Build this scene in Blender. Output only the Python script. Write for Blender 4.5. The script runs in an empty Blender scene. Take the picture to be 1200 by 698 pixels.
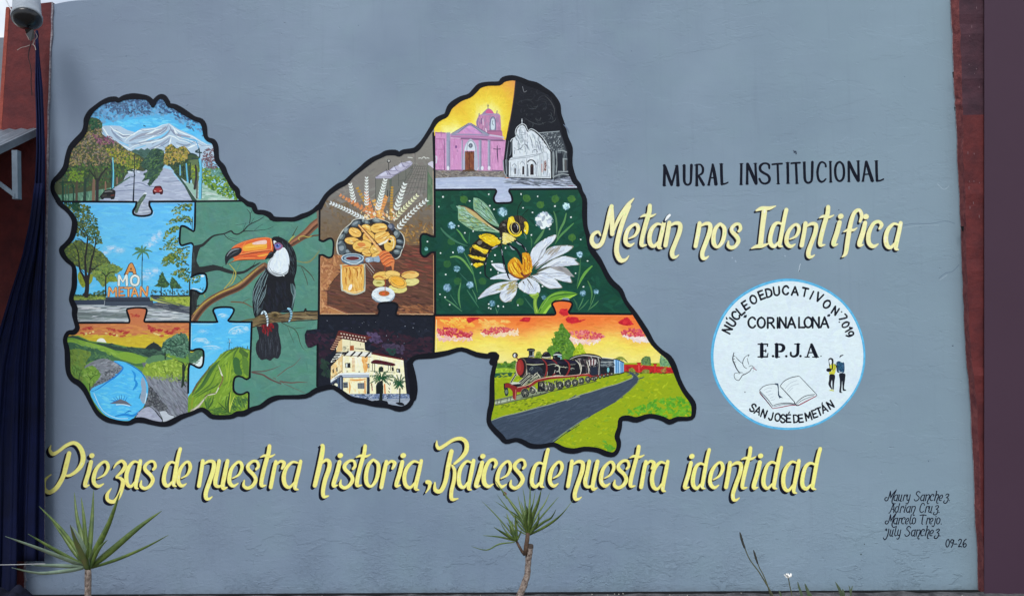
import bpy, bmesh, math, random
import numpy as np
from mathutils import Vector, Matrix
from mathutils.geometry import delaunay_2d_cdt
random.seed(7); np.random.seed(7)
C = bpy.context.scene.collection
R = math.radians
# ---------------------------------------------------------------- camera, sky, sun, exposure
F = 867.0; CAM = Vector((0.0, -4.7, 1.63))
PITCH, YAW, ROLL = R(2.8), R(1.8), R(0.93)
_f = Vector((-math.sin(YAW), math.cos(YAW), 0)); _r = Vector((math.cos(YAW), math.sin(YAW), 0)); _u = Vector((0, 0, 1))
_f, _u = _f*math.cos(PITCH) + _u*math.sin(PITCH), _u*math.cos(PITCH) - _f*math.sin(PITCH)
_u, _r = _u*math.cos(ROLL) + _r*math.sin(ROLL), _r*math.cos(ROLL) - _u*math.sin(ROLL)
cam = bpy.data.cameras.new("camera"); camo = bpy.data.objects.new("camera", cam); C.objects.link(camo)
cam.sensor_width = 36; cam.lens = 36*F/1200; cam.clip_end = 500; cam.clip_start = 0.05
M = Matrix((_r, _u, -_f)).transposed().to_4x4(); M.translation = CAM
camo.matrix_world = M
bpy.context.scene.camera = camo
w = bpy.data.worlds.new("World"); bpy.context.scene.world = w; w.use_nodes = True
nt = w.node_tree; bg = nt.nodes["Background"]
sky = nt.nodes.new("ShaderNodeTexSky"); sky.sky_type = 'NISHITA'; sky.sun_disc = False
SUN_EL, SUN_AZ = R(52), R(193)       # azimuth clockwise from +Y, the light comes from behind the camera and the left
sky.sun_elevation = SUN_EL; sky.sun_rotation = SUN_AZ; sky.dust_density = 2.5; sky.air_density = 1.0
tc = nt.nodes.new("ShaderNodeTexCoord"); cn = nt.nodes.new("ShaderNodeTexNoise"); cn.inputs['Scale'].default_value = 2.6; cn.inputs['Detail'].default_value = 7; cn.inputs['Roughness'].default_value = .55
cr = nt.nodes.new("ShaderNodeValToRGB"); cr.color_ramp.elements[0].position = .40; cr.color_ramp.elements[1].position = .56
mx = nt.nodes.new("ShaderNodeMix"); mx.data_type = 'RGBA'; mx.inputs[7].default_value = (5.6, 5.9, 6.3, 1)   # bright cloud, in the sky's own units
mpn = nt.nodes.new("ShaderNodeMapping"); mpn.inputs['Location'].default_value = (.35, .1, .0)
nt.links.new(tc.outputs['Generated'], mpn.inputs[0]); nt.links.new(mpn.outputs[0], cn.inputs['Vector']); nt.links.new(cn.outputs['Fac'], cr.inputs[0]); nt.links.new(cr.outputs[0], mx.inputs[0])
nt.links.new(sky.outputs[0], mx.inputs[6]); nt.links.new(mx.outputs[2], bg.inputs[0]); bg.inputs[1].default_value = 0.10
sl = bpy.data.lights.new("sun", 'SUN'); so = bpy.data.objects.new("sun", sl); C.objects.link(so)
sl.energy = 1.3; sl.angle = R(24); sl.color = (1.0, 0.98, 0.95)
sd = Vector((math.sin(SUN_AZ)*math.cos(SUN_EL), math.cos(SUN_AZ)*math.cos(SUN_EL), math.sin(SUN_EL)))
so.rotation_euler = (-sd).to_track_quat('-Z', 'Y').to_euler()
vs = bpy.context.scene.view_settings
vs.view_transform = 'Standard'; vs.look = 'None'; vs.gamma = 1; vs.use_curve_mapping = False; vs.exposure = 0.80
ILL = (1.06, 1.0, 1.0)              # colour of the light on the wall: seen colour / light = paint colour

def ray(x, y):
    return (_f + _r*((x-600)/F) + _u*((349-y)/F))
def at(x, y, Y=0.0):
    d = ray(x, y); t = (Y-CAM.y)/d.y
    return CAM + d*t
_F = np.array(_f); _R = np.array(_r); _U = np.array(_u)
def wallpts(p, off):
    p = np.asarray(p, float)
    d = _F[None] + _R[None]*((p[:, :1]-600)/F) + _U[None]*((349-p[:, 1:2])/F)
    t = (0-CAM.y)/d[:, 1:2]
    q = np.array(CAM)[None] + d*t
    q[:, 1] = off
    return q
def lin1(c):
    c /= 255.0
    return c/12.92 if c <= 0.04045 else ((c+0.055)/1.055)**2.4
def lin(c, ill=ILL):
    return tuple(min(0.86, lin1(v)/k) for v, k in zip(c, ill)) + (1,)

# ---------------------------------------------------------------- object helpers
def tag(o, label=None, cat=None, group=None, kind=None):
    if label: o['label'] = label
    if cat: o['category'] = cat
    if group: o['group'] = group
    if kind: o['kind'] = kind
    return o
def empty(name, loc, label=None, cat=None, group=None):
    o = bpy.data.objects.new(name, None); C.objects.link(o); o.location = loc; o.empty_display_size = .1
    o['_loc'] = tuple(loc); del o['_loc']
    return tag(o, label, cat, group)
def mesh(name, V, Fc, mat, parent=None, smooth=False):
    me = bpy.data.meshes.new(name); me.from_pydata([tuple(v) for v in V], [], Fc); me.update()
    o = bpy.data.objects.new(name, me); C.objects.link(o)
    if mat: me.materials.append(mat)
    if parent:
        o.parent = parent; o.matrix_parent_inverse = Matrix.Translation(parent.location).inverted()
    if smooth: me.polygons.foreach_set('use_smooth', [True]*len(me.polygons))
    return o
class MB:
    def __init__(s): s.V = []; s.F = []
    def add(s, V, Fc):
        n = len(s.V); s.V += [tuple(v) for v in V]; s.F += [[i+n for i in f] for f in Fc]
    def prism(s, front, back):
        n = len(front); V = list(front)+list(back)
        Fc = [list(range(n)), list(range(2*n-1, n-1, -1))] + [[i, i+n, (i+1) % n+n, (i+1) % n] for i in range(n)]
        s.add(V, Fc)
    def box(s, lo, hi):
        x0, y0, z0 = lo; x1, y1, z1 = hi
        s.add([(x0,y0,z0),(x1,y0,z0),(x1,y1,z0),(x0,y1,z0),(x0,y0,z1),(x1,y0,z1),(x1,y1,z1),(x0,y1,z1)],
              [[0,3,2,1],[4,5,6,7],[0,1,5,4],[1,2,6,5],[2,3,7,6],[3,0,4,7]])
    def tube(s, pts, rads, n=8, cap=True):
        pts = [Vector(p) for p in pts]; V = []; Fc = []
        if not hasattr(rads, '__len__'): rads = [rads]*len(pts)
        for i, p in enumerate(pts):
            t = (pts[min(i+1, len(pts)-1)]-pts[max(i-1, 0)]).normalized()
            a = t.cross(Vector((0, 1, 0.01))).normalized(); b = t.cross(a)
            for k in range(n):
                q = 2*math.pi*k/n; V.append(p+(a*math.cos(q)+b*math.sin(q))*rads[i])
        for i in range(len(pts)-1):
            for k in range(n):
                Fc.append([i*n+k, i*n+(k+1) % n, (i+1)*n+(k+1) % n, (i+1)*n+k])
        if cap:
            Fc.append(list(range(n))); Fc.append([(len(pts)-1)*n+k for k in range(n-1, -1, -1)])
        s.add(V, Fc)
    def build(s, name, mat, parent=None, smooth=False):
        o = mesh(name, s.V, s.F, mat, parent, smooth)
        bm = bmesh.new(); bm.from_mesh(o.data); bmesh.ops.recalc_face_normals(bm, faces=bm.faces); bm.to_mesh(o.data); bm.free()
        if smooth: o.data.polygons.foreach_set('use_smooth', [True]*len(o.data.polygons))
        return o

# ---------------------------------------------------------------- materials
def newmat(name, rough=0.6):
    m = bpy.data.materials.new(name); m.use_nodes = True
    b = m.node_tree.nodes["Principled BSDF"]; b.inputs['Roughness'].default_value = rough
    return m, m.node_tree, b
def N(t, typ, **kw):
    n = t.nodes.new(typ)
    for k, v in kw.items(): setattr(n, k, v)
    return n
def noise(t, vec, scale, detail=4, rough=.55, dist=0):
    n = N(t, 'ShaderNodeTexNoise'); n.inputs['Scale'].default_value = scale; n.inputs['Detail'].default_value = detail
    n.inputs['Roughness'].default_value = rough; n.inputs['Distortion'].default_value = dist
    if vec is not None: t.links.new(vec, n.inputs['Vector'])
    return n.outputs['Fac']
def mapping(t, vec, scale=(1, 1, 1), rot=(0, 0, 0)):
    n = N(t, 'ShaderNodeMapping'); n.inputs['Scale'].default_value = scale; n.inputs['Rotation'].default_value = rot
    t.links.new(vec, n.inputs['Vector']); return n.outputs[0]
def ramp(t, fac, a, b, ca=(0, 0, 0, 1), cb=(1, 1, 1, 1)):
    n = N(t, 'ShaderNodeValToRGB'); n.color_ramp.elements[0].position = a; n.color_ramp.elements[1].position = b
    n.color_ramp.elements[0].color = ca; n.color_ramp.elements[1].color = cb
    t.links.new(fac, n.inputs[0]); return n.outputs[0]
def math_(t, op, a, b=None, c=None):
    n = N(t, 'ShaderNodeMath', operation=op)
    for i, v in enumerate((a, b, c)):
        if v is None: continue
        if isinstance(v, (int, float)): n.inputs[i].default_value = v
        else: t.links.new(v, n.inputs[i])
    return n.outputs[0]
def mix(t, fac, a, b, mode='MIX'):
    n = N(t, 'ShaderNodeMix', data_type='RGBA', blend_type=mode)
    for i, v in ((0, fac), (6, a), (7, b)):
        if isinstance(v, (int, float)): n.inputs[i].default_value = v
        elif isinstance(v, tuple): n.inputs[i].default_value = v
        else: t.links.new(v, n.inputs[i])
    return n.outputs[2]
def bump(t, h, dist, strength=1.0, normal=None):
    n = N(t, 'ShaderNodeBump'); n.inputs['Distance'].default_value = dist; n.inputs['Strength'].default_value = strength
    t.links.new(h, n.inputs['Height'])
    if normal is not None: t.links.new(normal, n.inputs['Normal'])
    return n.outputs[0]
def plaster_height(t):
    """Relief of the rendered wall, shared by the bare wall and the paint lying on it (world position)."""
    g = N(t, 'ShaderNodeNewGeometry').outputs['Position']
    sep = N(t, 'ShaderNodeSeparateXYZ'); t.links.new(g, sep.inputs[0])
    z = sep.outputs['Z']; x = sep.outputs['X']
    low = N(t, 'ShaderNodeMapRange'); low.inputs[1].default_value = 0.75; low.inputs[2].default_value = 0.05
    t.links.new(z, low.inputs[0]); low = low.outputs[0]
    fine = noise(t, g, 60, 5, .65)
    trowel = noise(t, mapping(t, g, (1.6, 1.6, 6)), 2.2, 7, .66, .5)
    big = noise(t, g, 0.9, 3, .5)
    patch = ramp(t, noise(t, mapping(t, g, (1, 1, 1.6)), 1.7, 3, .5), .46, .64)
    # overlapping coats of render: flat areas with sharp ragged edges
    def coat(sc_, a, w_, seed):
        m = mapping(t, g, (1, 1, 2.0)); m.node.inputs['Location'].default_value = (seed, seed*.7, seed*1.3)
        return ramp(t, noise(t, m, sc_, 9, .62, .25), a, a+w_)
    c1, c2, c3 = coat(1.15, .50, .014, 3.1), coat(2.1, .57, .012, 9.4), coat(3.0, .55, .016, 5.2)
    pits = ramp(t, noise(t, g, 22, 3, .5, .4), .70, .76)
    crumb = ramp(t, noise(t, mapping(t, g, (1, 1, 1.3)), 34, 8, .78, .2), .45, .75)
    lowp = math_(t, 'MULTIPLY', low, ramp(t, noise(t, g, 2.6, 4, .6), .42, .60))
    h = math_(t, 'MULTIPLY', fine, 0.12)
    h = math_(t, 'ADD', h, math_(t, 'MULTIPLY', math_(t, 'MULTIPLY', trowel, patch), 0.55))
    h = math_(t, 'ADD', h, math_(t, 'MULTIPLY', big, 2.2))
    h = math_(t, 'ADD', h, math_(t, 'MULTIPLY', c1, .12))
    h = math_(t, 'ADD', h, math_(t, 'MULTIPLY', c2, .10))
    h = math_(t, 'ADD', h, math_(t, 'MULTIPLY', math_(t, 'MULTIPLY', c3, low), .5))
    h = math_(t, 'SUBTRACT', h, math_(t, 'MULTIPLY', math_(t, 'MULTIPLY', pits, patch), .7))
    h = math_(t, 'ADD', h, math_(t, 'MULTIPLY', math_(t, 'MULTIPLY', crumb, lowp), .8))
    h = math_(t, 'ADD', h, math_(t, 'MULTIPLY', math_(t, 'MULTIPLY', crumb, low), .25))
    return h, g, x, z, low
def mat_wall():
    m, t, b = newmat('grey_wall_paint', .65); b.inputs['Specular IOR Level'].default_value = .2
    h, g, x, z, low = plaster_height(t)
    c1, c2 = lin((117, 132, 152)), lin((131, 146, 165))
    col = mix(t, ramp(t, noise(t, g, 1.1, 4, .55), .35, .65), c1, c2)
    col = mix(t, math_(t, 'MULTIPLY', ramp(t, noise(t, g, 3.2, 5, .6), .45, .7), .35), col, lin((126, 148, 159)))
    # greener and paler toward the right
    xr = N(t, 'ShaderNodeMapRange'); xr.inputs[1].default_value = 0.3; xr.inputs[2].default_value = 2.8; t.links.new(x, xr.inputs[0])
    col = mix(t, math_(t, 'MULTIPLY', xr.outputs[0], .75), col, lin((131, 151, 164)))
    xl = N(t, 'ShaderNodeMapRange'); xl.inputs[1].default_value = -1.2; xl.inputs[2].default_value = -2.9; t.links.new(x, xl.inputs[0])
    col = mix(t, math_(t, 'MULTIPLY', xl.outputs[0], .6), col, lin((116, 126, 146)))  # light falloff painted as a darker tint toward the left
    # drips, scuffs and grime near the ground
    drip = ramp(t, noise(t, mapping(t, g, (9, 9, .5)), 3, 5, .6), .56, .72)
    col = mix(t, math_(t, 'MULTIPLY', drip, .10), col, lin((92, 104, 120)))
    scuff = ramp(t, noise(t, mapping(t, g, (1, 1, 3.5)), 5, 6, .7, .5), .66, .76)
    col = mix(t, math_(t, 'MULTIPLY', scuff, .28), col, lin((150, 165, 180)))
    foot = N(t, 'ShaderNodeMapRange'); foot.inputs[1].default_value = .07; foot.inputs[2].default_value = -.01; t.links.new(z, foot.inputs[0])
    gr = math_(t, 'MULTIPLY', foot.outputs[0], ramp(t, noise(t, g, 14, 6, .7), .35, .62))
    col = mix(t, math_(t, 'MULTIPLY', gr, .6), col, lin((88, 92, 96)))
    t.links.new(col, b.inputs['Base Color'])
    t.links.new(bump(t, h, .004, .9), b.inputs['Normal'])
    return m
def mat_paint():
    m, t, b = newmat('mural_paint', .6); b.inputs['Specular IOR Level'].default_value = .12
    h, g, x, z, low = plaster_height(t)
    a = N(t, 'ShaderNodeVertexColor', layer_name='Col').outputs[0]
    s1 = noise(t, mapping(t, g, (1, 1, 2.2)), 26, 5, .62, 1.1)
    s2 = noise(t, g, 130, 4, .6)
    v = math_(t, 'ADD', math_(t, 'MULTIPLY', s1, .26), math_(t, 'MULTIPLY', s2, .14))
    v = math_(t, 'ADD', v, .80)
    cc = N(t, 'ShaderNodeCombineColor'); [t.links.new(v, cc.inputs[i]) for i in range(3)]
    t.links.new(mix(t, 1.0, a, cc.outputs[0], 'MULTIPLY'), b.inputs['Base Color'])
    hh = math_(t, 'ADD', h, math_(t, 'MULTIPLY', noise(t, mapping(t, g, (1, 1, 3)), 60, 4, .6, .8), .25))
    t.links.new(bump(t, hh, .004, .8), b.inputs['Normal'])
    return m
def simple(name, c, rough=.6, var=.25, scale=12, bumpd=0.0, metal=0, c2=None, ill=(1, 1, 1)):
    m, t, b = newmat(name, rough)
    g = N(t, 'ShaderNodeNewGeometry').outputs['Position']
    n = noise(t, g, scale, 6, .62, .3)
    cc = lin(c, ill); c2 = lin(c2, ill) if c2 else tuple(v*(1-var) for v in cc[:3])+(1,)
    t.links.new(mix(t, ramp(t, n, .36, .64), cc, c2), b.inputs['Base Color'])
    b.inputs['Metallic'].default_value = metal
    if rough > .58: b.inputs['Specular IOR Level'].default_value = .2
    if bumpd:
        t.links.new(bump(t, noise(t, g, scale*3, 6, .65), bumpd, 1), b.inputs['Normal'])
    return m
M_WALL = mat_wall(); M_PAINT = mat_paint()
M_RED = simple('oxide_red_plaster', (98, 44, 45), .75, .3, 9, .006, c2=(76, 36, 40))
M_REDLIT = simple('scraped_lit_red_edge', (142, 80, 78), .8, .3, 26, .010, c2=(108, 56, 60))  # scraped side, colour lightened as the face that catches light
M_MAROON = simple('faded_maroon_plaster', (72, 46, 56), .75, .3, 9, .006, c2=(56, 38, 48))
M_PURPLE = simple('flat_purple_paint', (66, 48, 63), .6, .05, 2, 0.0005)
M_NAVY = simple('navy_canvas', (10, 20, 58), .9, .35, 3, .001, c2=(7, 14, 40))
M_ZINC = simple('weathered_zinc', (96, 106, 118), .45, .3, 10, .001, metal=.3)
M_BLACK = simple('black_glass', (14, 18, 24), .25, .3, 10)
M_WIRE = simple('dark_wire', (28, 26, 30), .6)
M_PALEWIRE = simple('pale_wire', (175, 165, 160), .6)
M_WHITEMETAL = simple('white_bracket_paint', (100, 116, 132), .5, .25, 14)
M_GREYFAR = simple('grey_render', (118, 124, 134), .8, .2, 3, .002)
M_CONC = simple('worn_concrete', (98, 98, 102), .9, .5, 14, .01, c2=(56, 56, 60))
M_DARK = simple('recess_dark', (18, 19, 22), .9)  # shade of the gap and holes put in as near-black colour
M_LEAF = simple('yucca_leaf', (88, 108, 44), .45, .4, 22, 0, c2=(52, 76, 34))
M_LEAFPALE = simple('yucca_leaf_pale', (138, 160, 138), .5, .3, 22)
M_LEAFDRY = simple('dry_leaf', (120, 84, 66), .7, .3, 22)
M_TRUNK = simple('ringed_trunk', (160, 148, 140), .8, .5, 70, .004, c2=(84, 70, 64))
M_STEM = simple('dry_grass_stem', (92, 96, 72), .7, .4, 40)
M_FLOWER = simple('white_petal', (235, 235, 232), .6, .05, 40)
M_CHIP = simple('pale_rubble', (176, 172, 165), .8, .3, 30)

# ---------------------------------------------------------------- paint engine: every dab, stroke and fill is its own sheet of paint on the wall
GRID = 2.0; HM = np.zeros((360, 610), int); STEP = 0.000004
def level_of(p, faces):
    """Lowest free coat number over the cells that the faces really cover."""
    x0, y0 = p.min(0); x1, y1 = p.max(0)
    if x1-x0 < 8 and y1-y0 < 8: return level(x0, y0, x1, y1)
    a = max(0, int(y0/GRID)-1); b = min(359, int(y1/GRID)+1)+1; c = max(0, int(x0/GRID)-1); d = min(609, int(x1/GRID)+1)+1
    if a >= b or c >= d: return 1
    m = np.zeros((b-a, d-c), bool)
    if len(faces) == 1:
        gx = (np.arange(c, d)+.5)*GRID; gy = (np.arange(a, b)+.5)*GRID
        m |= inpoly(gx[None, :]+0*gy[:, None], gy[:, None]+0*gx[None, :], [tuple(p[i]) for i in faces[0]])
        q = np.vstack([p[faces[0]], p[faces[0][:1]]])
        for u, v in zip(q, q[1:]):
            k = int(max(abs(v-u))/1.5)+2; t = np.linspace(0, 1, k)[:, None]; e = u+(v-u)*t
            m[np.clip((e[:, 1]/GRID).astype(int)-a, 0, b-a-1), np.clip((e[:, 0]/GRID).astype(int)-c, 0, d-c-1)] = True
    else:
        for f in faces:
            q = p[f]; u = (q.min(0)/GRID).astype(int); v = (q.max(0)/GRID).astype(int)
            m[max(0, u[1]-a):max(0, v[1]-a+1), max(0, u[0]-c):max(0, v[0]-c+1)] = True
    s = HM[a:b, c:d]; l = int(s[m].max())+1 if m.any() else 1; s[m] = l
    return l
def level(x0, y0, x1, y1):
    a = max(0, int(y0/GRID)); b = min(359, int(y1/GRID))+1; c = max(0, int(x0/GRID)); d = min(609, int(x1/GRID))+1
    s = HM[a:b, c:d]
    if s.size == 0: return 1
    l = int(s.max())+1; s[:] = l
    return l
class Layer:
    def __init__(s, name, parent, label=None, kind=None):
        s.name = name; s.parent = parent; s.label = label; s.V = []; s.F = []; s.Cc = []; s.kind = kind; s.n = 0
        s.obj = None
LAYERS = []
CUR = None; CLIP = None
class Clip:
    def __init__(s, polys):
        s.polys = [[tuple(p) for p in q] for q in polys]
        s.x0 = min(min(p[0] for p in q) for q in s.polys)-2; s.y0 = min(min(p[1] for p in q) for q in s.polys)-2
        x1 = max(max(p[0] for p in q) for q in s.polys)+2; y1 = max(max(p[1] for p in q) for q in s.polys)+2
        W = int((x1-s.x0)*2)+1; H = int((y1-s.y0)*2)+1
        gx = s.x0+np.arange(W)/2; gy = s.y0+np.arange(H)/2
        m = np.ones((H, W), bool)
        for q in s.polys: m &= inpoly(gx[None, :]+0*gy[:, None], gy[:, None]+0*gx[None, :], q)
        s.m = m
    def test(s, pts):
        p = np.asarray(pts); ix = ((p[:, 0]-s.x0)*2+.5).astype(int); iy = ((p[:, 1]-s.y0)*2+.5).astype(int)
        ok = (ix >= 0) & (iy >= 0) & (ix < s.m.shape[1]) & (iy < s.m.shape[0])
        r = np.zeros(len(p), bool); r[ok] = s.m[iy[ok], ix[ok]]
        return r
def inpoly(x, y, q):
    r = np.zeros(x.shape, bool); n = len(q)
    for i in range(n):
        x0, y0 = q[i]; x1, y1 = q[(i+1) % n]
        if y0 == y1: continue
        r ^= ((y0 > y) != (y1 > y)) & (x < (x1-x0)*(y-y0)/(y1-y0)+x0)
    return r
def begin(name, parent=None, label=None, kind=None):
    global CUR
    CUR = Layer(name, parent, label, kind); LAYERS.append(CUR); return CUR
def setclip(*polys):
    global CLIP
    CLIP = Clip(polys) if polys else None
def emit(pts, faces, col, lv=None, ramp_=0.0):
    """pts px, faces index lists, col: tuple seen colour, or list of per-point linear colours."""
    p = np.asarray(pts, float)
    if len(p) < 3 or not faces: return
    if lv is None:
        lv = level_of(p, faces)
    q = wallpts(p, -0.0003-lv*STEP)
    n = CUR.n; CUR.V.append(q); CUR.n += len(q)
    per = not isinstance(col, tuple)
    cl = None if per else lin(col)
    for f in faces:
        CUR.F.append([i+n for i in f])
        if per: CUR.Cc += [col[i] for i in f]
        else: CUR.Cc += [cl]*len(f)
def inside_any(cx, cy, polys):
    """Even-odd test of many points against many polygons, in batches of equal size."""
    r = np.zeros(len(cx), bool); by = {}
    for q in polys: by.setdefault(len(q), []).append(q)
    for n, qs in by.items():
        A = np.asarray(qs, float)[:, :, :2]
        for s0 in range(0, len(A), 400):
            a = A[s0:s0+400]; x0, y0 = a[:, :, 0], a[:, :, 1]; x1, y1 = np.roll(x0, -1, 1), np.roll(y0, -1, 1)
            dy = np.where(y1 == y0, 1e-9, y1-y0)
            hit = np.zeros((len(a), len(cx)), bool)
            for k in range(n):
                hit ^= ((y0[:, k, None] > cy) != (y1[:, k, None] > cy)) & (cx < (x1[:, k]-x0[:, k])[:, None]*(cy-y0[:, k, None])/dy[:, k, None]+x0[:, k, None])
            r |= hit.any(0)
    return r
def cdt(polys, clips, extra=()):
    verts = []; edges = []
    for q in polys+clips:
        n = len(verts); verts += [Vector((p[0], p[1])) for p in q]; edges += [(n+i, n+(i+1) % len(q)) for i in range(len(q))]
    verts += [Vector(e) for e in extra]
    try: V, E, Fc = delaunay_2d_cdt(verts, edges, [], 0, 1e-4, False)[:3]
    except Exception as e: return [], []
    if not Fc: return [], []
    P = np.array([tuple(v) for v in V]); F3 = np.array([tuple(f) for f in Fc if len(f) == 3])
    if not len(F3): return [], []
    c = P[F3].mean(1); ok = inside_any(c[:, 0], c[:, 1], polys)
    for q in clips: ok &= inside_any(c[:, 0], c[:, 1], [q])
    return [(v[0], v[1]) for v in V], [list(map(int, f)) for f in F3[ok]]
def fillset(polys, col, extra=(), colfn=None):
    """Union of polys, intersected with the current clip."""
    allp = [p for q in polys for p in q]
    if not allp: return
    clip = False
    if CLIP is not None:
        t = CLIP.test(allp)
        if not t.any() and len(polys) > 0 and not extra:
            # may still cross the clip if big
            xs = [p[0] for p in allp]; ys = [p[1] for p in allp]
            if max(xs)-min(xs) < 12 and max(ys)-min(ys) < 12: return
        clip = not t.all()
    if not clip and not extra and len(polys) == 1 and colfn is None:
        emit(polys[0], [list(range(len(polys[0])))], col); return
    V, T_ = cdt([list(q) for q in polys], CLIP.polys if clip else [], extra)
    if not T_: return
    used = sorted({i for f in T_ for i in f}); mp = {u: i for i, u in enumerate(used)}
    V = [V[u] for u in used]; T_ = [[mp[i] for i in f] for f in T_]
    if colfn: emit(V, T_, [lin(colfn(x, y)) for x, y in V])
    else: emit(V, T_, col)
def spline(pts, n=4, closed=False):
    """Catmull-Rom through tuples of any length."""
    P = [np.array(p, float) for p in pts]; out = []
    m = len(P)
    if m < 3 and not closed: return [tuple(p) for p in P]
    rng = range(m) if closed else range(m-1)
    for i in rng:
        if closed: a, b, c, d = P[(i-1) % m], P[i], P[(i+1) % m], P[(i+2) % m]
        else: a, b, c, d = P[max(i-1, 0)], P[i], P[i+1], P[min(i+2, m-1)]
        for k in range(n):
            t = k/n
            out.append(tuple(.5*((2*b)+(-a+c)*t+(2*a-5*b+4*c-d)*t*t+(-a+3*b-3*c+d)*t**3)))
    if not closed: out.append(tuple(P[-1]))
    return out
def poly(pts, col, smooth=False, rough=0, n=4):
    pts = [(p[0], p[1]) for p in pts]
    if smooth: pts = spline(pts, n, True)
    if rough: pts = [(x+random.uniform(-rough, rough), y+random.uniform(-rough, rough)) for x, y in pts]
    fillset([pts], col)
def ribbon(pts, smooth=True, n=4, cap=True):
    """pts (x,y,w) -> list of quads/caps."""
    pts = [(p[0], p[1], p[2]) for p in pts]
    if smooth and len(pts) > 2: pts = spline(pts, n)
    P = [pts[0]]
    for p in pts[1:]:
        if abs(p[0]-P[-1][0])+abs(p[1]-P[-1][1]) > .05: P.append(p)
    if len(P) < 2: return []
    L = []
    for i, p in enumerate(P):
        a = P[max(i-1, 0)]; b = P[min(i+1, len(P)-1)]
        dx, dy = b[0]-a[0], b[1]-a[1]; l = math.hypot(dx, dy) or 1
        nx, ny = -dy/l, dx/l; h = max(p[2], .15)/2
        L.append(((p[0]+nx*h, p[1]+ny*h), (p[0]-nx*h, p[1]-ny*h)))
    out = []
    for i in range(len(L)-1):
        out.append([L[i][0], L[i+1][0], L[i+1][1], L[i][1]])
    if cap:
        for p, k in ((P[0], 0), (P[-1], -1)):
            if p[2] > .9: out.append(circ(p[0], p[1], p[2]/2, 8))
    return out
def circ(x, y, r, n=10, ry=None, rot=0):
    ry = ry or r; c, s = math.cos(rot), math.sin(rot); o = []
    for k in range(n):
        a = 2*math.pi*k/n; u, v = r*math.cos(a), ry*math.sin(a)
        o.append((x+u*c-v*s, y+u*s+v*c))
    return o
def stroke(pts, w, col, smooth=True, n=4, cap=True):
    """w: number, or list of widths."""
    if len(pts[0]) == 2:
        if hasattr(w, '__len__'):
            m = len(pts); k = len(w)
            w = [np.interp(i/(m-1), np.linspace(0, 1, k), w) for i in range(m)]
        else: w = [w]*len(pts)
        pts = [(p[0], p[1], q) for p, q in zip(pts, w)]
    q = ribbon(pts, smooth, n, cap)
    if not q: return
    if len(q) == 1: fillset(q, col)
    else: fillset(q, col)
def ell(x, y, rx, ry, col, rot=0, n=14, rough=0):
    p = circ(x, y, rx, n, ry, rot)
    if rough: p = [(a+random.uniform(-rough, rough), b+random.uniform(-rough, rough)) for a, b in p]
    fillset([p], col)
def jit(c, j):
    d = random.uniform(-j, j); return tuple(max(0, min(255, v+d+random.uniform(-j, j)*.35)) for v in c)
def dab(x, y, L, W, a, col):
    c, s = math.cos(a), math.sin(a); o = []
    for u, v in ((-.5, 0), (-.3, -.42), (.1, -.5), (.42, -.3), (.5, .06), (.3, .42), (-.15, .5), (-.4, .3)):
        u *= L*random.uniform(.85, 1.1); v *= W*random.uniform(.8, 1.15)
        o.append((x+u*c-v*s, y+u*s+v*c))
    fillset([o], col)
def sc(region, n, L, W, ang, cols, j=8, aj=.4, lv=.35):
    """Scatter n dabs in a polygon. ang number or fn(x,y)."""
    xs = [p[0] for p in region]; ys = [p[1] for p in region]
    K = n*6; X = np.random.uniform(min(xs), max(xs), K); Y = np.random.uniform(min(ys), max(ys), K)
    ok = inpoly(X, Y, region)
    X, Y = X[ok][:n], Y[ok][:n]
    mc = [sum(c[k] for c in cols)/len(cols) for k in range(3)]; cols = [tuple(v*.72+m_*.28 for v, m_ in zip(c, mc)) for c in cols]
    for x, y in zip(X, Y):
        a = ang(x, y) if callable(ang) else ang
        s = random.uniform(1-lv, 1+lv)
        dab(x, y, L*s, W*random.uniform(1-lv, 1+lv), a+random.uniform(-aj, aj), jit(random.choice(cols), j))
def grad(region, fn, step=4):
    xs = [p[0] for p in region]; ys = [p[1] for p in region]
    ex = [(x+random.uniform(-1, 1), y+random.uniform(-1, 1)) for x in np.arange(min(xs)+1, max(xs), step) for y in np.arange(min(ys)+1, max(ys), step)]
    fillset([region], None, ex, fn)
def lerpc(stops, v):
    for (a, ca), (b, cb) in zip(stops, stops[1:]):
        if v <= b:
            t = max(0, min(1, (v-a)/(b-a))); return tuple(x+(y-x)*t for x, y in zip(ca, cb))
    return stops[-1][1]
def T(ox, oy, s=9.975):
    def f(txt):
        o = []
        for tok in txt.split():
            v = [float(k) for k in tok.split(',')]
            o.append((ox+v[0]/s, oy+v[1]/s) if len(v) == 2 else (ox+v[0]/s, oy+v[1]/s, v[2]/s))
        return o
    f.s = s
    return f
def flush():
    for L in LAYERS:
        if not L.V: continue
        V = np.concatenate(L.V); me = bpy.data.meshes.new(L.name)
        me.from_pydata(V.tolist(), [], L.F)
        at_ = me.color_attributes.new('Col', 'FLOAT_COLOR', 'CORNER')
        at_.data.foreach_set('color', np.array(L.Cc, dtype=np.float32).ravel())
        me.materials.append(M_PAINT); me.update()
        o = L.obj or bpy.data.objects.new(L.name, None)
        o = bpy.data.objects.new(L.name, me); C.objects.link(o); L.obj = o
        par = L.parent.obj if isinstance(L.parent, Layer) else L.parent
        if par is not None:
            o.parent = par
            loc = PLOC.get(par.name, Vector((0, 0, 0)))
            o.matrix_parent_inverse = Matrix.Translation(loc).inverted()
        if L.label: o['label'] = L.label
        if L.kind: o['kind'] = L.kind
        for k, v in getattr(L, 'tags', {}).items(): o[k] = v
PLOC = {}
def thing(name, x, y, label, cat, group=None):
    p = at(x, y, 0); p.y = 0
    o = empty(name, p, label, cat, group); PLOC[o.name] = p.copy(); return o
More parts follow.
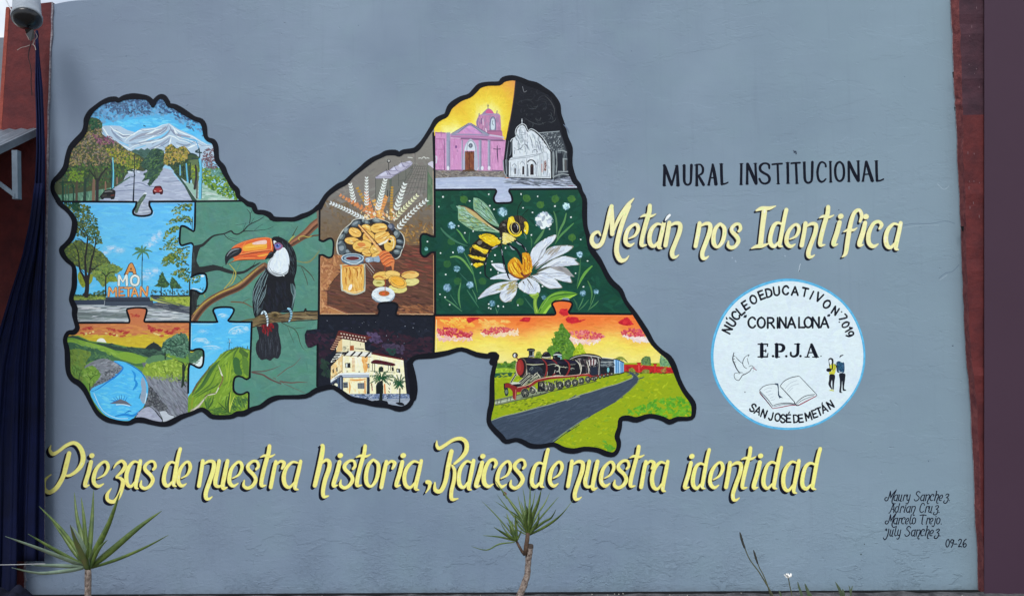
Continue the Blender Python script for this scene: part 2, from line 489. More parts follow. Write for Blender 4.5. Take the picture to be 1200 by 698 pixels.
# ================================================================ the mural: outline of the map and the puzzle cuts (wall positions)
def PX(txt): return [tuple(float(k) for k in t.split(',')) for t in txt.split()]
OUT = PX("83,173 90,165 98,156 100.6,148 101.6,140 106,132 111,127 119,121 128,117 136,116.3 139,118 146,114.5 156,113 165,113.5 173,115 177,118.5 179.5,122.5 182,118 187,113.5 192,114 196,119 198.5,123.5 205,125 212,129 220,134 228,139 236,142 239.5,148 241,159 244,163.5 250,166 253,172 254,184 256,190 261,196 264,203 268,210 272,217 278,223 279.5,230 287,236 291,239 297,241 300.5,248 309,249 316,252 321,256.5 334,257 345,257 354,253.5 361,251 368,247 373.5,242.5 374,244 379,235 385,227 397,218 405,214 413,206 423,198 430,192 438,186.5 446,183 453,179.5 463,179 468,181 473,178 485,176.5 491,172 497,164 506,150 511,142 517,138 523,135 526.5,127 531,122 540,116 550,112.5 556,107 562,101 572,98.5 585,98 590,93.5 600,91.5 610,93.5 619,97.5 628,100 637,105 645,110 650.5,117 654,124 655.5,134 660,148 663,162 668,174 668,188 669,198 673,211 678,217 681,225 685,234 685,250 686,265 689,276 692.5,291 701,303.5 706,312 711,322 717,331 727,340 733,353 744,368 757,388 765,402 775,412 784,419 790,430 795,444 802,458 811.5,471 813,480.5 810,489.5 794,490.5 784.5,494 776,490 761,487 746,491.5 736,489.5 727.5,491 726,500.5 723,511 725,518 724,526 719,532 710,531 700,527 685,525.5 672.5,528 660,526 649,520.5 635,522.5 622,522 612,517 604,515 593,517 587,511 578,502 573,494 574,482 576.5,470 577,441 581,419 570,417 558,415 541,409 525,413 509,416 500,417 487,418.7 481,425 481,440 484,450 484.5,464 479,475 468,479 455,475.5 440,473.6 427,470 412,467 397,457 388,453 371,457 358,464 333.5,465 325,465.6 316,469 306,476 296,479 286,484 278,484.5 270,488 250,488 243,483 236,479.5 225,484 213,488 200,495 190,496.7 178,494.6 168,492 159,492 150,495.7 135,493.7 125,491 115,484 107,471 100,457 93,449 85,444 80.5,436 79.5,424 79,410 76.5,398 80,390 87,389 91,384 89,376 87.5,368 88,361 84.5,353 84,348 87,337 87.5,326 86.5,312 79,305 74,298 72.5,292 77,287 84,279 87.5,267 87,257 80,247 71,239 68,234 62,223 63,213 70,206 77,196 79,185")
OUTC = [p for p in OUT]
H1L = PX("60,236.5 160,236.5"); TAB1 = PX("160,236.7 158.9,242 156,247 157,251 163,253 171,253 177,251 178,247 175.2,241 175.5,236.3")
H1R = PX("229,236 290,235.5")
V1A = PX("229,236 228.8,255 227.7,270 224,269.6 218,266 213,265 211.7,268 210.7,277 210.7,284 213,287.6 219,286 224,284.8 226,286 225,300 224,324")
TABB = PX("224,324.6 230,321.5 236,320.3 240.8,321.2 242.2,326 242.8,334 241,340 237,343.8 233,343 230,340.8 225,339.6")
V1B = PX("224,339.6 223.6,358 223.2,377")
H2A = PX("85,378 151,378"); TAB2 = PX("151,378 152,375 150.3,369 148.7,364 150,361.7 160,360.4 170,361 172.2,364 170.8,370 169,376 171,377")
H2B = PX("171,377 223,377")
V2A = PX("223,377 222.3,410"); TABC = PX("222.3,410 226,410.6 230,409 235,408.6 238.2,411 238.8,418 237.8,427 235,430.4 231,430 226,427.2 222,426")
V2B = PX("222,426 221,432 220.6,460 220,490")
DTOP = PX("223,377 253,377 254,375 252,369 250,364 252,361 260,359.8 270,360 274,362 273.7,366 270,372 269,376.5 295,377")
DR1 = PX("295,377 294.7,390 293.5,419 292.7,442"); NOTCH = PX("292.7,442 289,444 284,441.5 279,440.5 275,443 273.7,450 274,457 278,461.3 284,461.6 290,459 291.7,461"); DR2 = PX("291.7,461 291,490")
V3A = PX("374.6,240 374.5,281"); TABE = PX("374.5,281 379,282.6 385,279.6 389,280 391,285 390.5,294 389.5,300 385,302 379,299 375,299")
V3B = PX("374.5,299 373.7,369 372.7,385"); TABG = PX("372.7,385 365.4,386 359.5,386.4 357,392 358,401.6 361,407.3 365,407 372.5,403.4"); V3C = PX("372.5,403.4 372,460")
H3A = PX("373.7,369.5 443,369.5"); TABG2 = PX("443,369.5 444.7,364 443,360 444.7,356 449,354.6 460,354.3 465,356.6 466,359.6 464.7,364 463.7,368 466,369.8"); H3B = PX("466,369.8 509,370")
V4A = PX("507.5,150 509.2,200 509.6,277.5"); TABI = PX("509.6,277.5 505,276.5 500,274.5 495,274.5 492.7,279 493,288 492.7,295 495,299.6 499,300.6 505,296 509.8,295.5"); V4B = PX("509.8,295.5 510,369"); V4C = PX("509.2,369 508.6,418")
H4A = PX("509,222.7 580,222"); TABH = PX("580,222 581.7,224.8 579,231 579,235 582,237.8 590,238.2 598,237.5 600.4,235 599.3,229 596.7,224.5 598,222"); H4B = PX("598,222 640,221.6 682,221.3")
H5A = PX("510,369.3 649,368.6"); TABJ = PX("649,368.6 651,367 649,361 647,357 649,353.6 658,352 667,353 670.6,356 669,361 666.6,365 668,367.4"); H5B = PX("668,367.4 740,367.8")
PIECES = {
 'A': PX("50,100 300,100 300,235.4 229,236")+TAB1[::-1]+PX("50,236.5"),
 'B': PX("50,236.5")+TAB1+V1A+TABB+V1B+H2B[::-1]+TAB2[::-1]+PX("50,378"),
 'C': PX("50,378")+TAB2+H2B+V2A+TABC+V2B+PX("220,510 50,510"),
 'D': DTOP+DR1+NOTCH+PX("291,500 220,500")+V2B[::-1]+TABC[::-1]+V2A[::-1],
 'E': PX("229,236 330,234 380,238")+V3A+TABE+V3B+TABG+PX("372.5,403.4 372,480 291,500")+DR2[::-1]+NOTCH[::-1]+DR1[::-1]+DTOP[::-1]+V1B[::-1]+TABB[::-1]+V1A[::-1],
 'F': PX("370,240 400,170 508,130")+V4A+TABI+V4B+H3B[::-1]+TABG2[::-1]+PX("373.7,369.5")+PX("374.5,299")+TABE[::-1]+PX("374.5,281"),
 'G': H3A+TABG2+H3B+V4C+PX("509,490 372,480")+PX("372.5,403.4")+TABG[::-1]+PX("372.7,385"),
 'H': PX("508,80 720,80 720,221 640,221.6")+TABH[::-1]+PX("580,222 509.4,222.7"),
 'I': PX("509.4,222.7")+TABH+H4B+PX("760,221 760,367.8")+H5B[::-1]+TABJ[::-1]+PX("510,369.3")+TABI[::-1],
 'J': PX("508.8,369.3")+TABJ+PX("668,367.4 860,367.8 860,550 508,550"),
}
mural = thing('mural', 450, 480, 'large painted mural of a jigsaw map outline with ten puzzle pieces on the grey wall', 'mural')
def cloudy(cx, cy, rx, ry, n, skyc, white, L=3.4):
    """Soft painted cloud: dabs that fade from white into the sky colour at the rim."""
    for _ in range(n):
        a = random.uniform(0, 6.283); r = math.sqrt(random.random()); k = max(0, min(1, 1.25-r*1.15)); v = math.sin(a)*r
        c = tuple(s+(w_-s)*k for s, w_ in zip(skyc, white)); dab(cx+rx*r*math.cos(a), cy+ry*v, L, L*.55, random.uniform(-.4, .4), jit(c, 4))
# ---------------------------------------------------------------- piece A: avenue and snowy mountains
def piece(k, label):
    setclip(PIECES[k], OUT); return begin('puzzle_piece', mural, label)
pA = piece('A', 'puzzle piece with a tree-lined avenue below snowy mountains')
O = T(50, 100, 4.9875); a1 = T(60, 105); a2 = T(160, 105); a3 = T(60, 170); a4 = T(160, 180)
def skyA(x, y):
    c = lerpc([(112, (72, 96, 122)), (122, (98, 146, 190)), (136, (92, 176, 224)), (156, (86, 186, 240)), (175, (150, 200, 230))], y+random.uniform(-3, 3)); return c
grad(PX("55,100 300,100 300,256 55,256"), skyA, 5)
sc(O("270,170 350,90 440,75 600,60 650,110 690,60 740,110 930,200 940,300 760,190 640,170 500,190 330,230"), 420, 4, 2.2, .3, [(84,116,152),(98,138,176),(112,164,206),(104,176,224),(78,106,142),(124,178,214)], 8, 1.2)
sc(O("340,110 600,70 640,130 640,170 560,170 400,160"), 150, 3.6, 2, .5, [(70,92,124),(84,110,142),(62,82,114),(96,130,166)], 6, 1.2)
sc(O("660,80 720,80 760,130 900,190 930,230 800,190 690,140"), 70, 3.6, 1.8, .5, [(58,80,116),(76,106,144)], 6, .8)
sc(O("330,230 560,200 700,190 930,300 900,290 760,230 600,240 420,240"), 90, 8, 2, .1, [(96,196,244),(120,205,246),(86,180,232)], 5, .3)
for s_ in ("500,150 515,165 525,150", "590,235 600,240", "840,240 858,245", "680,160 700,165"): stroke(O(s_), 1.1, (45,62,88))
poly(O("325,260 345,238 400,235 450,238 495,262 540,275 580,252 660,248 740,222 790,255 880,295 960,345 1000,350 1000,440 330,440"), (176,196,216))
for s_, w_, c_ in (("430,262 480,300 530,288", 3, (140,150,172)), ("510,325 580,290 660,280 720,245", 4.2, (150,156,174)), ("520,345 600,335 680,300", 3, (150,158,176)), ("640,345 720,290 745,262", 2.6, (132,146,170)),
    ("760,262 800,295 860,302", 3.6, (146,154,176)), ("780,335 840,352 890,325", 2.2, (136,150,172)), ("450,330 500,352", 3, (120,190,228)), ("590,325 690,300 735,266", 2.4, (126,200,238)), ("810,300 870,318 930,330", 1.8, (120,190,228)),
    ("400,262 430,300 470,330", 2.2, (140,156,180)), ("540,372 600,352", 2.4, (122,190,225)), ("620,375 690,345 735,312", 2.6, (146,156,178)), ("350,300 380,330", 2.6, (120,185,222)), ("690,345 720,372", 2, (140,160,186))):
    stroke(O(s_), [w_*.4, w_, w_*.5], c_)
for s_, w_ in (("330,262 345,240 362,262 380,292 408,318 440,345", 1.6), ("395,240 415,262 440,272 470,290 540,288", 1.6), ("480,326 505,300 530,288 560,268 600,262 660,252 700,232 735,226", 1.4), ("740,228 765,250 800,272 840,288 880,302 920,328 960,348", 1.3), ("560,332 600,322 640,304 680,282 730,262", 1.5), ("500,374 540,352 600,338 650,332 700,316 740,294 770,302 800,322 840,330 870,345", 1.5), ("752,305 746,330 735,360", 1.8), ("770,270 790,300 830,318 860,322 900,340", 1.2), ("840,372 870,358 900,345 980,362", 2), ("460,352 490,362 520,378", 1.4), ("630,385 660,365 690,350", 1.3), ("780,350 830,372 870,400", 2.2), ("600,290 640,275 660,262 700,255", 1.8), ("350,285 380,325 420,350", 1.6), ("430,285 470,308 510,300", 1.2), ("760,240 775,270 790,285", 2)):
    stroke(O(s_), [.5, w_, w_*.8, .4], (226,235,248), False)
for s_, w_, c_ in (("735,232 720,262 690,282 650,295", 1.3, (126,136,162)), ("742,236 752,262 770,285 800,300", 1.5, (128,140,166)), ("570,262 600,268 650,258", .9, (134,142,166)), ("745,300 735,330 700,352 660,368", 1.4, (134,146,172)), ("400,250 412,275 440,300 470,318", 1.3, (130,142,168)), ("345,245 352,275 378,308", 1.1, (124,176,212)), ("640,312 690,306 730,276", 1.2, (120,196,236)), ("540,316 600,304 640,296", 1.3, (150,156,176)), ("480,345 540,338 590,350", 1.5, (148,170,196)), ("800,310 850,326 900,352", 1.2, (124,178,214)), ("880,330 930,352 975,356", 1, (134,150,176))):
    stroke(O(s_), [.3, w_, w_, .3], c_, False)
stroke(O("860,320 890,318 905,345 912,375"), 1, (90,165,215))
poly(O("500,392 540,374 560,380 575,368 595,378 612,366 630,378 650,374 668,384 690,385 715,400 700,460 520,440"), (70,98,92))
sc(O("510,392 690,388 700,440 530,430"), 70, 4, 1.4, .2, [(52,76,72),(96,128,116),(78,110,100)], 6)
poly(O("75,600 100,560 200,520 420,520 520,500 560,520 330,680 80,680"), (96,138,118))
sc(O("80,600 420,540 500,520 330,676 90,676"), 150, 6, 1.3, 1.5, [(120,160,138),(70,110,92),(140,176,150),(84,124,100)], 8, .3)
poly(O("505,510 600,470 700,480 740,490 905,680 325,680"), (168,176,198))
poly(PX("155,236 180,236 180,256 153,256"), (160,168,190))
sc(O("520,520 600,490 740,495 880,676 360,676"), 190, 13, 1.5, 0.03, [(158,166,190),(182,190,210),(190,198,216),(162,170,194)], 4, .12)
sc(PX("158,238 176,238 178,250 158,250"), 26, 9, 1.4, 0, [(190,196,212),(140,148,168)], 6, .15)
for s_, w_ in (("480,590 560,570 620,590 690,592", 1), ("420,620 520,612 600,618", .9), ("700,560 760,562 800,558", .9)): stroke(O(s_), w_, (120,128,158))
stroke(a4("60,580 85,480 110,465"), 2, (225,230,238)); poly(a3("990,700 1040,620 1085,572 1116,578 1090,630 1040,705 1010,790 985,800 975,770"), (84,104,92))
sc(a3("1000,690 1085,580 1110,585 1040,700 1000,770"), 30, 4, 1.2, -1, [(66,84,72),(108,130,108)], 5)
poly(a4("430,212 470,222 530,300 640,440 715,560 655,560 560,380 500,300"), (58,82,72)); stroke(a4("500,240 560,320 700,520 770,560"), [1, 2.2, 3], (196,206,210))
poly(a4("560,340 720,340 900,400 1180,560 720,560"), (150,184,170))
sc(a4("720,360 900,400 1150,545 740,545"), 90, 9, 1.6, .15, [(176,204,192),(128,166,146),(196,214,208)], 6, .2)
sc(a4("770,180 950,160 1010,240 1080,340 1160,440 1180,540 1040,510 900,430 770,340"), 330, 3.6, 1.9, .3, [(84,128,56),(56,106,72),(126,158,50),(104,146,60),(44,84,60),(150,172,60)], 8, 1.3)
sc(a4("820,170 1000,200 1040,300 900,260 800,230"), 80, 3.4, 1.8, .3, [(90,140,130),(66,108,96),(120,165,150)], 8, 1.3)
lcrown = O("262,205 300,190 345,215 350,290 430,330 500,378 600,430 600,500 505,500 430,590 100,640 60,600 120,500 150,440 190,340 230,290")
poly(lcrown, (74,82,62), True, .6)
sc(O("270,200 345,215 350,290 430,330 500,378 560,420 520,470 300,470 150,470 190,340 230,290"), 760, 2.6, 1.5, .4, [(140,112,110),(158,134,104),(116,120,72),(56,64,52),(136,128,122),(172,146,96),(98,80,82),(150,140,70)], 9, 1.5)
sc(O("262,205 300,195 345,215 345,250 290,260"), 60, 3, 2, .4, [(44,88,66),(66,104,70),(36,66,58)], 8, 1.5)
sc(O("290,290 400,300 430,340 330,350"), 90, 2.4, 1.3, .4, [(132,78,104),(156,110,130),(96,56,84)], 8, 1.5)
sc(O("370,370 500,380 590,430 560,490 450,470 400,430"), 260, 2.6, 1.5, .4, [(168,164,56),(128,142,56),(84,104,54),(186,150,88),(60,78,52)], 9, 1.5)
sc(O("110,480 300,450 480,460 520,500 430,560 340,590 100,600"), 420, 3, 1.6, .4, [(64,92,56),(44,70,56),(104,136,56),(52,80,64),(78,108,70),(38,56,50)], 9, 1.5)
sc(O("150,500 240,500 240,560 150,560"), 60, 3, 1.7, .2, [(120,146,56),(92,124,54)], 8, 1.4)
for s_, w_, c_ in (("135,420 138,660", 2.4, (36,66,56)), ("170,470 172,655", 1.2, (50,90,76)), ("200,480 204,655", 1.2, (50,90,76)), ("262,470 262,655", 2, (40,70,60)), ("300,430 296,655", 3, (82,74,64)), ("400,400 390,655", 3.6, (48,66,60)), ("432,380 402,420", 1.4, (48,66,60)), ("500,410 492,655", 3.8, (124,98,84)), ("540,400 536,640", 4, (54,52,56)),
    ("445,290 490,350 530,400", 1.8, (44,54,48)), ("660,262 590,340 548,420", 2.2, (48,50,50)), ("470,220 500,300 520,380", 1.2, (50,60,48)), ("700,250 660,230", 1.2, (50,56,46)), ("635,430 637,525", 2, (136,104,88)), ("770,380 772,455", 1.8, (140,112,100)), ("800,380 795,440", 1.6, (70,72,68)), ("845,330 842,400", 1.4, (50,70,58)), ("100,440 230,430", 1.6, (40,62,54))):
    stroke(a3(s_), [w_*.8, w_], c_)
stroke(a3("700,150 712,330 706,505"), 1, (30,66,84)); stroke(a3("720,150 728,330 722,505"), [1.2, 2], (108,190,216))
sc(a3("850,120 1000,150 1060,200 1000,300 860,300"), 70, 2.6, 1.4, .3, [(150,160,60),(96,120,60),(70,92,56)], 8, 1.3)
stroke(a3("560,620 640,560 740,495"), 1, (52,70,70)); stroke(a3("780,460 920,375"), 1.4, (70,104,88)); stroke(a3("960,290 975,315 990,290"), 1.4, (205,214,226)); stroke(a3("1010,310 1030,318"), 2, (205,214,226)); stroke(a3("905,315 945,320"), 2, (205,214,226))
stroke(a3("960,300 980,360 950,370 930,365"), .9, (80,96,108)); stroke(a3("975,100 972,340 960,655"), [.7, 1, 1.9], (34,42,56)); stroke(a3("900,300 1040,292"), .8, (50,60,66))
ctree = a4("60,100 130,20 190,-60 300,-40 340,60 330,130 290,200 250,270 220,310 165,372 130,355 160,300 60,322 110,270 80,240 130,200 60,150")
poly(ctree, (54,80,72), True, .5)
sc(ctree, 210, 4.2, 1.3, -.5, [(74,106,78),(40,62,58),(96,128,76),(62,90,82),(34,54,52)], 7, .5)
rt = a4("330,30 340,-60 400,-110 480,-60 560,-90 640,0 720,30 740,120 700,230 600,330 520,280 430,200 380,140 320,120")
poly(rt, (66,84,62), True, .5)
sc(a4("320,120 340,-60 400,-110 480,-60 560,-90 620,0 560,100 380,140"), 280, 2.8, 1.5, .3, [(176,146,84),(196,170,64),(96,84,54),(150,140,60),(188,160,110),(110,120,56)], 9, 1.4)
sc(a4("370,130 640,60 740,40 740,200 620,330 520,280 430,200"), 210, 3, 1.5, .3, [(44,66,60),(66,92,62),(90,118,56),(36,52,52)], 8, 1.4)
poly(a4("620,80 720,60 730,300 700,420 650,340"), (100,118,84)); sc(a4("620,100 860,200 860,290 760,290 650,300"), 60, 3.4, 1.6, -.6, [(170,180,50),(130,150,50),(84,116,60)], 8, .8)
for s_, w_, c_ in (("690,140 700,260 680,410", 2.8, (56,54,56)), ("710,320 705,520", 1.8, (96,84,84)), ("630,110 620,340", 1.8, (50,66,60)), ("545,140 548,270", 1.5, (46,58,56)), ("510,140 512,250", 1.8, (110,176,206)), ("582,120 590,230 600,325", 2, (100,178,212)), ("735,50 752,180 745,330 740,525", 2.8, (104,188,222)), ("760,60 766,220 758,525", .8, (60,110,140)), ("650,55 720,60 740,20 730,-60", 1.6, (50,66,70))):
    stroke(a4(s_), [w_*.8, w_], c_)
for s_ in ("600,20 640,0 700,20", "720,-40 690,-20 760,-10"): stroke(a4(s_), 1.6, (40,62,62))
sc(a4("770,10 820,-60 900,-60 930,60 960,140 900,185 800,160 770,100"), 260, 1.9, 1.1, .3, [(122,92,104),(84,62,76),(156,130,136),(104,82,86)], 8, 1.5)
begin('painted_car', pA, 'black painted car on the avenue')
poly(a3("568,605 600,562 632,528 700,518 742,528 752,556 742,618 730,632 700,634 690,622 620,622 612,634 588,634 578,615"), (38,38,42), True); stroke(a3("630,548 670,540 712,542"), 1.1, (128,132,132)); stroke(a3("600,590 650,585"), .9, (84,80,72)); stroke(a3("700,590 735,585"), 1, (120,60,50)); stroke(a3("596,605 730,600"), .7, (70,70,74))
begin('painted_car', pA, 'red painted car on the avenue')
poly(a4("188,432 200,412 214,386 232,378 280,378 296,396 304,414 312,432 308,468 296,478 276,476 268,464 226,464 218,478 198,474 190,456"), (66,24,34), True); poly(a4("208,416 232,392 272,392 290,416 300,436 276,450 222,450 200,438"), (160,54,58), True); stroke(a4("226,402 250,396 276,402"), 1, (96,40,48)); stroke(a4("206,432 230,440"), .9, (210,170,160)); stroke(a4("268,440 296,432"), .9, (210,170,160))
# ---------------------------------------------------------------- piece B: park with the town letters
pB = piece('B', 'puzzle piece with big town letters, a palm and park trees')
b1 = T(60, 235); b2 = T(130, 235); b3 = T(60, 300); b4 = T(130, 300)
grad(PX("60,234 250,234 250,380 60,380"), lambda x, y: lerpc([(236, (98,184,238)), (280, (106,194,246)), (345, (92,190,240))], y+random.uniform(-6, 6)), 6)
sc(PX("80,240 225,240 225,350 90,350"), 240, 16, 3, .0, [(104,192,244),(92,182,236),(114,200,248)], 4, .4)
for cx, cy, rx, ry in ((131,291,10,4.5),(123,296,7,3),(140,293,7,4),(181,280,7,7),(187,275,4,6),(175,287,7,4),(174,320,9,6),(182,317,6,4),(170,325,7,4)):
    cloudy(cx, cy, rx, ry, 40, (102,192,244), (190,214,242))
poly(b3("230,455 640,450 640,520 230,520"), (118,140,70)); sc(b3("270,462 630,462 630,512 270,512"), 90, 3.4, 1.3, 0, [(146,162,76),(96,118,58),(166,176,90),(70,92,56)], 8, .4)
sc(b3("270,448 630,440 630,466 270,466"), 50, 2.6, 1.6, .3, [(50,74,56),(70,94,56),(40,58,48)], 6, 1); sc(b3("500,420 640,400 640,460 500,460"), 30, 2.4, 1.6, .3, [(60,84,60),(84,104,60)], 6, 1)
poly(b4("460,452 700,458 930,450 930,480 700,486 460,486"), (54,62,64)); sc(b4("470,400 930,400 930,462 470,462"), 60, 2.6, 1.3, .3, [(60,84,74),(44,62,60),(90,120,110)], 6, 1)
poly(b4("460,478 930,474 930,600 700,560 460,520"), (150,168,66)); sc(b4("480,480 925,480 925,580 700,556"), 110, 3.6, 1.4, .1, [(168,184,72),(124,144,56),(186,196,96),(96,116,52)], 8, .4)
poly(b4("468,476 560,478 740,540 925,600 925,705 700,600 560,548"), (72,80,92)); stroke(b4("540,500 640,520 800,575"), [1, 2.6, 1], (134,150,70)); stroke(b4("480,500 600,545 720,570"), [.8, 2, .6], (196,200,120))
poly(b3("225,515 640,508 640,575 225,575"), (58,68,86)); poly(b4("-400,570 500,560 940,640 940,820 -400,820"), (164,172,178)); poly(b3("225,572 1200,576 1640,640 1640,800 225,800"), (158,166,172))
sc(PX("86,357.5 223,359 223,377 86,377"), 330, 20, 1.5, 0.0, [(200,206,212),(120,128,136),(180,188,196),(98,106,114),(214,218,222),(140,148,150)], 8, .05)
sc(PX("88,366 150,366 150,373 88,373"), 60, 18, 1.5, 0, [(104,114,116),(128,138,142)], 6, .05)
poly(b4("360,560 560,540 930,600 935,680 700,640 480,600"), (68,74,88)); sc(b4("380,570 560,550 930,610 930,675 700,640"), 50, 9, 1.2, .15, [(86,92,104),(52,58,70),(120,126,132)], 6, .1)
poly(b3("636,478 1150,476 1160,520 1150,524 636,520"), (54,62,78)); poly(b3("628,522 1190,520 1196,574 1180,580 626,580"), (66,76,92)); stroke(b3("640,482 1140,480"), .7, (96,104,118)); stroke(b3("632,524 1180,522"), .8, (36,42,54)); stroke(b3("626,520 622,578"), .7, (150,158,166))
up = b1("140,15 350,30 400,60 460,80 480,150 530,190 545,260 540,330 570,400 600,500 520,520 470,500 420,420 380,420 280,420 290,330 310,240 240,150")
sc(up, 520, 3, 1.7, .4, [(64,90,52),(96,112,50),(42,68,62),(124,128,56),(54,84,60),(84,104,70)], 8, 1.4)
sc(b1("150,15 330,25 340,120 260,110"), 60, 3, 2, .4, [(30,66,56),(44,82,60)], 6, 1.4)
low = b1("150,560 230,500 300,465 400,490 480,520 580,600 640,650 690,740 640,800 560,790 500,830 450,850 380,810 300,770 210,700 160,640")
poly(low, (84,100,66), True, .8); sc(low, 420, 3, 1.7, .4, [(88,106,62),(112,132,64),(62,76,58),(70,92,60),(128,142,68)], 8, 1.4)
poly(b3("310,230 340,175 365,220 395,262 402,340 370,368 330,310"), (136,150,54), True); poly(b3("445,225 485,205 488,260 470,310 435,330"), (140,152,58), True); sc(b3("310,230 350,180 395,262 402,340 370,368"), 30, 3, 1.3, 1, [(156,166,66),(110,126,50)], 6)
t2 = b3("470,205 520,140 560,110 600,85 700,85 760,110 800,130 840,150 790,190 740,215 760,250 770,290 720,300 680,300 610,358 560,310 500,245")
poly(t2, (108,136,74), True, .8); sc(t2, 230, 2.8, 1.6, .3, [(128,150,74),(78,104,56),(150,164,78),(96,124,84)], 8, 1.3); sc(b3("650,250 760,240 770,290 660,300"), 30, 3.6, 1.6, .2, [(138,152,56),(116,134,56)], 6)
BR = (44,42,46)
for s_ in ("410,462,56 420,380,50 420,300,46 405,200,30 396,0,20", "425,300,34 450,180,26 466,90,22 480,0,18", "412,310,32 370,220,24 335,150,20 322,0,12", "380,456,30 405,440,40 445,458,20", "640,460,22 638,360,16 640,230,14", "640,235,12 605,200,10 585,185,6", "645,232,12 690,192,12 750,180,8", "560,160,8 480,150,14 440,140,8", "380,190,10 330,130,8 290,100,6", "460,180,8 540,120,10 600,90,6"):
    stroke(b3(s_), 0, BR)
for s_ in ("396,700,20 410,600,22 422,500,20 428,400,12", "480,690,18 500,590,18 515,520,14 520,420,8", "325,690,12 318,620,14 290,540,10 250,490,6", "398,510,12 350,460,10 300,440,6", "400,440,10 370,380,12 310,310,8", "440,505,10 470,480,8 490,440,5", "415,400,10 380,320,8 350,280,5", "530,580,6 570,550,4", "240,640,6 290,690,8"):
    stroke(b1(s_), 0, (46,46,46))
begin('painted_palm', pB, 'small painted palm tree')
stroke(b2("368,590,8 370,700,9"), 0, (40,60,52)); stroke(b4("366,10,9 364,180,10 364,350,12"), 0, (36,48,52))
for s_ in ("368,595 330,560 285,550", "368,595 362,550 366,520", "368,595 395,560 415,535", "368,600 420,580 485,600", "368,600 420,620 445,680", "368,605 330,640 305,690", "368,600 310,605 250,640", "368,600 300,570 280,560"):
    stroke(b2(s_), [1.2, 2.1, .8], (66,110,78)); stroke(b2(s_), [.4, .8, .3], (104,146,96))
begin('painted_letters', pB, 'orange and white block letters spelling A MO METAN')
def blk(f, strokes, w_, c_, dark=(64,44,40), hi=None):
    for s_ in strokes: stroke(f(s_), (w_+9)/f.s, dark, False)
    for s_ in strokes: stroke(f(s_), w_/f.s, c_, False)
    if hi:
        for s_ in strokes: stroke([(x-.4, y-.4) for x, y in f(s_)], w_*.3/f.s, hi, False)
poly(b4("148,222 165,190 208,95 232,74 256,80 290,150 302,212 262,214 250,190 212,188 200,220"), (70,46,36)); poly(b4("168,212 178,190 216,98 236,82 252,88 282,152 296,206 264,206 254,176 214,176 200,210"), (216,146,82)); poly(b4("222,160 236,128 248,160"), (84,60,40))
blk(b4, ["92,340 96,228", "98,232 140,300 182,226", "184,230 188,340"], 26, (226,232,226), (70,74,60)); stroke(b4("280,225 318,245 325,285 312,328 280,340 246,325 236,285 248,245 280,225"), 3.5, (70,74,60)); stroke(b4("280,225 318,245 325,285 312,328 280,340 246,325 236,285 248,245 280,225"), 2.5, (226,232,226))
blk(b3, ["672,466 682,370", "686,374 722,430 756,372", "758,374 762,466"], 22, (220,146,82), (60,40,34), (236,180,120)); blk(b3, ["798,366 796,466", "800,372 848,368", "798,416 836,414", "798,460 856,458"], 18, (206,128,78), (60,40,34), (230,170,116)); blk(b3, ["862,372 944,370", "904,374 904,466"], 20, (222,150,86), (60,40,34), (236,186,130)); blk(b3, ["944,466 974,372", "976,372 1012,466", "956,436 998,436"], 18, (218,146,80), (60,40,34), (236,180,120)); blk(b3, ["1046,466 1050,362", "1056,368 1112,458", "1118,462 1128,360"], 20, (220,146,82), (60,40,34), (236,180,120))
CUR = pB
for cl in ("705,130 740,85 800,40 860,20 945,30 950,110 900,125 850,110 790,170 740,170 715,150", "640,285 700,225 760,195 830,170 910,190 955,240 940,290 870,250 820,240 760,250 700,270 660,300", "610,440 630,380 690,325 760,290 830,300 800,340 760,370 690,390 640,440 610,500", "565,565 600,530 680,460 740,410 795,430 800,500 740,560 640,585", "690,560 780,560 900,540 920,640 860,690 790,640 740,600"):
    sc(b2(cl), 75, 2.8, 1.6, -.4, [(76,110,58),(46,80,56),(150,160,60),(112,132,52),(168,150,64),(58,92,64),(130,160,90)], 8, 1)
for cl in ("575,95 600,60 640,30 700,0 790,5 880,60 905,100 850,110 780,125 720,90 640,125", "700,210 740,170 830,140 930,150 925,340 870,300 820,260 760,225", "620,10 730,-40 800,0 700,60 600,60"):
    sc(b4(cl), 95, 2.8, 1.6, -.3, [(76,110,58),(46,80,56),(140,156,60),(104,128,52),(58,92,64),(150,146,70)], 8, 1)
for s_ in ("925,120 850,80 780,40", "950,250 840,210 760,240", "920,240 940,300", "860,560 790,560 730,520", "920,540 860,555 800,565"): stroke(b2(s_), [1.2, .5], (40,52,44))
for s_ in ("910,110 850,70 780,50", "920,200 840,150 760,200"): stroke(b4(s_), [1.2, .5], (40,52,44))
stroke(b4("922,300 918,455"), 1.6, (40,52,46)); stroke(b2("955,190 950,340"), .8, (56,66,60))
for tri, tr in (("600,180 625,230 650,280 690,330 660,360 620,372 585,360 500,355 540,320 555,290 565,240", "588,365,12 588,450,14"), ("715,235 745,265 780,310 830,370 790,385 745,375 700,385 690,330", "722,370,9 720,450,12")):
    poly(b4(tri), (54,84,60), False, .4); sc(b4(tri), 60, 2.2, 1.1, .4, [(74,108,66),(38,62,54),(92,126,70)], 6, .7); stroke(b4(tr), 0, (44,46,46))
for cx, cy in ((1070,232),(970,262)): ell(*b4("%d,%d" % (cx, cy))[0], 2.2, 1.3, (226,234,240))
sc(b4("940,240 1050,225 1040,300 950,320"), 34, 2.4, 1.4, .2, [(76,110,58),(50,84,60),(120,140,70)], 6, 1); sc(b4("1000,370 1090,360 1100,400 1040,420"), 12, 1.6, .9, .2, [(90,130,130),(70,104,96)], 6, 1); stroke(b4("945,380 1000,385 1060,410"), .9, (226,234,240))
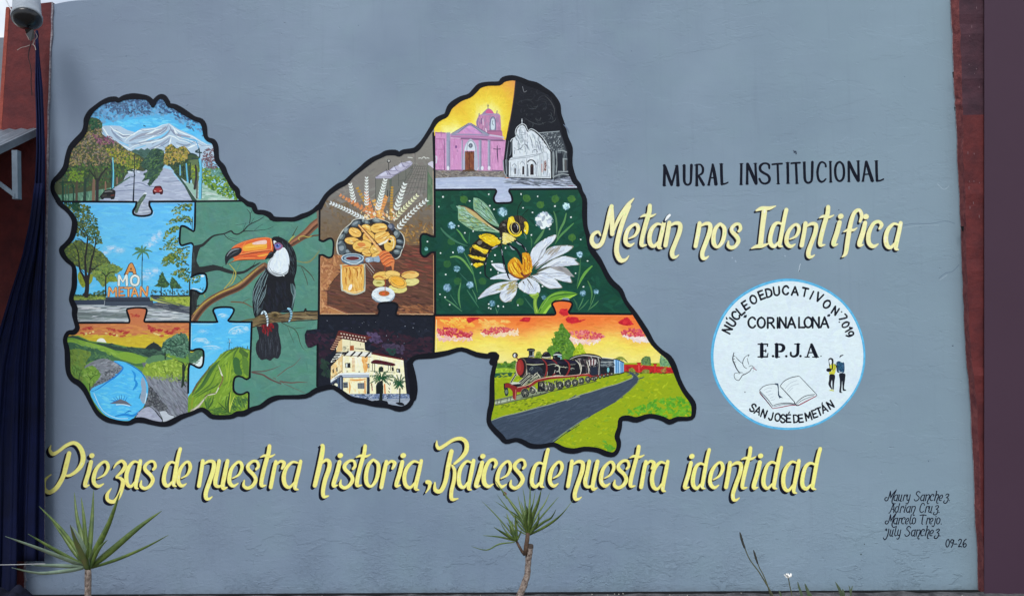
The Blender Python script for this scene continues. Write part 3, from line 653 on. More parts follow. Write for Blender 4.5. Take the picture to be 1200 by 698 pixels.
# ---------------------------------------------------------------- piece C: river at sunset
pC = piece('C', 'puzzle piece with a blue river bend at sunset')
c1 = T(65, 350); c2 = T(130, 370); c3 = T(65, 430); c4 = T(150, 430); oc = T(60, 360, 4.9875)
grad(PX("60,350 230,350 230,420 60,420"), lambda x, y: lerpc([(360, (196,112,80)), (382, (200,122,78)), (391, (206,152,70)), (397, (204,176,56)), (410, (206,184,48))], y+random.uniform(-1.5, 1.5)), 4)
sc(PX("90,380 222,380 222,392 90,392"), 150, 9, 1.6, 0, [(204,128,84),(190,108,76),(212,140,80)], 6, .15); sc(PX("90,392 222,392 222,412 90,412"), 130, 9, 1.6, 0, [(210,186,52),(198,168,50),(214,190,70)], 6, .15)
def redcloud(f, pts, n, col=(170,52,56), r=2.2):
    P_ = f(pts)
    for (xa, ya), (xb, yb) in zip(P_, P_[1:]):
        for _ in range(n): t = random.random(); dab(xa+(xb-xa)*t+random.uniform(-1, 1), ya+(yb-ya)*t+random.uniform(-r, r)*.6, 3.4, 1.7, random.uniform(-.5, .3), jit(random.choice([col, (190,92,66), (178,66,60)]), 8))
redcloud(c1, "310,358 370,345 430,342", 9); redcloud(c1, "600,352 660,358 710,372", 8); redcloud(c1, "730,370 790,385 830,402 870,392", 8); redcloud(c1, "875,185 940,200 990,190", 8); redcloud(c2, "445,120 460,150 490,180", 10, (172,44,60), 2.6); redcloud(c2, "490,150 560,165 650,180", 8, (176,50,60)); redcloud(c2, "645,190 700,195 750,160 800,140", 12, (172,42,60), 3)
for f, pts in ((c1, "290,402 370,410 450,385"), (c1, "600,395 670,418 740,436 830,430"), (c2, "500,205 560,222 610,238")): redcloud(f, pts, 7, (226,204,130), 1.6)
poly(c1("478,520 490,480 530,460 570,470 600,520 590,545 500,540"), (232,232,222), True)
poly(PX("60,395 92,393 105,399 130,402 150,406 175,408 223,412 223,510 60,510"), (104,146,64))
poly(c1("150,440 200,428 260,440 330,470 400,500 480,515 500,510 540,518 620,525 660,515 720,545 780,568 850,570 890,558 940,572 1050,575 1080,545 1120,520 1150,505 1200,530 1230,560 1270,580 1300,640 1240,700 1100,690 960,640 840,620 700,600 560,550 420,520 300,480 230,460 150,452"), (50,72,66))
poly(c2("410,380 440,345 470,320 500,312 540,330 575,365 600,385 600,410"), (42,52,54)); stroke(c2("500,330 503,298"), .8, (42,52,54)); sc(c2("0,335 200,370 420,390 600,400 600,470 430,480 200,410"), 130, 5, 1.4, .3, [(60,88,76),(44,62,60),(74,104,86)], 6, .3)
poly(oc("100,190 200,198 330,235 400,270 480,300 560,300 560,330 400,325 330,270 200,240 100,215"), (128,166,66), True); sc(oc("110,190 200,205 400,275 540,305 400,318 200,235"), 100, 7, 1.4, .4, [(140,176,74),(108,148,60),(124,164,90)], 6, .25)
poly(c2("90,440 180,420 270,440 400,490 440,520 380,540 200,530 130,500"), (126,164,62), True)
poly(oc("100,205 180,225 240,235 300,255 360,290 385,315 300,312 220,318 190,345 120,300 100,260"), (64,100,76), True, .8); sc(oc("105,215 240,238 360,290 380,312 220,318 120,300"), 130, 4, 1.6, .3, [(78,118,84),(48,80,64),(96,136,84)], 6, 1)
poly(c2("0,440 40,480 100,500 190,530 290,560 420,540 430,570 400,600 200,570 60,520 0,520"), (72,112,72))
lo = oc("105,250 230,262 200,330 190,420 160,470 120,430 105,330"); poly(lo, (112,138,62), True, .8); sc(lo, 140, 4, 1.6, .8, [(124,150,66),(90,112,54),(100,132,70)], 7, .7)
gb = oc("215,330 300,298 370,318 432,352 390,395 330,430 240,485 225,440 290,400 270,370 200,360"); poly(gb, (124,128,138), True); sc(gb, 90, 5, 1.8, -.2, [(142,146,156),(104,108,116),(160,164,172)], 6, .5)
sc(oc("270,400 380,350 420,352 380,398 240,484 230,450"), 110, 2.4, 1.6, -.5, [(84,88,96),(108,112,120),(64,66,74),(134,138,144)], 6, 1)
gr = oc("540,330 560,320 600,400 640,390 720,420 820,440 820,660 640,640 600,600 565,560 560,440"); poly(gr, (128,132,144)); sc(gr, 280, 8, 1.6, .9, [(112,116,128),(150,154,166),(138,142,156),(100,104,114)], 6, .25)
for _ in range(14):
    x, y = random.uniform(180, 214), random.uniform(448, 480); stroke([(x, y), (x+random.uniform(4, 10), y+random.uniform(6, 13))], [.3, .9, .3], jit((102,106,116), 8))
dr = c4("200,160 240,200 330,300 400,400 460,460 440,520 360,515 290,450 200,460 190,430 235,320"); poly(dr, (82,84,92), False, .5); sc(dr, 170, 2.6, 1.5, .8, [(64,66,72),(104,106,114),(50,52,58),(130,134,140),(90,94,98)], 6, 1.2)
riv = oc("365,314 440,322 520,368 560,430 566,500 540,580 492,632 470,660 380,655 300,615 228,490 330,430 420,362"); poly(riv, (84,186,246), True)
sc(oc("250,490 340,430 430,370 500,390 520,450 520,560 470,630 330,620"), 130, 9, 2, .1, [(92,194,250),(76,178,240),(112,204,252)], 5, .4)
for s_, w_, c_ in (("235,490 270,478 340,428 375,405 420,358 400,335 368,316", 2, (34,124,206)), ("440,325 480,345 530,382 558,432", 1.6, (30,112,190)), ("470,366 490,392 486,430", 2.6, (46,146,218)), ("490,420 500,450 480,480", 3.2, (40,140,214)), ("375,635 430,625 480,632 530,596", 3.6, (38,136,212)), ("430,618 455,605 470,608", 1.6, (34,120,200)), ("290,470 330,455", .8, (60,160,226)), ("445,640 460,650", 2, (60,160,226)), ("345,560 385,545 400,540", 1.2, (30,110,190))): stroke(oc(s_), [w_*.3, w_, w_*.4], c_)
poly(oc("535,405 552,440 556,490 545,560 528,548 520,520 530,480 525,440"), (146,164,186), True); stroke(oc("548,560 560,500"), .8, (220,232,240)); stroke(oc("250,500 300,600 380,645 450,648"), .8, (190,222,236)); stroke(oc("522,505 515,530"), 1.4, (50,140,180))
poly(oc("345,562 385,545 405,535 440,548 475,575 440,566 400,562"), (104,106,118)); stroke(oc("380,568 420,566 460,575"), .9, (210,226,232))
for s_ in ("385,545 362,525", "392,540 378,518", "402,536 398,512", "412,535 412,508", "424,538 432,512", "434,545 445,522", "372,548 350,540"): stroke(oc(s_), [.9, .4], (32,112,190))
for q_, c_ in (("85,590 140,510 200,468 260,462 320,512 352,556 400,612 380,640 230,610 150,600", (164,168,188)), ("362,518 400,508 445,510 480,548 550,576 490,615 415,640 402,600", (190,196,206))):
    poly(c4(q_), c_, True); stroke(c4(q_+" "+q_.split()[0]), .7, (52,56,66))
sc(c4("110,590 200,480 300,510 370,600 230,600"), 30, 8, 1.4, .1, [(176,180,200),(148,152,174)], 5, .3); stroke(c4("320,510 360,560 400,610"), 1.1, (34,38,46))
tc = c2("590,390 605,330 640,285 700,250 760,215 830,205 880,215 905,280 925,400 910,440 850,490 780,475 690,445 620,430"); poly(tc, (84,122,100), True, .6)
sc(tc, 240, 3.6, 1.7, .3, [(100,144,118),(58,90,74),(76,112,94),(120,158,132),(46,74,64)], 7, 1.3)
for s_ in ("610,330 700,345 750,350", "700,280 740,310 760,340", "640,380 720,400 790,470", "760,350 830,330 870,300", "800,410 850,420 860,450", "840,250 860,280 850,300"): stroke(c2(s_), 1, (38,62,54))
poly(c2("900,430 960,425 1000,395 1050,385 1100,400 1100,620 1000,600 920,570"), (74,108,84)); sc(c2("920,430 1070,395 1075,500 940,550"), 60, 3.6, 1.8, .6, [(58,92,70),(88,126,92),(70,104,88)], 6, .8)
poly(c2("930,562 985,545 1040,500 1062,470 1078,500 1070,570 1045,608 1010,600 960,580"), (222,232,232), True); sc(c2("940,540 1040,490 1060,520 1000,570"), 14, 3, 1.2, -.5, [(110,146,120),(84,120,100)], 6, .4)
bu = c2("400,590 440,545 520,525 600,490 680,465 760,500 820,540 900,560 905,700 400,700"); poly(bu, (136,162,62), True, .8); sc(bu, 210, 3.4, 1.8, .4, [(162,188,74),(106,136,54),(124,152,58),(180,200,96)], 8, 1.2)
poly(c2("410,520 480,470 560,455 640,470 720,500 620,520 500,540 440,560"), (92,132,94), True, .5); stroke(c2("634,420 636,505"), 1.4, (38,52,46)); stroke(c2("636,490 665,455"), .6, (38,52,46))
sc(oc("540,400 800,395 800,430 700,430 560,410"), 60, 3, 1.6, 1.2, [(150,176,80),(120,140,90),(140,150,120)], 6, .6)
for s_ in ("850,720,34 848,640,26 852,560,14 800,530,8 740,508,5", "858,640,20 875,590,12 900,548,6", "640,660,5 610,580,4", "700,690,5 680,650,3"): stroke(c2(s_), 0, (40,52,44))
for s_ in ("650,-20,34 648,100,28 642,190,32 630,230,20", "648,190,20 680,230,8", "515,60,10 520,130,6", "590,150,16 620,150,8", "678,150,14 682,190,6"): stroke(c4(s_), 0, (42,54,46))
lt = c3("300,60 350,10 420,-20 480,10 515,60 520,120 470,170 440,210 400,245 370,190 340,140"); poly(lt, (112,150,62), True, .6); sc(lt, 80, 3.4, 1.6, .8, [(128,164,68),(88,122,52),(146,176,88)], 7, .6)
sc(c3("190,0 320,-30 300,80 240,140 200,80"), 60, 4, 1.6, 1.2, [(112,150,70),(80,112,54)], 6, .4)
for s_ in ("405,270,14 402,190,10", "402,150,8 450,100,6 500,90,4", "410,130,6 370,80,4", "275,150,8 285,60,5"): stroke(c3(s_), 0, (44,60,40))
# ---------------------------------------------------------------- piece D: green hill
pD = piece('D', 'puzzle piece with a steep green hill and winding trail')
d1 = T(210, 350); d2 = T(210, 420)
grad(PX("215,350 300,350 300,500 215,500"), lambda x, y: lerpc([(360, (88,184,240)), (400, (90,190,246)), (450, (110,196,240))], y+random.uniform(-3, 3)), 5)
sc(PX("222,360 294,360 294,480 222,480"), 120, 12, 2.4, -.2, [(84,184,244),(98,194,248),(108,200,244)], 4, .4)
for cx, cy, rx, ry, k in ((250,485,85,22,26),(330,510,50,20,12),(400,575,120,24,34),(690,370,110,42,46),(640,400,60,20,16),(520,200,50,26,22),(280,380,80,30,14),(180,260,40,40,0),(780,350,50,30,16),(250,690,90,60,14)):
    (qx, qy), = d1("%f,%f" % (cx, cy)); cloudy(qx, qy, rx/9.975, ry/9.975, int(k*1.5), (94,190,246), (188,220,246) if cy < 560 and cx != 280 else (150,206,246), 3)
for s_ in ("165,490 200,462 260,465 310,465 340,500", "275,560 340,550 420,550 480,575", "580,400 600,365 650,335 720,320 790,330", "450,195 500,175 545,190"): stroke(d1(s_), [.4, 1, .4], (200,226,246))
hill = [p for p in d1("440,705 490,650 540,610 620,585 690,565 712,560 760,580 830,600 860,640")]+PX("300,500 215,500")+d2("110,440 145,400 215,280 330,130 400,50")
poly(hill, (120,154,52), False, .3)
sc(hill, 380, 7, 1.6, -.9, [(134,168,58),(100,136,50),(144,176,66),(112,148,48),(92,126,52)], 7, .35)
for s_, w_, c_ in (("470,25 380,130 290,290 190,400", 4.4, (76,112,54)), ("440,60 360,150 260,320", 2.4, (60,98,58)), ("400,70 300,190 200,330 150,430", 1.8, (92,110,60)), ("440,110 380,220 300,330 210,420", 2.6, (126,160,54)), ("430,160 380,280 280,370 160,450", 1.6, (84,118,50)), ("480,270 430,320 330,370 200,450", 1.4, (70,104,48)), ("170,440 150,520 150,590", 2.4, (136,150,50)), ("160,400 190,330 240,270", 1.2, (112,84,50))): stroke(d2(s_), [w_*.3, w_, w_, w_*.4], c_)
poly(d2("650,-20 700,10 715,90 740,180 700,195 655,175 635,100 630,30"), (62,104,58), True, .4); poly(d2("740,-20 800,20 815,120 815,200 775,190 745,120"), (92,128,56), True, .4); poly(d1("712,566 760,600 810,640 800,690 740,660 700,620"), (74,104,52))
for s_, w_ in (("700,570 660,620 630,700", 2), ("715,575 740,640 750,700", 2.2), ("690,575 600,620 520,690", 1.6)): stroke(d1(s_), [.6, w_, .8], (78,112,52))
for s_ in ("620,20 600,130 590,250 560,340", "580,30 570,160 560,260", "540,60 560,150 545,260"): stroke(d2(s_), [.6, 2, .8], (146,176,58))
for s_ in ("470,700 560,610 620,592 700,562", "708,560 760,580 820,600"): stroke(d1(s_), .8, (70,84,44))
for s_ in ("400,50 340,120 215,280 150,395",): stroke(d2(s_), .8, (98,90,52))
for x, y in ((615,585),(640,575),(680,560),(745,565),(795,580),(800,560),(560,600)): stroke(d1("%d,%d %d,%d" % (x, y+12, x, y-16)), [1.2, .3], (66,98,64))
for x, y in ((345,115),(350,100),(245,240),(200,300)): stroke(d2("%d,%d %d,%d" % (x, y+12, x, y-14)), [1, .3], (60,90,70))
stroke(d1("583,590 588,520 592,505"), .8, (60,76,90)); stroke(d1("560,512 590,508 622,512"), .5, (70,90,104)); stroke(d1("590,508 578,460"), .5, (70,90,104)); stroke(d1("590,508 600,470"), .6, (190,206,214))
stroke(d2("470,100,8 490,165,16 508,205,14"), 0, (222,222,206)); stroke(d2("505,205,14 512,240,13 480,310,13 460,345,12"), 0, (128,98,76)); stroke(d2("462,340,12 430,400,13 380,415,16 335,425,10"), 0, (208,208,184)); stroke(d2("330,430,8 280,490,18 240,540,30 200,580,36 150,612,40"), 0, (170,164,140)); stroke(d2("290,480 230,550 170,600"), 1, (214,212,196)); stroke(d2("458,70 470,110 485,160"), [.5, 1], (190,190,150)); stroke(d2("300,440 350,415 430,400"), .7, (100,78,60))
for s_, c_, w_ in (("330,580 310,520 295,470", (64,100,50), 2), ("335,580 350,500 385,430", (78,116,54), 2), ("340,580 390,500 400,430", (60,92,48), 1.6), ("330,570 325,500 350,440", (84,122,60), 1.4),
    ("590,632 520,570 455,505", (54,76,44), 1.3), ("588,630 545,545 560,430", (70,104,46), 2), ("592,630 575,520 600,370", (60,90,44), 3), ("595,632 590,540 605,385", (190,200,80), 1.2), ("600,632 600,560 650,430", (200,206,92), 1.2), ("604,632 620,560 680,470", (96,132,54), 2), ("560,620 480,600 400,560", (76,110,48), 1.6), ("770,570 740,500 720,440", (84,118,56), 1.8), ("780,570 760,480 735,430", (150,176,90), .8), ("500,640 560,620 600,632", (60,88,44), 1.2)):
    stroke(d2(s_), [w_, w_, .4], c_)
sc(d2("640,440 790,430 800,560 700,600 620,600"), 50, 5, 1.6, .8, [(68,106,60),(90,128,60),(58,90,54)], 6, .5); sc(d2("340,600 480,560 600,640 400,650"), 40, 5, 1.5, .2, [(84,122,54),(68,104,48)], 6, .4)
# ---------------------------------------------------------------- piece E: toucan
pE = piece('E', 'tall green puzzle piece with a toucan perched on a branch')
e1 = T(215, 225); e2 = T(255, 265); e3 = T(255, 330, 8.514); eo = T(220, 240, 2.906)
grad(PX("200,225 400,225 400,500 200,500"), lambda x, y: (86+random.uniform(-4, 4), 136+random.uniform(-5, 5), 122+random.uniform(-5, 5)), 8)
sc(PX("212,236 292,238 300,250 373,252 390,280 390,300 373,300 373,455 290,484 291,378 225,376"), 520, 12, 3.6, .3, [(84,134,120),(91,141,126),(87,137,123),(94,143,128),(81,130,117)], 2, 1.2)
TR = (44,48,50)
poly(PX("223.5,284 227.3,286 227.8,290 234,287.5 237,286 233,294 230.5,304 230.5,306 234,313 250,310 262,313 262,317 250,316 240,319 236,321 244,326 242,342 234,346 231,352 231,358 229,368 229,377 222,377"), TR)
sc(PX("224,290 229,292 229,305 230,320 231,345 228,375 224,375"), 40, 9, 1, 1.57, [(62,68,68),(34,36,40),(74,80,78)], 5, .1)
stroke(b4("1000,590 1030,575"), 1.6, TR)
for s_ in ("120,650,44 220,622,34 280,570,28 340,520,22 400,500,18 470,490,16 520,470,15 560,457,20 590,485,18 640,492,16 700,455,16 745,405,13 790,372,11 890,325,9 945,283,4", "775,365,10 782,300,9 778,245,8 740,198,4", "700,460,12 760,455,9 820,455,7 900,445,6 980,435,5 1055,400,3", "480,500,9 520,540,8 580,568,6 645,587,3",
    "830,450,5 880,405,4 935,375,3", "790,370,5 810,330,4 830,300,3", "950,330,3 1000,333,4 1030,330,2", "610,385,3 680,378,4 740,360,2", "785,250,6 800,225,4 797,195,2", "520,522,3 570,540,4 625,546,2", "700,440,4 720,390,4 730,360,2", "980,480,2 1020,492,2"): stroke(e1(s_), 0, TR)
stroke(PX("229,317,10 240,316,7 255,314.2,5 265,317,4.6 276,319.8,3.4 286,318.6,3 294,314,2.4 305,307.6,1"), 0, TR)
stroke(e2("385,480,10 420,455,8 445,405,3"), 0, TR); stroke(e2("0,470 50,480 70,460"), [1, .4], TR)
def branch(f, s_, base, hi, lo):
    p = f(s_); stroke(p, 0, base)
    for k in range(5):
        o = random.uniform(-.32, .32); q = [(x+w_*o*.5, y+w_*o, w_*random.uniform(.1, .2)) for x, y, w_ in p]
        stroke(q, 0, jit(hi if o < 0 else lo, 8))
branch(eo, "14,402,28 40,362,26 75,328,26 120,303,26 180,276,26 230,232,25 262,208,24", (120,86,66), (168,128,88), (84,58,48))
branch(eo, "330,148,12 360,128,22 400,100,26 428,72,28 455,52,28", (122,84,66), (160,112,84), (86,56,50))
stroke(eo("20,372 55,335 110,300 170,272 240,215"), [.8, 1.2, .8], (186,166,72)); stroke(e2("830,190 870,140 905,110"), [.7, 1.6, .6], (178,170,70)); stroke(e2("880,110,14 900,70,10 940,0,5"), 0, (66,72,56))
branch(e2, "880,200,20 960,160,26 1050,130,22 1120,112,18 1190,105,16", (112,80,62), (156,120,76), (80,58,48)); stroke(e2("960,160 945,140 970,120 1020,118 1060,130 1100,112"), .9, (184,166,80))
for s_, c_, w_ in (("940,410 1000,424 1070,420 1130,370 1195,290", (132,132,84), 1.2), ("930,458 985,470 1050,525 1100,580 1132,640", (70,70,60), 1.2), ("980,475 1020,570 1045,640 1052,690", (72,72,60), 1), ("960,465 1020,470", (90,92,72), .7), ("135,440 180,490 212,540 205,600 175,660 130,700", (172,164,84), 1.6), ("215,540 240,480 270,430", (120,150,100), .6), ("212,560 260,600 300,650", (60,80,70), .7)): stroke(e2(s_), [w_*.5, w_, w_*.5], c_)
for s_, c_, w_ in (("125,285 150,255 158,225", (168,160,84), 1.2), ("60,315 50,290 52,268", (150,146,84), .8), ("148,330 185,332 205,340 225,352", (112,84,62), 1.4), ("185,333 205,322 215,322", (92,84,66), .6), ("370,190 400,195 428,180 450,150", (140,140,84), .5)): stroke(eo(s_), [w_, w_, w_*.4], c_)
for s_, w_ in (("850,152,12 900,150,14 980,148,12 1060,130,9 1120,110,7 1190,78,4", 0), ("850,160,14 910,172,18 980,188,20 1040,225,20 1100,256,18 1190,292,16", 0)): stroke(d2(s_), 0, (96,76,74))
for s_, w_ in (("315,600 350,605 380,603 408,604", 1.6), ("305,583 340,556 362,545 385,520", .9), ("318,602 350,618 400,640", .6), ("300,592 290,588", 1)): stroke(eo(s_), [w_, w_, .4], (104,84,78))
for s_, w_ in (("640,408 700,440 760,468 800,520 822,600 850,660 880,682", 1.1), ("770,465 820,460 880,455", .7), ("700,450 730,530 765,612", .6)): stroke(e3(s_), [w_, w_, .4], (66,88,74))
begin('toucan', pE, 'black toucan with white bib and orange beak')
BK = (30,32,38)
poly(PX("301,383 306,379 325,378 326.5,390 329.5,404 329,414 325.5,420 321,419 317,422.5 312,420.5 307,421.5 303,418 300,411 300.5,402 303.5,395"), (40,42,50), True, .3)
for _ in range(70):
    x = random.uniform(303, 326); y = random.uniform(388, 412); stroke([(x, y), (x+(x-314)*.06, y+random.uniform(5, 10))], [.2, .7, .2], jit(random.choice([(86,92,104),(24,26,32),(60,66,78)]), 8))
sc(PX("303,380 323,379 320,386 314,392 308,388"), 60, 4, 1.4, 1.4, [(146,36,42),(118,30,38),(100,26,34)], 8, .4)
body = PX("319,279 325,277.2 331,279 337,283 343,290 347,299 348,309 347.5,318 345,328 346.5,336 346,346 343.5,362 339,366 316,366.5 303,372 299,372 296.5,362 296,345 299,333 306,322 313,314 316,304 317,290")
poly(body, BK, True)
sc(PX("300,332 312,316 312,340 306,366 298,366 297,348"), 60, 9, 1.4, 1.9, [(62,78,84),(44,52,60),(84,102,106)], 6, .15)
for s_ in ("560,510 510,590 455,690", "590,560 560,640 545,700", "570,540 530,620 500,700"): stroke(e2(s_), [.5, 1, .5], (120,142,146))
for s_ in ("470,20 430,110 400,200 395,310", "490,30 470,130 430,210 400,260", "420,20 385,110 362,200", "450,10 410,110 380,190 370,260", "395,30 360,100 352,190", "480,70 440,160 405,230"): stroke(e3(s_), [.3, .8, .3], jit((118,142,148), 8))
poly(e3("735,20 765,40 782,100 770,180 752,262 742,262 750,160 738,100"), (60,80,86), True)
for s_ in ("730,20 738,100 760,150 742,255", "750,20 770,110 756,220", "765,40 780,110 765,180"): stroke(e3(s_), [.3, .8, .3], (124,150,152))
sc(e2("700,130 780,150 850,210 900,300 915,420 890,560 850,600 850,460 830,330 780,240"), 60, 6, .9, 1.3, [(52,62,68),(20,22,28),(66,78,84)], 5, .2)
sc(e3("520,20 700,20 720,120 730,250 560,280 440,290 500,120"), 60, 9, 2, 1.4, [(34,36,46),(26,28,36),(38,42,54)], 4, .3)
poly(e2("690,290 725,268 770,248 800,270 825,320 840,390 838,470 820,540 760,578 690,582 620,548 588,500 588,440 620,380 660,340"), (222,230,240), True)
sc(e2("690,300 770,260 820,330 830,460 760,560 650,540 620,440"), 50, 7, 2, 1.4, [(228,236,244),(214,224,236),(232,238,246)], 3, .4)
for s_, w_, c_ in (("590,440 590,500 630,545 700,568 780,560 825,520", 2, (170,176,182)), ("600,470 640,530 700,560 760,562 810,530", 1, (110,114,120)), ("640,370 610,420 600,470", 1.6, (184,190,196)), ("680,320 650,360 625,400", 1.2, (196,200,206)), ("830,440 836,490 820,530", .9, (70,72,78)), ("650,520 700,545 750,540", .8, (150,156,164)), ("590,395 592,420", .8, (230,220,170))): stroke(e2(s_), [w_*.4, w_, w_*.4], c_)
poly(e2("652,172 668,168 692,184 672,192 660,214"), (232,234,238))
poly(e2("662,212 690,196 722,192 752,214 766,238 742,268 706,284 684,274 668,246"), (146,96,128), True); poly(e2("668,216 700,200 730,206 742,230 722,256 692,260 674,240"), (122,124,186), True); ell(*e2("702,228")[0], 2, 1.7, (52,92,172)); ell(*e2("700,226")[0], 1, .9, (20,24,48)); stroke(e2("675,214 705,204 740,220"), .5, (90,50,80)); ell(*e2("712,218")[0], .5, .4, (210,220,240))
poly(e2("165,262 200,228 240,205 320,172 440,140 560,130 622,142 642,160 655,210 650,290 640,310 590,345 556,386 480,392 400,390 300,398 220,405 150,430 108,446 200,390 150,340"), (222,104,58), True)
poly(e2("300,240 340,215 400,195 480,178 565,165 575,200 572,262 480,275 400,285 320,292 290,270"), (236,168,62), True); poly(e2("405,200 470,175 566,164 570,205 500,212 430,216"), (236,200,190), True); stroke(e2("320,250 400,240 560,225"), [.5, 1.6, .5], (244,194,84)); stroke(e2("330,275 430,262 560,250"), [.4, 1, .4], (238,150,58))
for s_, w_, c_ in (("600,150 612,210 606,280", 3, (226,98,56)), ("190,245 260,205 340,172 450,146 600,136", 1, (240,146,84)), ("200,225 300,180 440,142 560,128", .6, (140,60,44)), ("240,345 330,328 420,312 540,296 640,282", 1.3, (146,58,46)), ("260,332 400,300 520,285 635,272", .8, (246,170,100)), ("620,142 632,200 630,280", .9, (240,190,110)), ("470,350 540,338 590,325", 2.4, (240,166,70)), ("180,410 260,380 340,372 440,370", 1.2, (240,140,78)), ("300,360 400,350 480,356", 1.2, (196,78,50)), ("120,440 200,408 300,396 420,392 540,390", .9, (84,76,44)), ("270,250 300,230 330,190", 1.4, (236,130,70))): stroke(e2(s_), [w_*.5, w_, w_*.5], c_)
poly(e2("97,458 90,420 86,370 98,330 130,292 180,260 235,250 275,256 284,280 270,312 236,342 190,362 140,392 108,440"), (38,42,48), True); stroke(e2("110,350 150,298 200,272 255,266"), [.6, 2, .8], (134,140,146)); stroke(e2("140,350 200,310 250,290"), [.4, 1.2, .4], (84,90,96)); stroke(e2("290,262 296,290 262,330"), .9, (240,130,76))
poly(e2("588,335 612,302 640,295 662,312 652,350 628,374 590,378 555,388"), (28,30,36), True); stroke(e2("600,330 620,312 640,315"), .7, (90,96,104)); stroke(e2("640,146 650,200 660,240 662,300"), 1.5, BK)
CUR = pE
hb = e3("350,378 400,352 460,335 520,316 545,298 600,300 650,322 700,312 760,302 860,298 900,300 1010,290 1010,372 900,376 800,382 700,396 640,404 560,404 520,412 430,424 350,455")
poly(hb, (118,100,72)); stroke(e3("230,392 300,380 360,372 400,358"), [.4, 2.4, 2], (100,92,62)); sc(hb, 90, 11, 1.3, -.06, [(146,126,90),(84,70,54),(132,110,78),(66,56,46)], 7, .1)
stroke(e3("760,302 850,298 868,292 880,272 886,292 940,294 1005,290"), [1, 2.4, 1], (36,34,34)); stroke(e3("640,404 760,392 880,386 1000,376"), 1, (60,50,44)); stroke(e3("890,320 930,332 990,330"), 1.2, (64,54,46)); ell(*e3("575,336")[0], 4.4, 3.2, (96,80,52)); ell(*e3("575,336")[0], 2.2, 1.8, (60,50,38)); stroke(e3("548,310 580,306 610,320"), .7, (170,150,108)); stroke(e3("350,455 430,428 520,414"), 1.2, (50,42,38)); stroke(e3("760,345 860,350 1000,348"), [.4, 1.4, .4], (156,138,104))
begin('toucan_foot', pE, 'banded white and blue toucan foot')
for s_ in ("440,318,16 462,298,22 482,318,22 496,360,20 500,400,16 498,438,10",): stroke(e3(s_), 0, (206,226,238))
for s_ in ("452,322 474,312", "476,338 494,330", "488,362 504,356", "490,385 508,380", "492,408 508,404", "462,306 458,296"): stroke(e3(s_), 1.1, (36,52,66))
begin('toucan_foot', pE, 'banded white and blue toucan foot')
stroke(e3("704,268,20 722,278,24 736,310,22 734,345,20 722,380,16 710,400,8"), 0, (150,200,224))
for s_ in ("706,288 734,284", "716,308 742,304", "720,330 744,328", "716,352 738,350", "712,372 732,374", "640,296 700,278"): stroke(e3(s_), 1.1, (36,56,72))
stroke(e3("700,408 715,402"), .8, (40,48,56))
# ---------------------------------------------------------------- piece F: bread, honey and wheat
pF = piece('F', 'brown puzzle piece with bread bowl, honey jar and wheat ears')
f1 = T(370, 175); f2 = T(400, 170); f3 = T(370, 235); f4 = T(400, 260); f5 = T(370, 305); fo = T(360, 165, 3.244)
grad(PX("360,120 520,120 520,380 360,380"), lambda x, y: lerpc([(170, (132,128,122)), (225, (126,120,116)), (255, (116,104,92)), (285, (118,92,66)), (310, (164,112,76)), (370, (182,126,82))], y+random.uniform(-4, 4)), 6)
sc(PX("376,236 505,236 508,300 376,300"), 300, 7, 2.4, .2, [(122,104,84),(110,92,70),(128,108,84),(114,98,84)], 4, 1.4); sc(PX("470,262 508,262 508,286 470,284"), 90, 4, 1.4, 1, [(160,122,66),(116,82,50),(184,142,84)], 8, 1.3)
sc(PX("374,300 400,300 384,340 384,366 420,370 374,370"), 190, 6, 2, .6, [(190,134,92),(160,104,70),(206,152,108),(146,92,64)], 8, 1.4)
sc(PX("380,190 505,160 508,240 378,240"), 120, 10, 2.4, .2, [(134,130,124),(122,118,114),(140,134,128)], 4, 1)
poly(f2("405,390 575,385 590,560 600,660 405,670"), (118,117,110)); poly(f2("590,382 700,312 820,240 835,300 830,340 600,640"), (112,112,106))
for x in (402, 575): stroke(f2("%d,388 %d,660" % (x, x)), .6, (66,72,70))
for x, y0, y1 in ((670,330,480),(755,285,420),(818,245,330),(832,225,300)): stroke(f2("%d,%d %d,%d" % (x, y0, x, y1)), .5, (72,76,74))
stroke(f2("405,395 580,392"), .4, (72,70,76)); poly(f2("560,390 590,384 592,640 575,650"), (92,100,92))
for k in range(8): stroke(f2("%f,590 %f,%f" % (640+k*46, 850+k*21, 230+k*4)), .45, (84,84,80))
for k in range(9):
    v = k/9.; y = 560-330*(1-(1-v)**1.8); xa = 650+(850-650)*((590-y)/360); xb = 962+(1000-962)*((590-y)/360)
    stroke(f2("%f,%f %f,%f" % (xa, y, xb, y+6)), .4, (88,88,84))
for _ in range(26): dab(*f2("%f,%f" % (random.uniform(760, 980), random.uniform(260, 580)))[0], 4, 1, .1, jit((108,106,102), 8))
stroke(f2("700,500 640,570 600,640"), .8, (86,88,84)); stroke(f2("680,420 740,410 720,440"), .5, (90,90,86))
poly(f2("400,376 440,350 480,322 525,300 560,300 600,262 625,250 660,240 700,205 740,205 775,190 805,185 835,208 822,236 760,282 700,314 640,346 590,382 575,392 405,392"), (184,180,200))
for s_ in ("410,372 525,302 575,360", "540,300 590,350 660,335", "625,252 650,300 700,310", "600,262 560,300 640,300", "705,205 740,260 800,232", "745,210 800,215 830,210", "410,378 570,376 590,372 700,308 822,232"): stroke(f2(s_), .6, (112,106,134))
for q_ in ("440,352 520,306 540,345 470,362", "580,290 622,256 640,295 600,300", "665,242 700,210 715,250 690,262", "770,200 800,190 815,212"): poly(f2(q_), (204,202,222))
for q_ in ("520,300 560,345 540,350", "620,252 660,300 640,300", "700,205 745,250 720,255"): poly(f2(q_), (140,136,166))
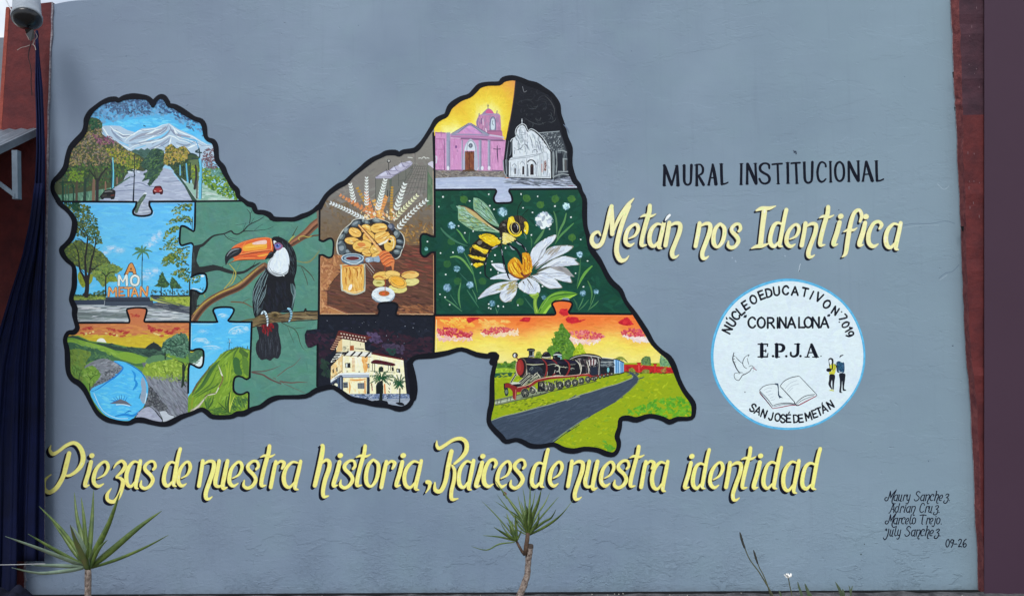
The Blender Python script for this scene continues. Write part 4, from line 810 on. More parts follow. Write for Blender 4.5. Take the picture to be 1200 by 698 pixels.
stroke(f2("528,300 526,280"), .8, (70,72,80)); stroke(f2("700,200 704,188"), .8, (70,72,80)); stroke(f2("622,252 628,236"), .8, (70,72,80))
ell(*f2("555,190")[0], 2.3, 2.3, (58,58,58)); ell(*f2("556,186")[0], 1.3, 1.3, (184,182,178)); stroke(f2("553,210 553,292"), .8, (60,60,60)); stroke(f2("862,85 862,245"), .6, (84,86,86))
poly(f2("1012,215 1035,200 1060,190 1075,198 1078,275 1040,245 1014,232"), (204,200,216)); poly(f2("1008,250 1040,270 1085,320 1100,420 1100,700 1000,700"), (94,118,94)); poly(f2("1010,232 1078,285 1080,420 1040,360 1008,300"), (122,122,112)); stroke(f2("1012,225 1010,400 1000,700"), .5, (70,84,74)); sc(f2("1010,400 1090,400 1095,690 1005,690"), 26, 9, 1.2, 1.5, [(84,106,86),(110,132,106)], 5, .1)
for s_ in ("940,160 965,140 990,160", "1000,150 1025,156", "780,145 830,150", "905,155 930,152"): stroke(f2(s_), 1, (206,206,200))
tab_ = PX("383.5,357 384,343 389,330 401,318 440,300 475,287 492,288 509.8,298 509.8,370 412,370 398,364"); poly(tab_, (98,66,54))
sc(tab_, 420, 12, 1.4, .25, [(116,74,60),(78,52,44),(132,84,66),(90,58,50),(104,64,58),(66,46,42)], 7, .25); sc(PX("475,288 509,296 509,330 470,330"), 60, 11, 1.4, .15, [(128,66,56),(104,54,50),(146,80,66)], 6, .15)
stroke(f5("145,530 260,570 380,620 430,640"), .9, (150,84,64)); stroke(f5("150,540 300,600 400,640"), .5, (220,180,140)); stroke(f5("145,525 142,370 180,270 300,130"), .7, (60,40,36)); sc(f5("1000,540 1190,520 1380,520 1385,640 950,640"), 60, 8, 1.5, .3, [(146,96,66),(120,76,54),(166,110,76)], 6, .4)
# wheat ears
def ear(a, b, n, c, L, W, bend=0, stem=None):
    (x0, y0), (x1, y1) = fo(a)[0], fo(b)[0]; dx, dy = x1-x0, y1-y0; l = math.hypot(dx, dy); ux, uy = dx/l, dy/l; an = math.atan2(uy, ux)
    stroke([(x0, y0), ((x0+x1)/2-uy*bend, (y0+y1)/2+ux*bend), (x1, y1)], .5, stem or c)
    for k in range(n):
        t = k/(n-1.); m_ = 4*t*(1-t); px = x0+dx*t-uy*bend*m_*.5; py = y0+dy*t+ux*bend*m_*.5; s = (.75+.4*t)
        for sg in (-1, 1):
            aa = an+sg*2.45; q = (px+math.cos(aa)*-0, py)
            ex, ey = px-math.cos(an+sg*.75)*L*s*-1*-1, py-math.sin(an+sg*.75)*L*s
            ex = px+(ex-px)*1.15; ey = py+(ey-py)*1.15
            stroke([(px, py), ((px+ex)/2+math.cos(an)*.5, (py+ey)/2+math.sin(an)*.5), (ex, ey)], [W*.8, W*1.5, .3], jit(c, 8), True, 3, False)
begin('wheat_bunch', pF, 'white and orange wheat ears above the bowl')
W_ = (226,230,226); OR_ = (214,132,84); GO = (186,142,58)
ear('192,182', '250,285', 10, GO, 2.6, 1.5); ear('323,178', '318,300', 13, GO, 2.2, 1.4); ear('128,208', '230,272', 10, (216,142,92), 2.6, 1.4); ear('225,200', '250,292', 8, OR_, 3.4, 1.8); ear('300,215', '270,290', 8, (222,150,84), 3.6, 1.9); ear('255,230', '285,300', 6, (226,170,90), 3.4, 2)
ear('165,168', '178,235', 7, W_, 3.6, 1.2); ear('226,143', '226,245', 10, W_, 3.2, 1.1); ear('296,152', '268,262', 11, W_, 4.2, 1.3); ear('370,168', '338,262', 8, W_, 4.4, 1.5); ear('92,238', '215,298', 13, (222,228,228), 3.4, 1.2, -2); ear('416,210', '330,296', 10, (226,226,186), 3.8, 1.2); ear('452,228', '345,332', 11, W_, 4, 1.2, 3); ear('160,225', '225,262', 5, OR_, 3, 1.5)
sc(fo("205,270 330,262 345,300 300,300 220,296"), 50, 4, 1.6, 1, [(226,170,104),(228,228,220),(206,124,80),(240,214,150)], 8, 1)
stroke(fo("305,187 306,215"), .9, (50,52,52)); stroke(fo("312,190 313,212"), .7, (50,52,52))
begin('bread_bowl', pF, 'dark rimmed bowl heaped with golden rolls')
rim = f3("262,628 242,560 246,480 275,410 320,340 400,270 440,225 520,208 600,222 690,205 780,225 860,258 950,335 1015,390 1042,460 1034,530 1005,600 985,655 930,685 860,640 600,650 400,655 320,640")
poly(rim, (206,206,196), True); poly([(x+(442-x)*.03, y+(278-y)*.03) for x, y in rim], (40,46,54), True)
for cx, cy, rx, ry, ro in ((470,272,60,34,-.5),(362,352,42,34,-.9),(306,430,52,28,-.9),(310,560,48,70,0),(290,500,40,24,-.6),(600,258,34,26,.2),(720,240,60,24,.2),(880,310,44,44,.7),(945,392,38,52,.3),(985,480,48,26,.3),(975,545,50,22,.2),(952,600,44,30,.1),(560,240,20,20,0),(380,600,36,34,.4)):
    x, y = f3("%d,%d" % (cx, cy))[0]; c_ = random.choice([(84,96,104),(104,112,118),(74,80,98),(92,104,108)])
    ell(x, y, rx/9.975, ry/9.975, c_, ro); ell(x-.8, y-.8, rx/16., ry/20., tuple(v+52 for v in c_), ro); stroke([(x-rx/11., y+ry/12.), (x, y+ry/9.), (x+rx/11., y+ry/12.)], .5, (22,26,34))
poly(f3("345,430 420,330 560,290 700,260 830,300 920,400 935,520 880,600 700,640 600,650 430,610 360,540"), (60,48,40), True)
for cx, cy, rx, ry, ro in ((460,372,78,50,.45),(590,330,62,52,.2),(740,322,98,58,-.1),(425,470,88,42,.1),(760,430,112,62,-.35),(620,430,70,70,.6),(545,535,112,72,.05),(600,610,60,40,.2),(870,500,66,98,.3),(690,570,52,62,.5),(720,640,70,40,-.4)):
    x, y = f3("%d,%d" % (cx, cy))[0]; rx /= 9.975; ry /= 9.975
    ell(x, y, rx+.5, ry+.5, (104,62,34), ro); ell(x, y, rx, ry, jit((234,188,98), 6), ro, 14, .25); c, s = math.cos(ro), math.sin(ro)
    for k in range(5):
        u = random.uniform(-.6, .6)*rx; v = random.uniform(-.6, .6)*ry; dab(x+u*c-v*s, y+u*s+v*c, rx*.8, ry*.28, ro+random.uniform(-.3, .3), jit(random.choice([(218,158,70),(244,208,126),(206,140,66),(246,220,150)]), 6))
    stroke([(x-rx*.7*c, y-rx*.7*s+ry*.1), (x, y+ry*.25), (x+rx*.7*c, y+rx*.7*s+ry*.1)], [.3, .7, .3], (172,104,46))
ell(*f3("535,515")[0], 5, 2.6, (216,134,72), .1); ell(*f3("865,478")[0], 1.8, 1.6, (36,30,30)); ell(*f3("535,465")[0], 1.6, 1, (120,74,40)); poly(f3("800,478 858,440 830,490 760,520 700,520"), (238,232,214)); stroke(f3("870,420 905,440 915,500 900,560"), .9, (240,228,190))
begin('honey_dipper', pF, 'wooden honey dipper leaning on the bowl')
stroke(f3("506,292,20 600,400,22 700,520,26 770,600,40"), 0, (232,172,104)); stroke(f3("524,290 620,395 700,480 790,590"), [.7, 1.1, 1.6], (84,34,34)); stroke(f3("500,298 600,415 690,525"), .5, (150,84,50)); stroke(f3("516,300 620,425 720,545"), .6, (246,206,146))
hd = f4("440,388 470,345 520,338 560,360 600,410 622,450 618,490 580,512 530,524 490,500 462,450"); poly(hd, (224,122,70), True)
for s_ in ("450,412 500,375 560,358", "470,445 530,400 590,392", "485,480 560,428 612,430", "515,512 580,470 622,465"): stroke(f4(s_), 1, (146,52,36)); stroke([(x, y-.9) for x, y in f4(s_)], .6, (240,160,100))
poly(f4("575,480 620,460 614,560 600,580 590,530"), (216,132,82)); stroke(f5("808,50 812,200 812,360"), .9, (164,74,46)); stroke(f5("905,60 912,130"), .6, (190,110,60)); stroke(f4("505,510 508,640"), .5, (120,56,40))
begin('honey_jar', pF, 'glass clip-top jar full of honey')
poly(f5("292,90 300,50 560,42 578,60 582,330 560,370 500,395 450,402 390,392 330,362 296,330"), (188,192,176), True); poly(f5("308,78 330,55 540,50 562,70 566,320 545,358 480,385 430,386 360,362 312,318"), (230,178,90), True)
sc(f5("320,80 550,70 555,320 480,370 360,350"), 90, 7, 1.2, 1.5, [(238,194,108),(214,156,72),(244,208,130),(204,140,66)], 6, .15)
for s_ in ("350,90 365,105 352,150", "395,85 405,150 388,240", "435,85 470,100 500,85", "470,110 490,140 478,215", "520,85 535,115 520,160", "430,230 425,265", "350,200 345,280"): stroke(f5(s_), [1, 1.5, .4], (176,108,46))
stroke(f5("330,70 440,60 540,64"), 1.8, (204,116,60)); ell(*f5("405,315")[0], 1.9, 4, (244,238,226), .4); stroke(f5("300,100 305,250 318,325"), .7, (224,228,216)); stroke(f5("568,80 570,250 560,330"), .8, (140,140,120)); stroke(f5("330,345 430,375 530,355"), .7, (244,226,176)); stroke(f5("380,400 480,408 570,370"), .6, (60,40,34))
x, y = f3("432,672")[0]; ell(x, y+1.6, 13.6, 6, (84,110,132)); ell(x, y, 13.4, 5.6, (196,212,222)); ell(x, y, 12.2, 4.7, (70,98,122)); ell(x, y+.2, 10.2, 3.6, (156,178,194)); ell(x, y+.3, 8, 2.3, (104,48,54)); stroke(f3("330,700 400,735 480,738 545,700"), 1.2, (190,206,216)); stroke(f3("320,718 400,752 480,754 560,720"), 1, (60,84,108))
poly(f4("280,430 320,412 400,410 435,395 452,440 440,470 380,462 300,472"), (150,172,192), True); stroke(f4("290,430 330,440 310,460"), .9, (216,226,232)); stroke(f4("370,415 375,465"), .8, (84,104,128)); stroke(f5("585,40 620,80 680,150"), .6, (176,172,168)); stroke(f5("610,20 650,70 690,120"), .6, (170,166,160)); stroke(f5("580,60 640,140 660,180"), .4, (140,130,124))
begin('bread_rolls', pF, 'split golden rolls beside a white honey dish')
for cx, cy, rx, ry, ro, c_ in ((740,260,70,48,.1,(214,204,128)),(1120,250,90,46,-.1,(222,212,138)),(960,330,110,52,.05,(222,210,130)),(780,180,110,50,-.15,(234,190,100)),(900,160,90,40,.1,(236,196,112)),(1105,170,104,44,-.05,(236,194,112)),(958,252,112,66,.42,(236,186,90)),(960,245,86,48,.42,(240,176,66))):
    x, y = f5("%d,%d" % (cx, cy))[0]; rx /= 9.975; ry /= 9.975
    ell(x, y, rx+.4, ry+.4, (112,84,50), ro); ell(x, y, rx, ry, c_, ro, 14, .2)
    for k in range(6): u = random.uniform(-.6, .6)*rx; dab(x+u, y+u*math.sin(ro)+random.uniform(-.4, .4)*ry, rx*.6, .9, ro, jit(tuple(v-22 for v in c_) if k % 2 else tuple(min(250, v+12) for v in c_), 6))
stroke(f5("690,200 740,185 790,205"), 1.6, (196,120,60)); stroke(f5("870,250 900,300 960,320"), .8, (150,84,46)); stroke(f5("1010,170 1080,140 1160,150"), 1.4, (208,140,70)); ell(*f5("740,262")[0], 3.5, 1.2, (160,150,70))
x, y = f5("790,398")[0]; ell(x, y+1, 14, 9.4, (120,136,150)); ell(x, y, 13.6, 9, (226,232,236)); sc(circ(x, y+1, 12.5, 14, 8), 40, 6, 1.2, .1, [(206,216,226),(236,240,242),(186,200,214)], 5, .5); ell(x+.6, y-1.6, 8.5, 4.8, (206,214,220)); ell(x+1, y-1.2, 6.6, 3.3, (184,100,48)); ell(x+.2, y-1, 2, 1.4, (220,92,56)); dab(x+4, y-1.6, 3, 1.4, .1, (150,80,40))
stroke(f5("670,420 720,470 800,492 870,470 915,420"), .6, (150,168,186)); stroke(f5("812,200 812,360"), .8, (164,74,46))
# ---------------------------------------------------------------- piece G: old house at night
pG = piece('G', 'dark puzzle piece with a cream corner house at night')
g1 = T(370, 365); g2 = T(375, 410)
poly(PX("350,350 520,350 520,490 350,490"), (26,30,42))
sc(PX("360,375 508,375 508,420 480,470 375,455"), 240, 8, 3, .2, [(30,34,46),(22,26,38),(34,38,54)], 3, 1.3)
sc(g1("-100,250 200,260 200,420 100,620 40,640 30,420 -120,380"), 90, 7, 3, .3, [(52,34,50),(44,30,46),(62,40,58),(36,30,42)], 3, 1); sc(g1("600,230 800,220 1200,300 1380,260 1380,480 1100,520 1030,560 700,480"), 170, 8, 3, .2, [(52,34,48),(46,30,44),(60,36,50),(38,30,44)], 3, .8)
sc(g1("610,250 700,250 780,330 720,370 640,340"), 34, 5, 2.4, .6, [(92,76,110),(76,62,92),(66,54,82)], 6, .9); sc(g1("780,380 1020,380 1020,500 800,440"), 40, 5, 2.4, .3, [(74,62,84),(58,50,72)], 6, 1); sc(g1("840,430 930,430 930,500 860,500"), 14, 5, 2.4, .3, [(34,78,68),(40,66,62)], 5, 1); sc(g1("60,560 180,560 180,760 80,760"), 26, 6, 3, 1.2, [(34,54,48),(40,60,52)], 5, .8)
for x, y, r in ((135,105,.8),(545,135,.7),(565,122,.6),(1045,170,.9),(1140,188,1),(1150,140,.6),(828,280,1),(850,325,.6),(1035,365,.6),(510,180,.5),(620,160,.5),(700,120,.5),(845,45,.5),(310,120,.4),(1210,230,.5),(1290,200,.5),(755,405,.4),(420,190,.4),(960,290,.5)): ell(*g1("%d,%d" % (x, y))[0], r*.55, r*.55, (150,156,170), 0, 8)
begin('painted_house', pG, 'cream corner house with tiled roof and two palms')
CR = (248,238,198)
poly(g1("305,318 570,358 578,450 640,470 250,470 238,430"), (236,226,188)); poly(g2("130,190 170,150 262,50 262,275 125,350"), (228,196,142)); poly(g2("260,50 600,48 975,108 990,300 1012,512 270,512 262,280"), CR)
sc(g2("140,200 255,90 255,260 135,330"), 40, 6, 1.8, 1.3, [(244,222,170),(236,190,120),(246,232,196)], 6, .4); sc(g2("270,60 560,80 560,255 275,255"), 90, 7, 2, 1.5, [(250,242,206),(246,232,186),(252,248,224)], 5, .3); sc(g2("490,80 550,90 548,250 520,250"), 40, 6, 2, 1.5, [(230,160,84),(238,188,120)], 6, .3); sc(g2("590,60 960,120 1000,500 600,500"), 150, 7, 2, 1.5, [(250,244,208),(246,234,188),(252,248,224)], 5, .3); sc(g2("280,325 540,320 540,500 280,500"), 80, 7, 2, 1.3, [(248,240,198),(242,214,156),(250,244,212)], 5, .5); stroke(g2("350,345 440,350 530,340"), [.8, 2.2, 1], (226,158,84)); stroke(g2("340,370 352,430 345,505"), [.8, 2, .8], (228,170,100)); stroke(g2("525,360 530,500"), 1.6, (224,156,84))
stroke(g2("262,60 262,270"), .7, (180,140,90)); stroke(g2("575,80 572,260"), 1, (226,200,150))
poly(g1("262,232 300,226 460,262 660,298 600,330 565,362 420,330 310,312 250,400 196,462 172,445 200,400"), (94,46,42))
for k in range(9):
    x = 300+k*34; y = 256+k*6; ell(*g1("%d,%d" % (x, y))[0], 1.1, .7, (220,196,180), .4, 8); ell(*g1("%d,%d" % (x+12, y+38))[0], 1, .9, (226,204,190), .4, 8); stroke(g1("%d,%d %d,%d" % (x+14, y-8, x+28, y+52)), .6, (50,24,26))
for k in range(7):
    x = 268-k*13; y = 290+k*24; stroke(g1("%d,%d %d,%d" % (x-16, y, x+34, y+6)), .8, (214,170,140)); stroke(g1("%d,%d %d,%d" % (x-16, y+10, x+34, y+16)), .6, (50,26,28))
stroke(g1("265,232 300,226 460,262 650,296"), .6, (120,40,44)); stroke(g1("404,340 404,455"), .5, (150,140,110)); poly(g1("400,398 446,394 450,452 400,456"), (176,98,58)); stroke(g1("422,396 424,454"), .5, (110,54,36)); stroke(g1("460,430 565,438"), .9, (60,56,54)); stroke(g1("525,370 525,400"), .5, (80,70,60)); sc(g1("310,400 400,405 400,450 310,450"), 14, 3, 1, .3, [(150,150,130),(190,186,160)], 6, 1); stroke(g1("240,430 310,418 395,440"), .5, (140,130,100)); poly(g1("270,350 310,318 312,460 240,470"), (224,186,130))
poly(g2("262,62 330,10 615,28 592,75 560,80"), (232,230,222)); poly(g2("128,135 190,40 262,20 250,70 190,110 135,160"), (224,222,214))
for x in (330, 410, 492, 580): stroke(g2("%d,%d %d,%d" % (x, 16+(x-330)*.06, x-48, 62+(x-330)*.08)), 1.9, (30,28,32))
for k in range(5): stroke(g2("%d,%d %d,%d" % (250-k*22, 30+k*27, 190-k*14, 34+k*30)), 1.5, (34,30,34))
stroke(g2("262,62 600,78"), .6, (120,90,60)); stroke(g2("605,38,14 700,58,18 850,84,20 975,112,14"), 0, (104,36,38)); stroke(g2("610,28 800,64 975,100"), .8, (52,20,26))
poly(g2("125,350 240,268 580,262 582,282 245,290 128,380"), (228,234,240)); poly(g2("250,290 578,286 576,318 270,322"), (130,142,168)); stroke(g2("262,303 575,298"), .8, (214,222,232)); stroke(g2("170,330 240,292"), .8, (60,70,96)); stroke(g2("130,392 245,300"), 1, (84,98,124))
for k in range(5): stroke(g2("%d,%d %d,%d" % (140+k*24, 320-k*16, 160+k*24, 306-k*16)), .7, (40,40,46))
poly(g2("150,405 240,305 272,320 272,515 230,500 190,450"), (44,54,74)); poly(g2("200,330 225,318 225,480 205,460"), (66,82,108)); stroke(g2("245,320 246,500"), 1, (150,164,184)); stroke(g2("262,310 265,512"), 1.6, (58,70,92)); ell(*g2("150,420")[0], 1.7, 2, (240,236,214)); ell(*g2("188,408")[0], 2.2, 2.2, (236,232,206))
for q_ in ("295,152 356,148 358,206 298,206", "556,160 578,158 580,206 558,208", "892,215 936,218 940,264 896,260", "836,196 862,198 866,246 840,244", "148,226 162,216 164,262 150,268", "190,208 205,196 208,246 194,252"): poly(g2(q_), (34,36,40))
for q_ in ("302,160 322,158 322,200 304,200", "562,170 570,168 570,200 564,200", "902,226 916,228 918,256 904,254"): poly(g2(q_), (214,220,220))
poly(g2("275,375 326,372 328,436 276,438"), (96,104,112)); stroke(g2("276,400 326,398"), .8, (40,44,50)); stroke(g2("278,376 278,436"), .7, (44,48,54)); stroke(g2("278,436 328,434"), .8, (34,36,42)); poly(g2("440,384 520,380 522,452 442,450"), (128,134,138))
for k in range(4): stroke(g2("%d,384 %d,450" % (452+k*18, 452+k*18)), .5, (80,84,90)); stroke(g2("442,%d 520,%d" % (396+k*15, 394+k*15)), .4, (90,94,98))
for k in range(11): stroke(g2("%d,%d %d,%d" % (374, 95+k*15, 408, 96+k*15)), .7, jit((206,142,74), 10))
for x, y in ((320,250),(460,252),(575,350)): stroke(g2("%d,%d %d,%d" % (x-10, y, x+10, y)), .9, (30,30,36))
poly(g2("596,140 640,112 720,120 870,156 858,184 720,160 610,150"), (78,26,38), True); stroke(g2("600,150 720,165 860,186"), .8, (40,22,28))
for x in (615, 640, 800, 825): stroke(g2("%d,150 %d,240" % (x, x)), .7, (60,50,46))
poly(g2("690,200 720,188 742,205 742,250 690,250"), (40,48,48)); stroke(g2("590,245 700,252 880,262"), .6, (90,100,70))
poly(g2("655,512 655,415 672,376 700,362 730,380 742,420 740,512"), (44,56,54)); poly(g2("665,510 665,420 690,380 715,420 712,510"), (24,30,32)); stroke(g2("755,400 762,505"), 1.8, (222,140,84)); poly(g2("548,320 582,316 584,570 548,560"), (38,46,58)); stroke(g2("556,330 560,480"), .7, (84,100,116)); stroke(g2("605,390 612,470"), 1.2, (176,104,84))
for q_ in ("600,400 612,430", "820,380 824,400", "806,440 815,455", "804,480 812,490", "960,430 968,450"): stroke(g2(q_), 1, (110,90,60))
poly(g2("285,512 1010,508 1045,520 1050,565 800,572 560,570 430,575 330,540"), (106,124,160)); sc(g2("300,515 1010,512 1040,555 560,566 430,570"), 130, 2.6, 1.1, .1, [(44,54,74),(176,188,206),(128,146,184),(70,84,112),(206,212,222)], 6, 1)
poly(g2("555,570 800,568 1055,560 1050,620 980,660 860,640 760,625 640,612"), (154,164,180)); sc(g2("570,575 1040,565 1000,640 700,610"), 40, 9, 1.2, .05, [(170,178,192),(138,148,166)], 5, .1)
def palm(f, trunk, cx, cy, tips, c1_, c2_):
    stroke(f(trunk), 0, (24,34,32))
    for i, tp in enumerate(tips.split()):
        tx, ty = [float(v) for v in tp.split(',')]; (xa, ya), (xb, yb) = f("%f,%f %f,%f" % (cx, cy, tx, ty)); mx, my = (xa+xb)/2, (ya+yb)/2-1.6
        for k in range(9):
            t = (k+1)/9.; qx = (1-t)**2*xa+2*t*(1-t)*mx+t*t*xb; qy = (1-t)**2*ya+2*t*(1-t)*my+t*t*yb
            stroke([(qx, qy), (qx+(xb-xa)*.12+random.uniform(-.8, .8), qy+2.4*(1-.3*t)+random.uniform(-.8, .8))], [.9, .3], jit(c1_ if k % 2 else c2_, 8), False)
        stroke([(xa, ya), (mx, my), (xb, yb)], [.9, .4], c2_)
palm(g2, "712,590,42 716,500,34 718,420,34 720,370,36", 718, 335, "590,295 600,375 640,240 690,215 790,240 840,285 845,350 810,400 650,380 630,330 760,250 640,290 800,300 700,260 770,370 860,310", (52,110,64), (28,72,50))
palm(g2, "930,620,14 934,540,12 935,450,16", 932, 400, "850,300 880,350 900,285 950,280 985,310 990,360 975,420 870,400 880,440 960,440 905,450 940,330 860,370", (46,104,64), (28,74,50))
poly(g2("600,600 640,588 700,585 770,592 800,618 770,628 660,622"), (20,24,34), True, .3); poly(g2("885,618 920,608 960,612 990,640 940,646"), (20,24,34), True)
# ---------------------------------------------------------------- piece H: the two churches
pH = piece('H', 'top puzzle piece with pink church and white colonial chapel')
h1 = T(500, 85); h2 = T(500, 145); h3 = T(580, 110); h4 = T(580, 160)
def skyH(x, y):
    d = min(math.hypot((x-572)/1.0, (y-140)/1.15), math.hypot((x-530)/1.3, (y-158)/1.0)+4)
    return lerpc([(0, (250,244,190)), (11, (248,236,140)), (20, (240,214,72)), (31, (234,192,58)), (43, (230,166,70)), (58, (222,140,98)), (75, (218,130,110))], d+random.uniform(-2.5, 2.5))
grad(PX("506,80 640,80 640,256 506,256"), skyH, 4)
for _ in range(330):
    x = random.uniform(512, 602); y = random.uniform(97, 165); an = math.atan2(y-155, x-568)
    dab(x, y, 6.5, 1, an+random.uniform(-.25, .25), jit(skyH(x, y), 7))
poly(h1("1036,95 1030,200 1015,300 1002,400 985,500 962,590 945,680 930,760 905,850 892,1000 895,1150 930,1220 1040,1260 2000,1260 2000,0 1036,0"), (26,29,38))
for _ in range(70):
    cx, cy = random.uniform(612, 650), random.uniform(106, 148); r = random.uniform(2, 9); a0 = random.uniform(0, 6.28)
    stroke([(cx+r*math.cos(a0+k*.5), cy+r*.8*math.sin(a0+k*.5)) for k in range(4)], [.2, .9, .2], jit(random.choice([(52,56,64),(44,48,56),(66,70,76),(34,38,48)]), 5))
stroke(h3("580,20 650,90 695,180 690,260"), [.3, 1.2, .3], (70,72,76)); stroke(h3("340,280 420,330 520,360 600,330"), [.3, 1.2, .3], (62,66,72)); stroke(h1("1120,165 1140,230 1170,215"), .8, (110,112,118)); stroke(h1("1036,110 1018,290 985,500 950,690"), .7, (110,70,70))
for s_ in ("960,200 935,380 925,560", "990,180 985,330 970,380", "945,420 940,590"): stroke(h2(s_), [.4, 1, .4], (110,118,126))
begin('pink_church', pH, 'pink church with grey pilasters, brown door and domed tower')
PK = (206,146,190); GL = (150,152,176)
poly(h1("578,575 598,525 612,500 640,490 680,480 840,482 862,505 868,600 872,690 890,740 886,800 600,800"), (190,134,170)); sc(h1("600,540 850,500 860,690 640,690"), 60, 4.5, 1.4, 1.5, [(204,150,184),(172,118,156),(160,132,164)], 6, .2)
poly(h1("640,500 660,470 700,432 716,424 740,426 770,450 790,480 830,490 826,500 660,498"), (150,130,164), True); poly(h1("694,478 700,445 722,428 752,438 784,482"), (202,98,146), True); stroke(h1("655,500 740,486 850,500"), 1.2, (170,150,184)); stroke(h1("717,425 717,372"), .8, (92,84,110)); stroke(h1("705,395 730,392"), .6, (92,84,110)); stroke(h1("820,480 824,450"), 1, (110,96,130)); stroke(h1("612,515 614,480"), 1, (110,96,130))
poly(h1("738,690 740,560 750,528 776,512 800,530 808,560 808,690"), (146,150,174), True); poly(h1("752,660 756,560 775,540 792,562 794,660"), (204,216,226), True); stroke(h1("775,560 768,600 785,620"), .8, (110,124,140)); stroke(h1("742,680 746,560 776,520 804,560 806,680"), .6, (92,88,118)); stroke(h1("690,520 692,680"), .7, (154,122,158)); stroke(h1("640,540 640,600"), 1, (110,90,130)); stroke(h1("660,540 662,620"), .8, (214,196,214)); stroke(h1("600,540 590,600 610,640"), 1.2, (130,120,150))
poly(h2("690,92 740,78 872,80 884,96 886,160 760,150"), (180,112,148)); stroke(h2("700,90 880,88"), .7, (110,80,120)); stroke(h2("690,60 700,100"), 1.4, (226,196,216))
poly(h2("100,100 225,104 235,118 285,118 490,-8 520,-8 740,130 890,178 925,196 912,330 900,420 893,560 100,548"), PK)
sc(h2("105,120 220,120 215,540 105,540"), 70, 7, 1.6, 1.5, [(216,158,198),(190,126,172),(202,142,188)], 6, .15); sc(h2("280,180 410,180 410,540 280,540"), 80, 8, 1.6, 1.5, [(214,154,198),(196,134,180),(206,146,194)], 6, .12); sc(h2("640,200 900,205 885,540 640,540"), 120, 8, 1.6, 1.5, [(218,158,200),(196,136,182),(210,150,194)], 6, .12); sc(h2("380,100 505,15 640,110"), 40, 6, 1.6, .4, [(216,160,206),(196,142,196)], 6, .8)
poly(h2("285,120 490,-6 512,-6 745,135 690,130 650,118 505,14 372,108 330,125"), (146,150,172)); stroke(h2("290,118 490,-2"), .6, (96,90,120)); stroke(h2("372,108 505,14 650,118"), .6, (110,92,130)); stroke(h2("515,-2 740,130"), .6, (96,90,120))
for s_, c_, w_ in (("290,132 500,128 720,140", (150,140,172), 1.6), ("290,150 500,150 700,158 880,178", (176,124,164), 1.6), ("310,166 560,172 700,182 890,190", (140,104,144), 1.2), ("400,180 600,186 760,198 910,202", (116,84,112), 1), ("740,135 860,152 900,165", (200,190,214), 1.6), ("105,108 215,112", (150,96,140), 1.2), ("110,180 215,182", (160,100,140), .8), ("105,300 210,305", (180,120,164), .7), ("280,168 400,172", (226,186,216), .8), ("280,545 420,545", (70,60,90), .9), ("760,545 890,552", (90,80,110), .9), ("105,542 220,545", (110,80,110), .9)): stroke(h2(s_), w_, c_)
for x0, x1 in ((232,276),(608,642),(714,746),(408,424)):
    poly(h2("%d,%d %d,%d %d,545 %d,545" % (x0, 104 if x0 == 232 else 190, x1, 104 if x0 == 232 else 192, x1, x0)), GL); stroke(h2("%d,200 %d,540" % (x1-5, x1-5)), .5, (110,108,138)); stroke(h2("%d,210 %d,535" % (x0+6, x0+6)), .6, (184,186,206))
for x in (250, 590, 650, 730): ell(*h2("%d,520" % x)[0], 1.6, 2.6, (222,220,232))
ell(*h2("345,272")[0], 1.4, 1.8, (130,84,140)); stroke(h2("355,300 360,330"), .5, (140,100,150)); stroke(h2("205,180 210,540"), .8, (110,80,120)); stroke(h2("108,380 118,400 112,460"), 1.4, (206,206,220))
poly(h2("432,545 436,330 450,250 490,195 515,180 545,198 582,250 592,330 590,545"), (176,180,200), True); poly(h2("445,325 462,250 492,205 520,192 548,215 566,262 570,325"), (212,220,230), True); poly(h2("490,250 510,228 535,238 540,268 515,288 492,272"), (140,146,160), True); stroke(h2("495,255 512,240 530,250 520,275 500,270 495,255"), .8, (60,62,84)); stroke(h2("470,320 480,230 520,200 560,240 575,330"), .6, (120,124,150)); stroke(h2("445,320 565,320"), .8, (226,150,190))
poly(h2("448,332 556,328 556,542 448,545"), (122,68,52)); sc(h2("452,335 552,335 552,538 452,540"), 40, 5, 1.3, 1.5, [(146,88,64),(98,52,42),(134,78,56)], 6, .2); stroke(h2("500,335 502,540"), .5, (70,38,34)); stroke(h2("450,330 556,328"), .7, (60,34,34))
stroke(h2("825,255 826,350 834,455"), [.8, 1.4, .5], (84,64,96)); stroke(h2("780,294 820,300 866,296"), .9, (84,64,96))
poly(h2("100,545 420,552 560,548 893,556 935,620 925,640 500,640 100,655"), (128,120,118)); sc(h2("108,552 890,560 925,625 500,632 108,648"), 200, 3.4, 1.1, .1, [(150,142,134),(104,98,98),(166,160,152),(90,84,84),(140,126,108)], 6, .6); poly(h2("410,560 430,540 560,538 580,556"), (90,66,50))
CUR = pH
poly(PX("508,209 556,207 592,208 590,209 690,209 690,256 508,256"), (176,186,212)); poly(h2("1000,640 1600,640 1900,640 1900,780 1000,780"), (178,186,206))
sc(PX("511,211 680,212 684,221 511,222"), 130, 14, 1.8, 0, [(184,194,218),(168,178,206),(192,200,220)], 4, .08); sc(PX("580,222 599,222 599,237 580,237"), 30, 7, 2, 0, [(178,188,214),(188,196,220)], 4, .5)
sc(h4("110,500 300,480 600,490 880,470 930,590 700,580 400,570 150,545"), 190, 10, 1, .12, [(96,102,116),(130,138,152),(66,70,84),(150,158,176),(190,196,210)], 6, .25); stroke(h4("860,580 905,575 930,595"), .6, (150,90,110))
begin('white_chapel', pH, 'white scalloped-gable chapel with dark side wing')
